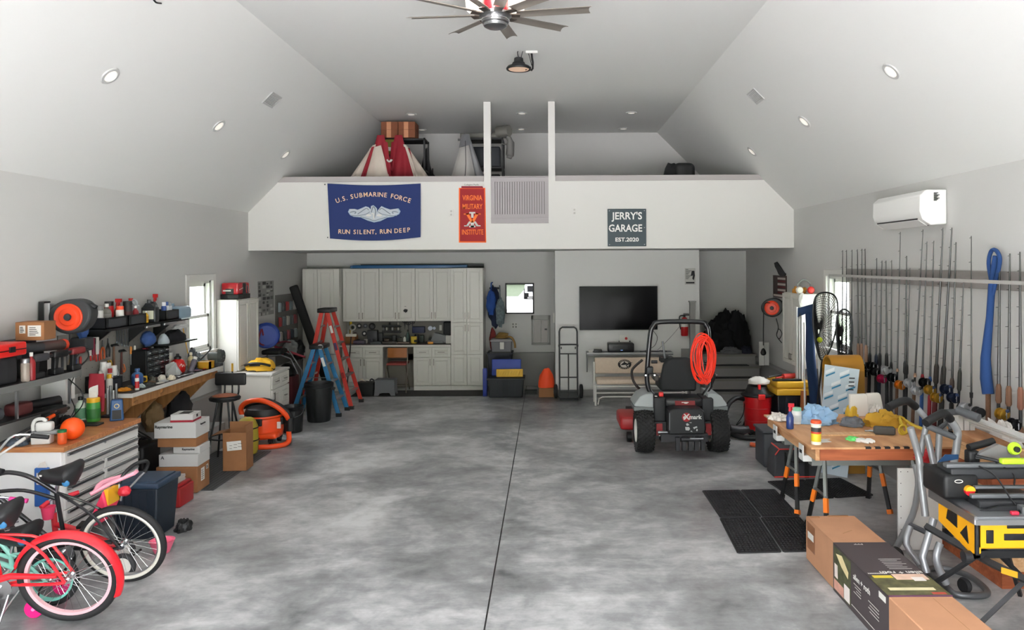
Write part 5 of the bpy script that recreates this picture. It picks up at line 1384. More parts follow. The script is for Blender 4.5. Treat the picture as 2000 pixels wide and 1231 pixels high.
A(pn, 'latch', BLACK, bx(b.x-.12, b.x-.07, YB-.024, YB-.017, (a.z+b.z)/2-.0, (a.z+b.z)/2+.03))
S('thermostat', 'small white box on the edge of the partition beside the breaker panel', 'control box', PAPER, rbx(.09, .133, 14.6, 14.66, 1.33, 1.52, .006))
S('wall_conduit', 'thin grey conduit up the edge of the partition', 'pipe', LGREY, bx(.115, .1345, 14.62, 14.64, 1.525, 2.2))

# pile at the end of the cabinets
def tote(name, label, x0_, x1_, y0_, y1_, z0_, z1_, body, lid, lidh=.05, cat='tote', inset=.03, handle=True):
    t = E(name, label, cat, ((x0_+x1_)/2, (y0_+y1_)/2, z0_), world=True)
    k = inset
    v, f = bx(x0_, x1_, y0_, y1_, z0_, z1_)
    v = [(p[0] + (k if p[0] < (x0_+x1_)/2 else -k)*(p[2] == z0_), p[1] + (k if p[1] < (y0_+y1_)/2 else -k)*(p[2] == z0_), p[2]) for p in v]
    A(t, 'tub', body, (v, f), bev=.012)
    if lid:
        A(t, 'lid', lid, rbx(x0_-.015, x1_+.015, y0_-.015, y1_+.015, z1_-.0, z1_+lidh, .012), rbx(x0_+.02, x1_-.02, y0_+.02, y1_-.02, z1_+lidh-.01, z1_+lidh+.012, .008))
    else:
        A(t, 'rim', body, rbx(x0_-.015, x1_+.015, y0_-.015, y0_+.01, z1_-.03, z1_, .004), rbx(x0_-.015, x1_+.015, y1_-.01, y1_+.015, z1_-.03, z1_, .004), rbx(x0_-.015, x0_+.01, y0_, y1_, z1_-.03, z1_, .004), rbx(x1_-.01, x1_+.015, y0_, y1_, z1_-.03, z1_, .004))
    if handle:
        A(t, 'rib', body, *[bx(x0_+(x1_-x0_)*(i+.5)/6-.006, x0_+(x1_-x0_)*(i+.5)/6+.006, y0_+.0, y0_+.02, z0_+.05, z1_-.03) for i in range(6)])
    return t
tote('storage_tote', 'black open storage tote on the floor at the end of the cabinets', -1.14, -.46, 13.80, 14.24, .0, .36, mat('#1a1d24', .5), None)
S('tote_lid', 'blue tote lid standing upright in the black tote', 'lid', mat('#24409a', .45), rot(rbx(-1.08, -.52, 14.10, 14.14, .366, .68, .015), -.12, 'X', (0, 14.1, .366)))
S('tote_lid', 'yellow tote lid standing upright in front of the blue lid', 'lid', mat('#d9ad32', .5), rot(rbx(-.98, -.48, 13.90, 13.925, .372, .52, .01), -.12, 'X', (0, 13.9, .37)), *[rot(cyl((-.97+.05*i, 13.897, .40), (-.93+.05*i, 13.897, .49), .006), -.12, 'X', (0, 13.9, .37)) for i in range(9)])
tote('storage_tote', 'tall dark tote against the wall under the grey cooler', -1.20, -.72, 14.62, 15.05, 0, .74, mat('#15182a', .5), None)
cl = tote('cooler', 'grey cooler box with a white latch under the coiled yellow rope', -1.13, -.72, 14.55, 14.9, .745, .97, mat('#6b6a6e', .5), mat('#9a999b', .45), .03, 'cooler', .02, False)
A(cl, 'latch', PAPER, rbx(-.95, -.87, 14.525, 14.552, .82, .96, .006))
A(cl, 'base', BLACK, bx(-1.15, -.74, 14.56, 14.89, .745, .77))
S('rope_coil', 'coil of brown and yellow rope on top of the grey cooler', 'rope', mat('#8a6a35', .8), *[ring((-.93+.01*i, 14.7, 1.035+.02*i), .12-.008*i, .014, (.03*i, .03, 1), 26, 6) for i in range(5)], tube([(-.83, 14.62, 1.06), (-.72, 14.55, 1.05), (-.66, 14.50, .95), (-.65, 14.49, .85)], .02, 8, sm=4))
S('blue_crate', 'small blue crate on the floor beside the tall dark tote', 'crate', mat('#23358a', .5), rbx(-1.24, -1.16, 13.95, 14.1, 0, .52, .01))
ogb = carton('cardboard_box', 'brown carton under the orange bag', (-.03, 13.95, 0), (.30, .26, .17), 0, CARD, CARD2)
S('orange_bag', 'bright orange dry bag on the brown carton', 'bag', mat('#f04a1a', .6), lump((-.04, 13.94, .179), .15, .11, .33, 71, .16, 1.6))
S('black_brick', 'flat black block on the floor beside the black tote', 'block', BLACK, bx(-.45, -.22, 14.15, 14.28, 0, .07))

ht = E('hand_truck', 'black convertible hand truck standing against the partition', 'hand truck', (.37, 13.62, 0))
BK = mat('#202123', .4)
A(ht, 'frame', BK, tube([(-.165, .0, .06), (-.165, .06, 1.24), (-.15, .063, 1.29), (-.11, .065, 1.32), (.11, .065, 1.32), (.15, .063, 1.29), (.165, .06, 1.24), (.165, .0, .06)], .016, 10))
A(ht, 'rail', BK, cyl((0, .005, .05), (0, .04, .83), .012), cyl((-.165, .02, .4), (.165, .02, .4), .011), cyl((-.165, .05, .83), (.165, .05, .83), .011), cyl((-.165, .055, 1.0), (.165, .055, 1.0), .014), cyl((-.165, .005, .12), (.165, .005, .12), .011))
A(ht, 'knob', BLACK, cyl((-.185, .05, .98), (-.165, .05, .98), .022), cyl((.165, .05, .98), (.185, .05, .98), .022), bx(-.14, -.12, .03, .05, .92, .96), bx(.12, .14, .03, .05, .92, .96))
A(ht, 'toe_plate', BK, bx(-.17, .17, -.18, .02, .012, .022), bx(-.17, .17, .01, .025, .02, .16))
for s in (-1, 1):
    w = A(ht, 'wheel', RUBBER, lathe([(0, -.035), (.09, -.035), (.125, -.025), (.13, 0), (.125, .025), (.09, .035), (0, .035)], (s*.235, .1, .13), 28, (1, 0, 0)))
    A(w, 'hub', GREY, cyl((s*.235-.04, .1, .13), (s*.235+.04, .1, .13), .05))

# ---- partition: television, shelf, printer, bench
tv = E('television', 'large black flat television on the partition wall', 'television', (1.33, 13.9, 1.22), world=True)
a, b = P(1132, 645, 13.88), P(1284, 559, 13.88)
A(tv, 'bezel', mat('#1a1b1d', .35), rbx(a.x, b.x, 13.865, 13.925, a.z, b.z, .008))
TVS = mat('#0b0a0d', .16, name='tv_screen')
TVS.node_tree.nodes['Principled BSDF'].inputs['Specular IOR Level'].default_value = .06
A(tv, 'screen', TVS, bx(a.x+.012, b.x-.012, 13.862, 13.866, a.z+.02, b.z-.012))
A(tv, 'mount', BLACK, bx(a.x+.4, b.x-.4, 13.92, 13.94, a.z+.2, b.z-.2))
S('tv_cable', 'thin black cable hanging below the television', 'cord', BLACK, tube([(1.98, 13.92, 1.22), (2.05, 13.91, 1.1), (2.0, 13.9, .95), (1.85, 13.86, .865)], .005, 6, sm=6))
ws = E('wall_shelf', 'grey wall shelf under the television', 'shelf', (1.2, 13.8, .5), world=True)
a, b = P(1146, 690, 13.6), P(1278, 685, 13.6)
A(ws, 'board', mat('#77777a', .5), bx(a.x, 2.3, 13.62, 13.93, .80, .85))
A(ws, 'front_edge', LGREY, bx(a.x, 2.3, 13.612, 13.62, .83, .855))
A(ws, 'bracket', GREY, prism([(13.93, .45), (13.93, .8), (13.66, .8)], a.x+.01, a.x+.03, 'x'), prism([(13.93, .45), (13.93, .8), (13.66, .8)], 2.2, 2.22, 'x'))
pr = E('printer', 'black printer with a white sheet in its tray on the grey shelf', 'printer', (P(1212, 685, 13.75).x, 13.76, .856))
A(pr, 'body', mat('#17181b', .35), rbx(-.24, .24, -.13, .13, 0, .165, .02))
A(pr, 'panel', mat('#26282c', .3), bx(-.16, .12, -.134, -.129, .06, .12))
A(pr, 'paper_tray', CHARC, prism([(.08, .16), (.13, .19), (.135, .18), (.09, .155)], -.02, .2, 'x'))
A(pr, 'paper', PAPER, rot(bx(-.01, .17, .07, .073, .17, .30), -.15, 'X', (0, .07, .17)))
A(pr, 'red_print', mat('#c2222b', .6), rot(cyl((.115, .066, .235), (.115, .069, .235), .026), -.15, 'X', (0, .07, .17)))
A(pr, 'light', mat('#8fb4ff', .3, emit=.6), bx(-.01, .03, -.135, -.133, .035, .045))
S('game_box', 'small flat black box at the left of the grey shelf', 'device', BLACK, rbx(P(1157, 0, 13.7).x, P(1172, 0, 13.7).x, 13.66, 13.8, .856, .90, .006))
S('outlet_strip', 'white power block at the left end of the grey shelf', 'power strip', PAPER, rbx(P(1146, 0, 13.66).x, P(1154, 0, 13.66).x, 13.64, 13.7, .856, .905, .004))
S('shelf_cables', 'tangle of black cables on the right of the grey shelf', 'cord', BLACK, tube([(1.7, 13.7, .863), (1.85, 13.78, .866), (2.0, 13.7, .863), (2.1, 13.8, .865), (2.2, 13.72, .863)], .007, 6, sm=5))
bn = E('padded_bench', 'beige padded bench with white tube legs under the grey shelf', 'bench', (1.45, 13.15, 0), world=True)
x0_, x1_ = P(1160, 780, 13.15).x+.02, 2.42
A(bn, 'backrest', TAN, rbx(x0_+.01, x1_, 13.40, 13.46, .50, .79, .02))
em = (P(1220, 712, 13.39).x, 13.395, P(1220, 712, 13.39).z)
ov = lambda r, k: [(em[0]+1.38*r*math.cos(2*PI*q/36), em[2]+r*math.sin(2*PI*q/36)) for q in range(36)]
A(bn, 'emblem_rim', INK, prism(ov(.088, 0), 13.392, 13.3985))
A(bn, 'emblem_field', mat('#cfc8bf', .7), prism(ov(.058, 0), 13.390, 13.3925))
A(bn, 'emblem_fish', INK, *[xf(s_, Matrix.Translation(em)) for s_ in (prism([(-.075, -.015), (-.04, .02), (-.02, .03), (-.005, .062), (.01, .034), (.05, .015), (.08, .03), (.145, .036), (.09, .012), (.06, -.012), (.02, -.005), (-.03, -.012)], -.008, -.005), prism([(.015, -.01), (.05, -.055), (.07, -.06), (.04, -.01)], -.008, -.005))])
A(bn, 'emblem_marks', mat('#b9a99a', .7), *[cb((em[0]+1.34*.074*math.cos(a_), 13.3912, em[2]+.074*math.sin(a_)), (.012, .003, .016)) for a_ in [PI*(.15+.7*q/9) for q in range(10)]+[-PI*(.25+.5*q/5) for q in range(6)]])
A(bn, 'seat', TAN, rbx(x0_+.02, x1_, 13.02, 13.40, .36, .45, .025))
WT = mat('#d9d6cf', .3)
A(bn, 'frame', WT, tube([(x0_, 13.0, .33), (x1_, 13.0, .33)], .014, 8), tube([(x0_, 13.0, .22), (x1_, 13.0, .22)], .012, 8), tube([(x0_+.04, 13.0, .02), (x0_+.06, 13.0, .12), (x0_+.12, 13.0, .15), (x1_, 13.0, .15)], .012, 8))
for y in (13.0, 13.36):
    for x in (x0_, x1_):
        A(bn, 'leg', WT, cyl((x, y, 0), (x, y, .36 if y < 13.2 else .72), .018))
fe = E('fire_extinguisher', 'red fire extinguisher on the pilaster beside the steps', 'fire extinguisher', (P(1337, 660, 13.9).x, 13.90, 1.13))
A(fe, 'cylinder', mat('#b3181c', .3), lathe([(0, 0), (.06, .0), (.068, .015), (.068, .28), (.05, .33), (.025, .35), (0, .35)], n=24))
A(fe, 'label', mat('#c9c6c0', .5), lathe([(.0685, .17), (.0695, .172), (.0695, .29), (.0685, .292)], n=24))
A(fe, 'valve', BLACK, cyl((0, 0, .34), (0, 0, .4), .02), bx(-.02, .09, -.01, .01, .38, .4), bx(-.02, .08, -.01, .01, .41, .42))
A(fe, 'hose', BLACK, tube([(-.02, 0, .38), (-.09, 0, .36), (-.09, 0, .22), (-.075, -.02, .12)], .011, 8, sm=5))
A(fe, 'hook', STEEL, bx(-.015, .015, .06, .1, .3, .36))
sg = E('wall_poster', 'small black and white printed notice on the pilaster', 'poster', (P(1348, 540, 13.97).x, 13.972, P(1348, 556, 13.97).z))
A(sg, 'sheet', mat('#bdbbb6', .7), bx(-.10, .10, 0, .004, 0, .31))
A(sg, 'print', INK, *[bx(-.085, -.085+.05+.02*((i*7) % 4), -.002, 0, .28-.022*i, .288-.022*i) for i in range(9)], bx(-.08, .08, -.002, 0, .02, .05), *[mv(s, .04, -.002, .17) for s in (prism([(-.01, .09), (.04, .09), (.05, .0), (.03, -.09), (-.0, -.06), (.01, .0), (-.03, -.01)], 0, .002),)])
S('drop_cable', 'thin grey cable drooping from the extinguisher to the shelf', 'cord', GREY, tube([(2.52, 13.945, 1.35), (2.3, 13.925, 1.1), (2.1, 13.93, .9), (2.05, 13.93, .86)], .004, 6, sm=5))

# ---- landing
hp = E('coat_heap', 'large heap of black coats on the landing', 'clothes', (3.5, 14.68, .764))
A(hp, 'pile', mat('#0f1014', .95), lump((-.10, 0, 0), .42, .3, .52, 81, .35, 2.2), lump((.24, .02, .02), .28, .25, .70, 83, .3, 2.4), lump((-.0, .05, .4), .2, .2, .38, 85, .35, 2.6))
S('grey_shirt', 'grey crumpled shirt at the foot of the coat heap', 'clothes', mat('#5d5d60', .9), lump((3.50, 14.17, .764), .19, .07, .12, 87, .4, 2.4))
S('navy_shirt', 'dark blue shirt right of the grey one on the landing', 'clothes', mat('#1d2133', .9), lump((3.80, 14.19, .764), .10, .08, .13, 89, .35, 2.4))

# more dark clutter along the back counter
for i, (a, b, t, nm, c_, dd) in enumerate(((740, 748, 650, 'charcoal square canister', '#26262a', .10), (752, 760, 662, 'brown flat tin', '#4d3a2e', .08), (766, 774, 655, 'black drill case', '#17171a', .10), (820, 828, 655, 'dark green flask', '#26332f', .06), (838, 848, 660, 'black cleaning tub', '#19191b', .10), (850, 858, 664, 'grey cup', '#86888a', .05))):
    stuff(a, b, t, 672, 'canister', nm + ' standing on the back counter', 'container', mat(c_, .5), y=15.02+.0*i, d=dd, r=.006)
for i, (px, py, c_, nm) in enumerate(((700, 662, '#1f1f22', 'black'), (715, 664, '#cfcbc4', 'white'), (726, 650, '#3c3d42', 'grey'))):
    p_ = P(px, py, 14.95)
    S('parts_cup', nm + ' round cup on the left half of the back counter', 'cup', mat(c_, .4), lathe([(0, 0), (.03, 0), (.04, .08), (.035, .08), (.026, .01)], (p_.x, 14.93, .911), 16), group='cups on the back counter')
# ================================================================ right wall
rk = E('rod_rack', 'long wall rack rail holding the fishing rods upright', 'rack', (4.0, 7.6, 2.3), world=True)
A(rk, 'back_strip', mat('#8d8885', .6), bx(4.045, 4.069, 5.2, 10.0, 2.24, 2.41))
A(rk, 'front_rail', mat('#a8a5a2', .6), bx(3.855, 3.895, 5.2, 10.16, 2.305, 2.335))
A(rk, 'spacer', mat('#8d8885', .6), *[bx(3.89, 4.05, y, y+.03, 2.31, 2.33) for y in (5.3, 7.62, 10.05)])
RXP = 3.995
REELC = {'b': '#1c1d1f', 'g': '#a8822f', 's': '#b9bbbe', 'o': '#c4721f', 'p': '#c02a5a', 'n': '#232c42'}
def rod(i, tx, ty, bx7, grip_y, grip, rear, reel, label, thick=1.0, nguide=7):
    px0, py0 = 1620+tx/3.621, 360+ty/3.621
    top = W(px0, py0, RXP)
    low = W(1620+bx7/3.621, 700, RXP)
    d = (low-top)
    base = top + d*((top.z-.66)/(top.z-low.z))
    base.z = .66
    t = E('fishing_rod', label, 'fishing rod', base, group='fishing rods in the wall rack', world=True)
    up = (top-base)
    at = lambda z: base + up*((z-base.z)/up.z)
    hz = W(1620+bx7/3.621, grip_y, RXP).z
    r = .0088*thick
    A(t, 'blank', mat('#1b1a1b', .35), tube([at(hz-.1), at(hz+.3*(top.z-hz)), at(hz+.7*(top.z-hz)), top], [r*1.25, r, r*.75, r*.45], 6))
    gm = mat(grip, .8)
    A(t, 'fore_grip', gm, tube([at(1.24), at(1.26), at(hz-.03), at(hz)], [.014*thick, .020*thick, .018*thick, .012*thick], 8))
    A(t, 'winding_check', mat('#d8d6d0', .4), cyl(at(hz), at(hz+.03), .009*thick))
    A(t, 'rear_grip', mat(rear, .8), tube([base, at(.70), at(1.08), at(1.10)], [.016*thick, .02*thick, .019*thick, .015*thick], 8))
    A(t, 'reel_seat', BLACK, cyl(at(1.09), at(1.25), .0115*thick, n=10))
    side = Vector((-1, -.2, 0)).normalized()
    rh = (1.12, 1.235, 1.175)[i % 3]
    for k in range(nguide):
        z = hz+.08+(top.z-hz-.1)*(k/(nguide-1))**.8
        rr = .016*(1-.75*k/(nguide-1))+.003
        A(t, 'guide', mat('#3a3a3c', .3, .8), ring(at(z)+side*(rr+.006), rr, .0016, (0, .15, 1), 10, 4), cyl(at(z), at(z+.012)+side*.006, .002, n=4))
    if reel:
        c = at(rh)+side*.065
        ax = Vector((-side.y, side.x, 0))
        b = A(t, 'reel', mat(REELC[reel], .3, .75), lathe([(0, -.04), (.04, -.04), (.05, -.034), (.05, -.022), (.034, -.02), (.034, .02), (.05, .022), (.05, .034), (.04, .04), (0, .04)], c, 18, ax), cyl(at(rh), c, .009))
        A(b, 'crank', STEEL, cyl(c+ax*.04, c+ax*.05, .006), cyl(c+ax*.048-Vector((0, 0, .035)), c+ax*.048+Vector((0, 0, .035)), .005))
        A(b, 'knob', mat('#1d2f55' if reel in 'gn' else '#1a1a1c', .4), sph(c+ax*.058+Vector((0, 0, .035)), .016, n=10, m=6))
BKH, CK, TN = '#1d1d1f', '#6a4b38', '#a07e69'
RODS = (
 (94, 467, 88, 690, BKH, BKH, 'b', 'fishing rod farthest along the rack, in front of the window', 1, 6),
 (121, 465, 118, 690, BKH, BKH, 'b', 'second rod from the window end, ahead of the grey net', 1, 6),
 (160, 463, 155, 685, BKH, BKH, '', 'third rod from the window end, at the edge of the grey net', 1, 6),
 (198, 460, 205, 671, TN, TN, 'b', 'tan-handled rod nearest the window, first of three alike', 1.15, 6),
 (230, 457, 226, 671, TN, TN, '', 'middle one of the three tan-handled rods', 1.15, 6),
 (252, 456, 260, 674, TN, TN, 'b', 'tan-handled rod farthest from the window, last of three alike', 1.15, 6),
 (300, 605, 285, 690, BKH, BKH, 'b', 'short black rod with large guides just past the tan-handled ones', 1.1, 6),
 (335, 522, 330, 692, '#1d2536', BKH, 'b', 'navy-gripped rod with a round black tip', 1.1, 6),
 (372, 540, 356, 690, BKH, '#1d2536', 'b', 'black rod left of the crossed pair, slightly tilted', 1.1, 6),
 (400, 540, 404, 690, BKH, BKH, 'p', 'black rod with a crimson reel', 1.1, 6),
 (440, 537, 437, 707, BKH, BKH, 's', 'slim black-gripped rod with a white collar', .9, 6),
 (502, 337, 482, 720, TN, CK, 'b', 'tall thin tan-gripped rod under the far end of the air conditioner', .9, 7),
 (546, 506, 537, 705, BKH, BKH, 'o', 'black-gripped rod with an amber reel', 1.2, 7),
 (570, 593, 551, 712, BKH, BKH, '', 'short thin rod leaning beside the amber-reel rod', .8, 6),
 (662, 320, 612, 729, TN, CK, 's', 'tall leaning rod with a tan grip and silver reel', .95, 7),
 (690, 405, 662, 731, '#8e1f2a', '#274a80', 's', 'rod with a red fore grip and blue butt', 1, 7),
 (738, 400, 716, 736, '#274a80', '#8e1f2a', 'b', 'rod with a blue fore grip and red butt', 1, 7),
 (803, 308, 760, 711, '#2b2523', '#5a1f22', 'g', 'tall thick rod with a long black grip and a gold reel', 1.35, 7),
 (866, 307, 812, 715, '#2b2a29', '#2b2a29', 'g', 'tallest rod below the near end of the air conditioner', 1.35, 7),
 (895, 410, 872, 739, '#43352e', BKH, 'n', 'rod with a dark brown grip and a blue-black reel', 1.15, 7),
 (948, 690, 926, 723, '#2c2e2a', BKH, 'n', 'short rod whose tip ends just under the rail', 1.05, 6),
 (1003, 365, 1003, 771, BKH, BKH, 's', 'very thin straight rod left of the blue sleeve', .8, 6),
 (1203, 500, 1198, 750, CK, CK, '', 'cork-handled rod just right of the blue sleeve', 1.3, 7),
 (1276, 490, 1270, 754, CK, CK, 'g', 'cork-handled rod with a bright gold reel', 1.3, 7),
 (1347, 478, 1350, 756, '#7d5241', CK, 'b', 'reddish cork-handled rod closest to the garage doors', 1.3, 7))
for i, rw in enumerate(RODS):
    rod(i, *rw)
p = W(1935, 488, RXP)
bl = E('rod_sleeve', 'bright blue fabric rod sleeve looped over the rack, cork handle below', 'rod sleeve', (RXP, p.y, .66), world=True)
q = lambda px, py: W(px, py, 3.99)
SL = mat('#1f4278', .85)
A(bl, 'sleeve', SL, tube([q(1944, 500), q(1937, 560), q(1933, 620), q(1925, 700), q(1926, 740), q(1930, 770)], [.022, .03, .03, .042, .05, .048], 12, sm=0))
A(bl, 'loop', SL, tube([q(1937, 555), q(1931, 515), q(1936, 491), q(1946, 490), q(1953, 508), q(1946, 545), q(1939, 575)], .018, 8, sm=5))
A(bl, 'cork_handle', CORK, tube([q(1930, 768), q(1930, 820), q(1931, 860), Vector((RXP, q(1931, 870).y, .66))], .022, 10))
A(bl, 'reel', DARK, lathe([(0, -.04), (.045, -.04), (.045, -.025), (.025, -.02), (.025, .02), (.045, .025), (.045, .04), (0, .04)], q(1926, 805)+Vector((-.07, 0, 0)), 18, (0, 1, 0)), cyl(q(1926, 805)+Vector((-.07, 0, 0)), q(1930, 805), .01))

# nets, sleeve and mouldings in front of the window
def net(label, pts, D, hand, cell, col, sag):
    P3 = [P(x, y, D) for x, y in pts]
    t = E('landing_net', label, 'net', Vector((hand[-1][0], hand[-1][1], 0)), world=True)
    A(t, 'rim', col, tube(P3, .012, 8, True, 5))
    A(t, 'pole', mat('#2a2a2c', .4), tube(hand, .014, 8))
    loop = spline(P3, 5, True)
    c = sum(loop, Vector())/len(loop)
    v, f = [], []
    n = len(loop)
    M_ = cell
    for j in range(M_+1):
        s = 1-j/M_*.93
        for p_ in loop:
            k = c+(p_-c)*s
            v.append((k.x, k.y+sag*math.sin((1-s)*PI/2), k.z-sag*.8*(1-s)**1.5))
    for j in range(M_):
        for i_ in range(n):
            f.append((j*n+i_, j*n+(i_+1) % n, (j+1)*n+(i_+1) % n, (j+1)*n+i_))
    o = A(t, 'netting', mat('#1d1d1f', .8), (v, f))
    w = o.modifiers.new('mesh', 'WIREFRAME')
    w.thickness = .009
    w.use_even_offset = False
    return t
net('large landing net with a black teardrop rim hanging by the right wall cabinet', [(1590, 590), (1600, 574), (1622, 573), (1635, 588), (1635, 630), (1624, 676), (1606, 704), (1594, 675), (1588, 630)], 9.75,
    [P(1606, 704, 9.75), P(1597, 780, 9.9), Vector((3.62, 9.95, .01))], 15, BLACK, .22)
net('smaller dark landing net between the big net and the rods', [(1634, 625), (1642, 607), (1654, 606), (1663, 622), (1664, 665), (1655, 700), (1641, 700), (1635, 670)], 9.55,
    [P(1648, 701, 9.55), Vector((3.83, 9.6, .01))], 13, CHARC, .12)
S('tennis_ball', 'small yellow-green ball caught in the large net', 'ball', mat('#c9d42c', .8), sph(P(1601, 664, 9.9), .038))
bs = E('rod_bag', 'tall dark blue fabric rod bag with a flopped-over top beside the wall cabinet', 'bag', (3.62, 10.3, 0), world=True)
NB = mat('#1a3256', .85)
A(bs, 'bag', NB, tube([Vector((3.66, 10.35, .02)), P(1592, 790, 10.25), P(1583, 700, 10.2), P(1582, 640, 10.15), P(1580, 605, 10.1)], [.06, .07, .065, .055, .05], 12))
A(bs, 'flap', NB, sheet(lambda s, t: tuple(P(1588-30*s, 594+8*s+(12+6*s)*t, 10.02-.12*math.sin(s*3)*.3)), 8, 4, .02))
A(bs, 'drawstring', BLACK, tube([P(1563, 612, 9.98), P(1562, 622, 9.98), P(1559, 621, 9.98), P(1563, 612, 9.98)], .004, 6))
for i, (a, b, lb) in enumerate(((P(1570, 630, 10.0), Vector((3.45, 9.95, .01)), 'thin white pole standing left of the blue rod bag'), (P(1590, 615, 10.02), Vector((3.75, 10.0, .01)), 'white moulding strip standing right of the blue rod bag'))):
    S('white_moulding', lb, 'moulding', WHITE, cyl(b, a, .012 if i == 0 else .014, n=6))
for i in range(3):
    S('white_trim_board', ('front', 'middle', 'rear')[i]+' one of three white boards leaning beside the wall cabinet', 'board', WHITE, bx(3.60+.03*i, 3.62+.03*i, 10.72-.02*i, 10.80-.02*i, .0, 1.85-.06*i), group='white boards by the wall cabinet')
cabinet('wall_cabinet', 'white two-door wall cabinet on the right wall by the window', (3.735, 11.72, .93), -PI/2, .84, .33, 1.10,
        doors=((0, .42, .01, 1.09, ('v', .385, .13, .1)), (.42, .84, .01, 1.09, ('v', .455, .13, .1))))
em = E('ear_muffs', 'ear muffs with a red cup and grey band on top of the right wall cabinet', 'ear muffs', (3.80, 10.98, 2.031))
A(em, 'band', GREY, tube([(-.09, 0, .06), (-.09, 0, .15), (0, 0, .21), (.09, 0, .15), (.09, 0, .06)], .012, 8, sm=5))
A(em, 'cup', mat('#d42a26', .4), lathe([(0, 0), (.05, .0), (.055, .02), (.04, .04), (0, .045)], (.09, -.02, .055), 18, (0, -1, 0)))
A(em, 'cup', mat('#d8d3c9', .5), lathe([(0, 0), (.05, .0), (.055, .02), (.04, .04), (0, .045)], (-.08, -.02, .055), 18, (0, -1, 0)))
S('work_glove', 'orange and yellow work gloves on top of the right wall cabinet', 'gloves', mat('#c98a32', .8), lump((3.84, 11.3, 2.031), .09, .2, .10, 91, .4, 2.6))
S('white_rag', 'white rag draped over the corner of the right wall cabinet', 'rag', mat('#dedbd5', .85), lump((3.72, 10.84, 1.93), .05, .035, .11, 92, .3, 2.4, floor=False))
fl = E('wood_flag', 'dark wooden striped flag plaque on the right wall above the orange reel', 'plaque', (XR, 12.9, 1.9), world=True)
a, b = W(1512, 581, XR), W(1537, 546, XR)
A(fl, 'board', mat('#4a3a38', .6), bx(XR-.02, XR-.001, b.y, a.y, 1.88, 2.27))
A(fl, 'stripe', mat('#c9bfb8', .7), *[bx(XR-.022, XR-.019, b.y+.02, b.y+(a.y-b.y)*(.62 if i < 3 else .95), 2.22-.10*i-.02, 2.22-.10*i+.015) for i in range(4)])
A(fl, 'red_stripe', mat('#6b2528', .7), *[bx(XR-.022, XR-.019, b.y+.02, b.y+(a.y-b.y)*.62, 2.17-.10*i-.015, 2.17-.10*i+.015) for i in range(3)])
S('wall_fish', 'black cut-out wall ornament above the wooden flag plaque', 'ornament', mat('#2b2b2d', .6), prism([(13.25, 2.49), (13.1, 2.51), (12.9, 2.42), (12.72, 2.33), (12.62, 2.30), (12.68, 2.26), (12.85, 2.25), (13.0, 2.29), (13.12, 2.38), (13.2, 2.42)], XR-.02, XR-.001, 'x'))
o2 = hose_reel('black wall reel with a red-orange disc beside the right wall cabinet', (3.86, 12.75, 1.72), (-.35, -1, 0), .165, mat('#242527', .5), mat('#ee4420', .4), XR)
A(o2, 'bracket', BLACK, bx(.10, .26, -.02, .1, -.06, .06))
S('plug_lead', 'black cord with a fat plug hanging from the right-hand orange reel', 'cord', BLACK, tube([P(1503, 592, 12.68), P(1496, 592, 12.62), P(1492, 600, 12.6), P(1491, 640, 12.6), P(1491, 675, 12.6)], .008, 6, sm=4), lathe([(.01, .10), (.03, .08), (.05, .03), (.045, .0), (.02, -.02), (0, -.02)], P(1491, 692, 12.6), 12))
S('reel_tail', 'looped black cord below the right-hand orange reel', 'cord', BLACK, tube([P(1516, 622, 12.7), P(1520, 640, 12.7), P(1517, 655, 12.7), P(1522, 662, 12.7), P(1527, 652, 12.7), P(1521, 643, 12.7), P(1517, 656, 12.7), P(1527, 670, 12.7)], .007, 6, sm=5))
for i, (a, b) in enumerate(((1482, 1491), (1493, 1502))):
    pa, pb_ = P(a, 712, 13.3), P(b, 668, 13.3)
    S('foam_board', ('left', 'right')[i]+' one of two white boards standing at the top of the steps', 'board', WHITE, bx(pa.x, pb_.x, 13.27+.03*i, 13.30+.03*i, .651, 1.08-.02*i), group='white boards by the steps')

# ---- floor items along the right wall
tt = tote('storage_tote', 'smoky tote with a yellow lid by the right wall cabinet', 3.30, 3.78, 10.66, 11.12, 0, .58, mat('#23262e', .3), mat('#d9a52a', .45), .09)
A(tt, 'second_lid', mat('#d9a52a', .45), rbx(3.29, 3.79, 10.65, 11.13, .685, .78, .02))
S('umbrella', 'folded red umbrella lying on the yellow tote lid', 'umbrella', mat('#c2352c', .7), cyl((3.42, 10.78, .83), (3.76, 10.86, .85), .045, .03), cyl((3.3, 10.74, .82), (3.42, 10.78, .83), .012))
S('hand_saw', 'black pruning tool lying on the yellow tote lid in front of the umbrella', 'hand tool', BLACK, rbx(3.24, 3.66, 10.68, 10.73, .782, .815, .008), cyl((3.2, 10.76, .83), (3.42, 10.84, .86), .014))
S('tan_board', 'narrow orange-brown board standing against the yellow tote', 'board', wood('#a65f33', '#bf7a48', 2, .6, 'orange_board', (6, 6, 1)), rot(bx(3.58, 3.66, 10.58, 10.60, 0, .66), .05, 'Y', (3.6, 10.6, 0)))
S('black_bag', 'black duffel slumped left of the yellow tote', 'bag', mat('#18191c', .9), lump((3.22, 11.3, 0), .2, .2, .62, 95, .25, 2))
rv = E('shop_vacuum', 'red and black shop vacuum with a black hose near the steps', 'vacuum', (3.06, 10.85, 0))
A(rv, 'drum', mat('#c0161b', .35, coat=.3), lathe([(0, .06), (.175, .06), (.18, .08), (.205, .55), (0, .55)], n=32))
A(rv, 'drum_rib', mat('#a81217', .4), ring((0, 0, .2), .184, .006, n=32, k=6), ring((0, 0, .38), .194, .006, n=32, k=6))
A(rv, 'lid', BLACK, lathe([(.215, .545), (.235, .56), (.235, .575), (.18, .60), (.15, .66), (.14, .69), (.08, .71), (0, .715)], n=32))
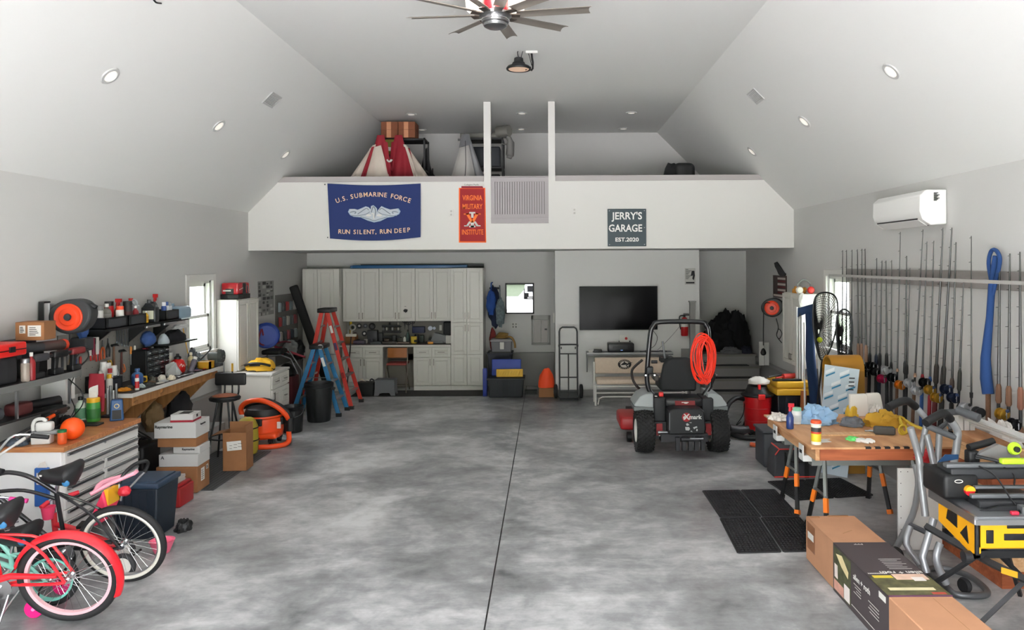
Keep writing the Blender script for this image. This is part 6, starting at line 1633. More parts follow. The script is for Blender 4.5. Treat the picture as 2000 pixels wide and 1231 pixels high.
A(rv, 'latch', mat('#d8221f', .4), rbx(-.05, .05, -.245, -.20, .52, .60, .008))
A(rv, 'latch', mat('#d8221f', .4), rbx(-.03, .01, -.165, -.12, .66, .73, .008))
A(rv, 'hose', BLACK, tube([(-.2, -.02, .5), (-.32, -.05, .52), (-.45, -.12, .44), (-.52, -.2, .28), (-.5, -.3, .1), (-.35, -.42, .04), (-.1, -.5, .04), (.15, -.42, .04)], .035, 10, sm=6))
A(rv, 'nozzle', mat('#2c2c2e', .5), tube([(-.52, -.36, .14), (-.36, -.30, .10), (-.2, -.28, .12)], [.08, .075, .05], 10, sm=3))
A(rv, 'power_cord', BLACK, tube([(-.18, .0, .5), (-.24, -.12, .3), (-.36, -.2, .16), (-.30, -.24, .22)], .006, 6, sm=5))
for k in range(4):
    a = PI/4+k*PI/2
    A(rv, 'caster', BLACK, sph((.2*math.cos(a), .2*math.sin(a), .03), .03, n=12, m=8), bx(.2*math.cos(a)-.04, .2*math.cos(a)+.04, .2*math.sin(a)-.04, .2*math.sin(a)+.04, .05, .08))
S('cloth_cap', 'white cloth cap on the lid of the red shop vacuum', 'cap', mat('#cfcbc4', .85), lump((3.08, 10.83, .732), .15, .13, .10, 97, .2, 1.8))
S('orange_hose', 'short orange hose end curled on the floor by the red vacuum', 'hose', mat('#c9582e', .5), tube([(2.74, 10.05, .03), (2.9, 9.95, .03), (3.1, 9.95, .03), (3.3, 10.1, .03), (3.2, 10.25, .03), (3.0, 10.2, .03)], .028, 8, sm=5))
tb = E('tool_bag', 'charcoal tool bag with red piping beside the sawhorse', 'bag', (2.87, 8.72, 0))
FB = mat('#35363a', .85)
A(tb, 'body', FB, prism([(-.26, 0), (.26, 0), (.25, .26), (.2, .34), (-.2, .34), (-.25, .26)], -.15, .15), bev=.02)
A(tb, 'piping', mat('#c2322c', .6), tube([(-.25, -.155, .27), (-.2, -.155, .335), (.2, -.155, .335)], .008, 6), tube([(-.26, -.155, .015), (.26, -.155, .015)], .008, 6), tube([(-.2, -.155, .335), (-.2, .15, .335)], .008, 6))
A(tb, 'handle_strap', BLACK, bx(-.14, -.09, -.158, -.152, 0, .3), bx(.09, .14, -.158, -.152, 0, .3), tube([(-.11, -.155, .3), (-.08, -.17, .2), (.08, -.17, .2), (.11, -.155, .3)], .012, 8, sm=4))
S('tool_case', 'dark grey lidded case standing behind the tool bag', 'case', mat('#3b3d42', .6), rbx(2.62, 3.02, 9.0, 9.4, 0, .42, .02), rbx(2.6, 3.04, 8.98, 9.42, .42, .45, .01))
S('small_carton', 'small brown carton on the floor behind the tool bag', 'box', CARD, rbx(3.06, 3.2, 8.95, 9.12, 0, .14, .003, 1))
def rmat(label, pts):
    """open-grid rubber mat on four floor corners a,b,c,d"""
    a, b, c, d = [Vector(p) for p in pts]
    t = E('rubber_mat', label, 'mat', tuple((a+b+c+d)/4), group='open-grid rubber floor mats', world=True)
    g = lambda s, u: (a.lerp(b, .03+.94*s)).lerp(d.lerp(c, .03+.94*s), .02+.96*u)
    sh_ = []
    n, m_ = 12, 18
    def bar(p, q, w):
        dd = (q-p).normalized()
        k = Vector((-dd.y, dd.x, 0))*w/2
        v = [tuple(o+kk+Vector((0, 0, z))) for o in (p, q) for kk in (-k, k) for z in (.001, .013)]
        return v, [(0, 1, 3, 2), (4, 6, 7, 5), (0, 4, 5, 1), (2, 3, 7, 6), (0, 2, 6, 4), (1, 5, 7, 3)]
    for i in range(n+1):
        sh_.append(bar(g(i/n, 0), g(i/n, 1), .02 if i in (0, n) else .013))
    for i in range(m_+1):
        sh_.append(bar(g(0, i/m_), g(1, i/m_), .02 if i in (0, m_) else .013))
    A(t, 'grid', RUBBER, *sh_)
    A(t, 'backing', mat('#2b2b2c', .9), ([tuple(g(*k)+Vector((0, 0, z))) for z in (.0005, .003) for k in ((.0, .0), (1, .0), (1, 1), (.0, 1))], [(0, 1, 2, 3), (7, 6, 5, 4), (0, 4, 5, 1), (1, 5, 6, 2), (2, 6, 7, 3), (3, 7, 4, 0)]))
rmat('black grid mat at the rear left of the four laid together', [(1.67, 8.09, 0), (2.09, 8.11, 0), (2.08, 7.24, 0), (1.67, 7.23, 0)])
rmat('black grid mat at the rear right of the four laid together', [(2.10, 8.11, 0), (2.48, 8.13, 0), (2.46, 7.25, 0), (2.09, 7.24, 0)])
rmat('black grid mat at the front left of the four laid together', [(1.66, 7.215, 0), (2.05, 7.225, 0), (2.0, 6.36, 0), (1.61, 6.34, 0)])
rmat('black grid mat at the front right, partly behind the long printed box', [(2.06, 7.225, 0), (2.45, 7.235, 0), (2.42, 6.38, 0), (2.01, 6.36, 0)])
rmat('left black grid mat of the pair under the plywood table', [(2.48, 8.42, 0), (2.92, 8.48, 0), (3.02, 7.82, 0), (2.58, 7.74, 0)])
rmat('right black grid mat of the pair under the plywood table', [(2.93, 8.48, 0), (3.36, 8.54, 0), (3.47, 7.9, 0), (3.03, 7.82, 0)])

# ---- plywood table on sawhorses
tbx0, tbx1, tby0, tby1, tz = 2.36, 3.70, 6.55, 7.98, .86
tb2 = E('work_table', 'plywood work table top with a reddish apron resting on sawhorses', 'table', (3.0, 7.26, .74), world=True)
A(tb2, 'tabletop', PLY, bx(tbx0-.04, tbx1, tby0-.01, tby1, .842, tz), bev=.002)
A(tb2, 'front_apron', REDWOOD, bx(tbx0+.04, tbx1, tby0, tby0+.038, .742, .842))
A(tb2, 'side_apron', wood('#b9855a', '#cda074', 2, .6, 'pine_apron', (10, 1, 10)), bx(tbx0, tbx0+.038, tby0, tby1, .742, .842), bx(tbx0+.04, tbx1, tby1-.04, tby1, .742, .842))
A(tb2, 'notch', INK, *[bx(2.80+.085*i, 2.85+.085*i, tby0-.012, tby0+.02, .845, .8615) for i in range(5)])
def sawhorse(label, yc):
    t = E('sawhorse', label, 'sawhorse', (2.92, yc, 0), group='folding metal sawhorses')
    MG = mat('#8f9390', .4, .7)
    A(t, 'beam', MG, bx(-.52, .50, -.045, .045, .64, .741))
    A(t, 'end_plate', mat('#d3d4d2', .4), bx(-.60, -.52, -.055, .055, .68, .738), bx(-.605, -.595, -.06, .06, .69, .83), bev=.004)
    A(t, 'print', INK, bx(-.607, -.604, -.03, .03, .75, .78))
    for sx in (-1, 1):
        for sy in (-1, 1):
            a, b = Vector((sx*.40, sy*.035, .70)), Vector((sx*.46, sy*.25, .0))
            l_ = A(t, 'leg', MG, xf(bx(-.021, .021, -.012, .012, 0, 1), Matrix()) if False else tube([a, a.lerp(b, .62)], .02, 4))
            A(l_, 'lower_leg', BLACK, tube([a.lerp(b, .5), b], .023, 4))
            A(l_, 'orange_block', mat('#ef7a1a', .5), tube([a.lerp(b, .47), a.lerp(b, .64)], .026, 4))
            A(l_, 'foot', mat('#ef7a1a', .5) if sy < 0 else BLACK, tube([a.lerp(b, .94), b], .032, 4))
    A(t, 'spreader', STEEL, bx(-.44, -.42, -.15, .15, .38, .395), bx(.42, .44, -.15, .15, .38, .395))
sawhorse('metal sawhorse with orange blocks under the near edge of the plywood table', 6.80)
sawhorse('metal sawhorse with orange blocks under the far edge of the plywood table', 7.58)
TT = tz+.001
def on(px, py):
    return G(px, py, TT)
g = on(1594, 868)
t = E('wipes_tub', 'yellow tub of wipes with an orange lid at the near corner of the plywood table', 'tub', g)
A(t, 'body', mat('#ece7d6', .4), lathe([(0, 0), (.043, .001), (.046, .008), (.043, .02), (.043, .185), (.04, .19)], n=26))
A(t, 'label', mat('#e5c832', .5), lathe([(.0435, .03), (.0442, .031), (.0442, .10), (.0435, .101)], n=26))
A(t, 'upper_label', mat('#3a3a3c', .5), lathe([(.0435, .102), (.0442, .103), (.0442, .155), (.0435, .156)], n=26))
A(t, 'stripe', mat('#c8432b', .5), lathe([(.0437, .10), (.0445, .102), (.0445, .117), (.0437, .119)], n=26))
A(t, 'lid', mat('#e0522a', .45), lathe([(.046, .186), (.047, .192), (.047, .21), (.04, .218), (0, .22)], n=26), )
A(t, 'rim', PAPER, lathe([(.0465, .178), (.048, .18), (.048, .19), (.0465, .192)], n=26))
bottle(on(1543, 838), .036, .25, mat('#2c3f78', .2), mat('#d42a3a', .4), 'spray bottle of blue liquid with a red trigger on the plywood table', 'trigger', 'spray_bottle')
bottle(on(1556, 828), .048, .165, mat('#dfe3e1', .35), mat('#8fd0b4', .5), 'white tub with a mint lid behind the blue spray bottle', 'jar', 'tub', band=mat('#c8d0d2', .5))
def heap(name, label, cat, px, py, rx, ry, rz_, col, sd, amp=.35, fr=2.3):
    g = on(px, py)
    return S(name, label, cat, mat(col, .85), lump((min(g.x, 3.68-rx), min(g.y, 7.96-ry), TT+.005), rx, ry, rz_, sd, amp, fr, 36, 22))
heap('white_rag', 'white rag at the far left corner of the plywood table', 'rag', 1521, 820, .09, .12, .06, '#d9d3cc', 101, .5, 2.8)
heap('blue_cloth', 'crumpled light blue cloth in the middle of the plywood table', 'cloth', 1596, 826, .18, .15, .17, '#8fb0cf', 103, .42, 2.2)
heap('knee_pad', 'grey knee pad beside the blue cloth', 'knee pad', 1664, 832, .11, .10, .08, '#6f7278', 105, .35, 2.0)
heap('work_trousers', 'yellow and tan work trousers bundled on the plywood table', 'clothes', 1728, 832, .20, .115, .13, '#bd902a', 107, .38, 2.1)
heap('yellow_cloth', 'yellow cloth corner sticking up behind the knee pad', 'cloth', 1664, 812, .07, .07, .13, '#d8b23c', 108, .25, 1.8)
heap('white_cloth', 'white paper bundle between the yellow cloths', 'paper', 1697, 808, .07, .07, .11, '#ddd9d3', 109, .5, 2.8)
S('sanding_block', 'dark grey foam sanding block beside the yellow trousers', 'block', mat('#4d4b47', .9), rot(rbx(3.10, 3.29, 6.98, 7.06, TT+.0, TT+.075, .02), -.25, 'Z', (3.2, 7.06, 0)))
g = on(1763, 850)
S('rope_bundle', 'coiled yellow cord at the right end of the plywood table', 'cord', mat('#c3a52f', .6), *[ring((g.x+.012*i, g.y+.01*i, TT+.05), .045-.003*i, .009, (.3, -1, .2*i), 20, 6) for i in range(4)], tube([(g.x, g.y, TT+.09), (g.x+.05, g.y+.15, TT+.14), (g.x+.16, g.y+.12, TT+.06), (g.x+.26, g.y+.06, TT+.03)], .012, 8, sm=5), tube([(g.x, g.y+.03, TT+.09), (g.x+.08, g.y+.2, TT+.12), (g.x+.2, g.y+.18, TT+.05), (g.x+.3, g.y+.1, TT+.02)], .012, 8, sm=5))
gl = E('work_glove', 'white work glove with a lime green cuff on the plywood table', 'glove', on(1678, 862), -.5)
A(gl, 'palm', mat('#e2dfd9', .85), lump((.02, 0, 0), .06, .05, .03, 111, .2))
A(gl, 'cuff', mat('#6fe07a', .8), lump((-.06, .03, 0), .06, .06, .03, 112, .3))
for i, (dy, ln) in enumerate(((-.04, .06), (-.015, .075), (.01, .07), (.035, .05))):
    A(gl, 'finger', mat('#e2dfd9', .85), tube([(.06, dy*.8, .015), (.06+ln*.6, dy*1.2, .016), (.06+ln, dy*1.3, .01)], [.014, .013, .009], 8))
A(gl, 'thumb', mat('#e2dfd9', .85), tube([(.02, -.04, .015), (.06, -.075, .014), (.09, -.08, .01)], [.015, .013, .009], 8))
g = on(1705, 845)
S('hole_cutter', 'small steel and tan tool lying behind the green-cuffed glove', 'hand tool', STEEL, cyl((g.x-.07, g.y+.02, TT+.012), (g.x+.0, g.y+.0, TT+.014), .008), cyl((g.x-.035, g.y+.01, TT+.016), (g.x+.07, g.y-.03, TT+.012), .011))
S('wood_strip', 'flat pine strip lying across the plywood table', 'board', PINE, rot(bx(2.56, 3.08, 6.97, 7.08, TT, TT+.012), .03, 'Z', (2.8, 7, 0)))
S('paper_sheet', 'small white sheet with a pen beside the tub of wipes', 'paper', PAPER, rot(bx(2.42, 2.56, 6.72, 6.84, TT, TT+.002), .2, 'Z', (2.5, 6.8, 0)), cyl((2.47, 6.80, TT+.006), (2.59, 6.82, TT+.006), .004))
for i, (px, w_, h_) in enumerate(((1688, .20, .24), (1722, .16, .24))):
    p = P(px, 805, 7.72)
    S('foam_block', ('left', 'right')[i]+' white packing foam piece standing at the back of the plywood table', 'foam', mat('#e0dcd5', .8), prism([(p.x-w_/2, TT), (p.x+w_/2+.03*i, TT), (p.x+w_/2-.01, TT+h_*.9), (p.x+w_/2-.03, TT+h_), (p.x-w_/2, TT+h_*.98)], 7.84+.05*i, 7.88+.05*i), group='white packing foam on the plywood table', bev=.008)
ps = E('acrylic_sheet', 'film-covered sheet with blue print standing behind the plywood table', 'sheet', (3.4, 8.75, 0), world=True)
TL, TR, BR, BL = P(1611, 712, 8.62), P(1679, 722, 8.45), Vector((3.45, 8.55, .005)), Vector((3.20, 8.80, .005))
qd = lambda s, t: (BL.lerp(BR, s)).lerp(TL.lerp(TR, s), t)
A(ps, 'sheet', mat('#c3d0d8', .3), sheet(lambda s, t: qd(s, t), 2, 2, .012))
nn = (BR-BL).cross(TL-BL).normalized()
nn = nn if nn.y < 0 else -nn
def dash(s, t, ds, dt, k):
    o = [qd(s, t)+nn*.008, qd(s+ds, t+dt)+nn*.008, qd(s+ds, t+dt+k)+nn*.008, qd(s, t+k)+nn*.008]
    return [tuple(p_) for p_ in o]+[tuple(p_+nn*.001) for p_ in o], [(0, 1, 2, 3), (7, 6, 5, 4), (0, 4, 5, 1), (1, 5, 6, 2), (2, 6, 7, 3), (3, 7, 4, 0)]
A(ps, 'blue_print', mat('#2f7ea6', .5), *[dash(.06+.42*i+.2*(j % 2), .05+.105*j, .26, .045, .016) for i in range(2) for j in range(9) if .06+.42*i+.2*(j % 2)+.26 < 1])
A(ps, 'black_print', INK, *[dash(.74, .80+.035*i, .16, .006, .01) for i in range(4)])
A(ps, 'pale_band', mat('#e6ebee', .3), *[dash(.04+.42*i+.2*(j % 2), .075+.105*j, .26, .045, .03) for i in range(2) for j in range(9) if .04+.42*i+.2*(j % 2)+.26 < 1])
mb = E('drum_shell', 'mustard arched hood with a grey inside behind the film-covered sheet', 'hood', (3.42, 8.95, 0), world=True)
MU = mat('#b9822a', .5)
c0, c1 = P(1625, 722, 8.85), P(1668, 726, 8.85)
arc = lambda r: [(c0.y+r*math.cos(PI*i/16)*.9, c0.z+r*math.sin(PI*i/16)) for i in range(17)]
o_, i_ = arc(.175), arc(.155)
A(mb, 'shell', MU, prism(o_+i_[::-1], c0.x-.06, c1.x+.06, 'x'))
A(mb, 'leg_panel', mat('#a3742a', .5), bx(c0.x-.06, c1.x+.06, c0.y+.14, c0.y+.157, .01, c0.z), bx(c0.x-.06, c1.x+.06, c0.y-.157, c0.y-.14, .01, c0.z))
A(mb, 'inner_wall', CHARC, prism(i_, c1.x+.0, c1.x+.02, 'x'), bx(c1.x, c1.x+.02, c0.y-.14, c0.y+.14, .01, c0.z))
wp = E('white_board', 'white flat panel standing on edge at the right end of the plywood table', 'panel', (3.3, 6.42, 0), world=True)
A(wp, 'board', WHITE, bx(3.02, 3.40, 6.40, 6.42, .003, .71), bev=.002)
A(wp, 'hole', INK, *[bx(3.04, 3.046, 6.397, 6.401, .08+.1*i, .086+.1*i) for i in range(7)], *[bx(3.1+.1*i, 3.106+.1*i, 6.397, 6.401, .68, .686) for i in range(4)])
# ================================================================ right foreground: folded stand, saws, boards, long box
zq = lambda X, Y, D: P(1720+X/4.396, 740+Y/4.396, D)
zr = lambda X, Y, D: P(1560+X/4.545, 1000+Y/4.545, D)
fs = E('folding_stand', 'folded silver tube stand with black foam handles', 'stand', (3.05, 5.9, 0), world=True)
ST_ = mat('#a2a4a6', .38, .45)
A(fs, 'upright', ST_, tube([zq(255, 420, 5.95), zq(325, 660, 5.95), zq(345, 850, 5.9), zq(385, 1180, 5.85)], .028, 10, sm=4))
A(fs, 'upright', ST_, tube([zq(395, 480, 6.1), zq(430, 620, 6.08), zq(470, 800, 6.05)], .026, 10))
A(fs, 'upright', ST_, tube([zq(505, 460, 6.15), zq(495, 640, 6.1), zq(488, 800, 6.05)], .026, 10))
A(fs, 'handle_tube', ST_, tube([zq(290, 230, 6.2), zq(345, 290, 6.2), zq(392, 360, 6.2), zq(375, 480, 6.2), zq(340, 660, 6.15)], .025, 10, sm=4))
A(fs, 'foam_grip', BLACK, tube([zq(62, 250, 6.05), zq(120, 218, 6.08), zq(185, 195, 6.12), zq(240, 195, 6.15), zq(300, 242, 6.2)], .033, 10, sm=4))
A(fs, 'handle_tube', ST_, tube([zq(590, 340, 5.9), zq(645, 420, 5.9), zq(663, 480, 5.9), zq(645, 630, 5.9), zq(612, 790, 5.85)], .029, 10, sm=4))
A(fs, 'foam_grip', BLACK, tube([zq(385, 382, 5.75), zq(440, 345, 5.78), zq(500, 312, 5.82), zq(550, 298, 5.86), zq(600, 350, 5.9)], .034, 10, sm=4))
A(fs, 'crossbar', mat('#55575a', .6), tube([zq(395, 405, 5.95), zq(640, 505, 5.9)], .024, 10))
A(fs, 'end_grip', mat('#4d4f52', .7), tube([zq(660, 268, 6.05), zq(845, 340, 5.9)], .035, 12), tube([zq(505, 290, 6.2), zq(670, 285, 6.05)], .026, 10), tube([zq(500, 430, 6.1), zq(580, 370, 6.05), zq(610, 440, 6.0)], .02, 8))
A(fs, 'front_leg', ST_, tube([zq(300, 740, 6.1), zq(322, 850, 6.1), zq(318, 960, 6.15), zr(1010, 30, 6.25), Vector(zr(850, 345, 6.38))], .026, 10, sm=3))
A(fs, 'front_leg', ST_, tube([zr(990, 130, 6.0), zr(955, 290, 5.95), zr(1080, 470, 5.85)], .026, 10, sm=3))
A(fs, 'rear_leg', ST_, tube([zr(1200, 60, 5.7), zr(1095, 400, 5.65), zr(1135, 545, 5.6)], .028, 10))
A(fs, 'rear_leg', ST_, tube([zr(1255, 280, 5.65), zr(1220, 430, 5.62), zr(1310, 640, 5.6)], .028, 10, sm=3))
A(fs, 'cross_tube', mat('#4a4c50', .5), tube([zr(995, 120, 6.1), zr(1160, 195, 5.75)], .022, 8))
gl_ = lambda px, py: G(px, py, .024)
A(fs, 'base_loop', mat('#6c6e70', .4, .6), tube([gl_(1810, 1115), gl_(1848, 1146), gl_(1868, 1162), gl_(1920, 1163), gl_(1926, 1152), gl_(1890, 1124), gl_(1840, 1110)], .024, 10, True, 4))
A(fs, 'wheel', RUBBER, lathe([(0, -.02), (.06, -.02), (.07, 0), (.06, .02), (0, .02)], G(1752, 1085, .07), 20, (1, .3, 0)), lathe([(0, -.02), (.05, -.02), (.06, 0), (.05, .02), (0, .02)], G(1884, 1144, .062), 20, (1, .3, 0)))
S('blue_plate', 'small blue steel plate tucked between the stand and the saw', 'plate', mat('#2d5683', .4), prism([(3.04, .93), (3.2, .955), (3.2, .99), (3.1, .99)], 5.78, 5.79))

sx0, sy0 = 2.88, 4.98
sw = E('table_saw', 'yellow and grey jobsite table saw on black folding legs', 'table saw', (3.25, 5.3, 0), world=True)
A(sw, 'table', mat('#85888b', .4, .5), bx(sx0-.02, sx0+.75, sy0-.02, sy0+.56, .755, .785), bev=.004)
A(sw, 'fence_rail', ALU, bx(sx0-.035, sx0-.015, sy0-.03, sy0+.57, .735, .79), bx(sx0-.03, sx0+.75, sy0-.04, sy0-.02, .735, .77))
fy = []
A(sw, 'front_panel', DEWY, bx(sx0+.0, sx0+.75, sy0, sy0+.03, .56, .755), bev=.012)
A(sw, 'side_panel', DEWY, prism([(sy0, .53), (sy0+.08, .50), (sy0+.5, .58), (sy0+.5, .755), (sy0, .755)], sx0-.0, sx0+.03, 'x'), bev=.008)
A(sw, 'panel_slot', BLACK, rbx(sx0+.18, sx0+.36, sy0-.006, sy0+.002, .62, .665, .004), rbx(sx0+.06, sx0+.11, sy0-.006, sy0+.002, .60, .69, .004), rbx(sx0+.2, sx0+.5, sy0-.006, sy0+.002, .70, .73, .004),
  prism([(sy0+.10, .56), (sy0+.2, .60), (sy0+.12, .68)], sx0-.005, sx0+.002, 'x'), prism([(sy0+.24, .62), (sy0+.38, .64), (sy0+.36, .71), (sy0+.24, .72)], sx0-.005, sx0+.002, 'x'))
A(sw, 'corner_guard', BLACK, cyl((sx0-.005, sy0-.005, .53), (sx0-.005, sy0-.005, .76), .014))
A(sw, 'motor_housing', DARK, rbx(sx0+.1, sx0+.6, sy0+.06, sy0+.5, .5, .75, .03))
A(sw, 'rail_knob', DARK, cyl((sx0-.05, sy0+.08, .48), (sx0+.0, sy0+.08, .48), .04))
LB = mat('#1d1e20', .4)
A(sw, 'long_beam', LB, tube([Vector((2.76, 5.42, .56)), Vector((2.98, 5.0, .46)), Vector((3.3, 4.55, .36))], .028, 4))
A(sw, 'tag', mat('#d69a1e', .5), xf(bx(-.05, .05, -.004, .0, -.02, .02), Matrix.Translation((3.035, 4.88, .445)) @ Matrix.Rotation(-.95, 4, 'Z')))
A(sw, 'leg', LB, tube([(2.62, 5.42, .012), (2.98, 5.14, .46)], .018, 4))
A(sw, 'leg', LB, tube([(2.80, 4.94, .012), (3.34, 4.96, .50)], .02, 4))
A(sw, 'leg', LB, tube([(3.55, 5.0, .012), (3.1, 5.3, .52)], .018, 4))
A(sw, 'leg', LB, tube([(3.5, 5.5, .012), (3.3, 5.4, .52)], .018, 4))
A(sw, 'under_frame', LB, bx(sx0+.02, sx0+.7, sy0+.05, sy0+.08, .48, .53), bx(sx0+.02, sx0+.7, sy0+.45, sy0+.48, .48, .53), bx(sx0+.02, sx0+.05, sy0+.05, sy0+.48, .47, .50))

m2 = E('mitre_saw', 'black mitre saw with lime green handle resting on top of the table saw', 'mitre saw', (3.2, 5.35, .786), world=True)
zt = .787
A(m2, 'base', DARK, rbx(2.98, 3.44, 5.12, 5.5, zt, zt+.05, .01))
A(m2, 'motor_body', BLACK, rbx(2.80, 3.05, 5.24, 5.56, zt+.02, zt+.20, .03))
A(m2, 'brand_oval', PAPER, tube([(2.90+.028*math.cos(a), 5.236, zt+.155+.011*math.sin(a)) for a in [i*PI/8 for i in range(16)]], .003, 6, True))
A(m2, 'switch_button', mat('#d91e2e', .4), cyl((2.97, 5.215, zt+.09), (2.97, 5.245, zt+.09), .033))
A(m2, 'switch_cap', mat('#f0b323', .4), prism([(2.97+.034*math.cos(PI*i/8), zt+.094+.034*math.sin(PI*i/8)) for i in range(9)], 5.208, 5.24))
A(m2, 'rail', mat('#6f7275', .4, .4), rbx(2.84, 3.42, 5.28, 5.34, zt+.235, zt+.265, .008), rbx(2.95, 3.44, 5.16, 5.2, zt+.055, zt+.085, .008), rbx(3.0, 3.44, 5.20, 5.24, zt+.11, zt+.13, .006))
A(m2, 'upper_bed', mat('#2a2c2f', .45), rbx(2.86, 3.44, 5.26, 5.46, zt+.16, zt+.235, .012))
A(m2, 'blade_guard', mat('#85898c', .3, alpha=.55), prism([(3.10, zt+.28), (3.42, zt+.28), (3.40, zt+.34), (3.26, zt+.385), (3.12, zt+.32)], 5.36, 5.40))
LIME = mat('#b5d92e', .4)
A(m2, 'handle', LIME, rbx(3.20, 3.38, 5.22, 5.27, zt+.275, zt+.315, .012))
A(m2, 'knob', LIME, lathe([(0, -.02), (.04, -.02), (.048, 0), (.04, .02), (0, .02)], (3.36, 5.34, zt+.36), 20, (0, 1, 0)))
A(m2, 'knob_hub', BLACK, cyl((3.36, 5.30, zt+.36), (3.36, 5.32, zt+.36), .02))
A(m2, 'arm', BLACK, rbx(3.06, 3.14, 5.38, 5.46, zt+.23, zt+.33, .015), cyl((3.1, 5.37, zt+.3), (3.25, 5.25, zt+.28), .012), cyl((3.08, 5.43, zt+.345), (3.28, 5.46, zt+.385), .026))
A(m2, 'power_cable', BLACK, tube([(3.05, 5.25, zt+.26), (3.14, 5.2, zt+.2), (3.2, 5.12, zt+.06), (3.24, 5.1, zt+.012)], .006, 6, sm=5), tube([(3.2, 5.3, zt+.27), (3.3, 5.26, zt+.2), (3.27, 5.2, zt+.14)], .006, 6, sm=5))
S('chuck_key', 'silver square and red clip lying on the table saw top', 'hand tool', mat('#9ea1a4', .35, .8), bx(3.2, 3.5, 5.02, 5.045, zt, zt+.02), bx(3.2, 3.24, 5.0, 5.06, zt, zt+.05))
S('red_clip', 'small red and white clip beside the silver square on the table saw', 'clip', mat('#d42a45', .5), rbx(3.12, 3.17, 4.985, 5.015, zt, zt+.022, .005))
S('mitre_gauge', 'black moulded push arm lying along the table saw edge', 'hand tool', DARK, prism([(2.96, zt+.0), (3.1, zt+.03), (3.5, zt+.035), (3.6, zt+.0)], 5.07, 5.095))

# boards and scraps against the right wall
bsp = E('lumber_stack', 'low pile of plywood offcuts against the right wall', 'lumber', (3.72, 5.9, 0), world=True)
for i in range(8):
    x0_ = 3.42+.02*(i % 3)
    A(bsp, 'board', PINE if i % 2 else REDWOOD, bx(x0_+.03, 3.90, 5.64+.02*i, 6.50-.02*i, .12*i, .12*i+.118))
S('board', 'wide raw wood board on top of the lumber pile', 'board', PINE, rot(bx(3.48, 3.86, 5.66, 6.46, .961, .985), .03, 'Z', (3.6, 6, 0)))
S('board', 'pale plywood offcut fanned out above the wide board', 'board', PLY, rot(bx(3.46, 3.68, 5.68, 6.46, 1.04, 1.058), -.06, 'Z', (3.5, 6.2, 0)), bx(3.5, 3.56, 5.8, 6.3, .9865, 1.04))
for i in range(3):
    S('white_trim_board', ('uppermost', 'middle', 'lowest')[i]+' of the white trim boards lying along the lumber pile', 'board', WHITE, rot(bx(3.48+.05*i, 3.55+.05*i, 4.9, 6.48, 1.19-.04*i, 1.205-.04*i), .02+.02*i, 'Z', (3.5, 6.4, 0)), bx(3.49+.05*i, 3.53+.05*i, 6.30, 6.38, 1.0595, 1.191-.04*i), group='white trim boards on the lumber pile')
S('tarp', 'crumpled clear plastic and paper on the lumber pile behind the stand', 'plastic', mat('#c7c3bd', .6), lump((3.80, 6.2, .99), .10, .2, .16, 121, .5, 2.8))
S('red_bag', 'red and white crumpled bag hanging behind the stand at the table edge', 'bag', mat('#b3232c', .6), lump((3.30, 6.475, .80), .10, .035, .06, 123, .3, 2.6, floor=False))

# long carton with a printed sleeve
bx0, bx1, by0, by1, bh = 2.165, 2.575, 3.55, 6.24, .36
lb2 = E('long_carton', 'very long carton with a dark printed sleeve lying in the right foreground', 'box', (2.37, 4.9, 0), world=True)
A(lb2, 'carton', CARD2, rbx(bx0, bx1, by0, by1, .002, bh, .006, 1))
A(lb2, 'end_flap', mat('#9c6f4b', .85), bx(bx0+.02, bx0+.1, by1-.05, by1-.02, bh, bh+.004), bx(bx0+.18, bx1-.06, by1-.03, by1-.005, bh, bh+.006))
A(lb2, 'crease', mat('#a57b55', .85), rot(bx(bx0+.14, bx0+.26, 5.86, 5.868, bh-.001, bh+.0012), .6, 'Z', (bx0+.2, 5.86, 0)), bx(bx0+.27, bx0+.274, by0, 4.7, bh-.001, bh+.001))
s0, s1 = 4.72, 5.64
DKP = mat('#473f41', .6)
e_ = .002
A(lb2, 'sleeve', DKP, bx(bx0-e_, bx1+e_, s0, s1, bh, bh+e_), bx(bx0-e_, bx0, s0, s1, .001, bh+e_), bx(bx1, bx1+e_, s0, s1, .001, bh+e_))
tp = bh+e_
def patch(m, x0_, x1_, y0_, y1_, k=.001):
    return A(lb2, 'sleeve_picture', m, bx(x0_, x1_, y0_, y1_, tp, tp+k))
patch(mat('#5d5b3c', .6, var=.45, scale=14), bx0+.0, bx1, s0+.02, 5.02)
patch(mat('#d9b8a2', .6, var=.2, scale=10), bx0+.17, bx1-.02, 4.97, 5.06, .0014)
patch(mat('#dcd2a8', .6, var=.12, scale=8), bx0+.05, bx1-.06, 4.81, 4.85, .0014)
patch(mat('#d8c23a', .6), bx0+.03, bx0+.16, 5.0, 5.04, .0016)
patch(mat('#e6ded8', .6), bx0+.28, bx0+.36, 4.95, 5.01, .0018)
patch(mat('#6a3a5a', .6), bx0, bx1, s0, s0+.018, .0012)
patch(mat('#b34a3c', .6), bx1-.11, bx1-.02, s0+.03, s0+.06, .0016)
A(lb2, 'lettering', PAPER, txt('allen + roth', .062, (bx0+.255, 5.09, tp), (-1, 0, 0), (0, -1, 0), bold=.01, th=.0006),
  *[bx(bx0+.02+.012*i, bx0+.028+.012*i, 5.068, 5.082, tp, tp+.0008) for i in range(11)],
  *[bx(bx0+.2, bx0+.36-.02*(i % 3), 5.15+.028*i, 5.153+.028*i, tp, tp+.0008) for i in range(7)], *[bx(bx0+.14+.012*i, bx0+.146+.012*i, 5.59, 5.60+.01*(i % 2), tp, tp+.0008) for i in range(6)])
lf = bx0-e_
def lpatch(m, y0_, y1_, z0_, z1_, k=.001):
    return A(lb2, 'side_picture', m, bx(lf-k, lf, y0_, y1_, z0_, z1_))
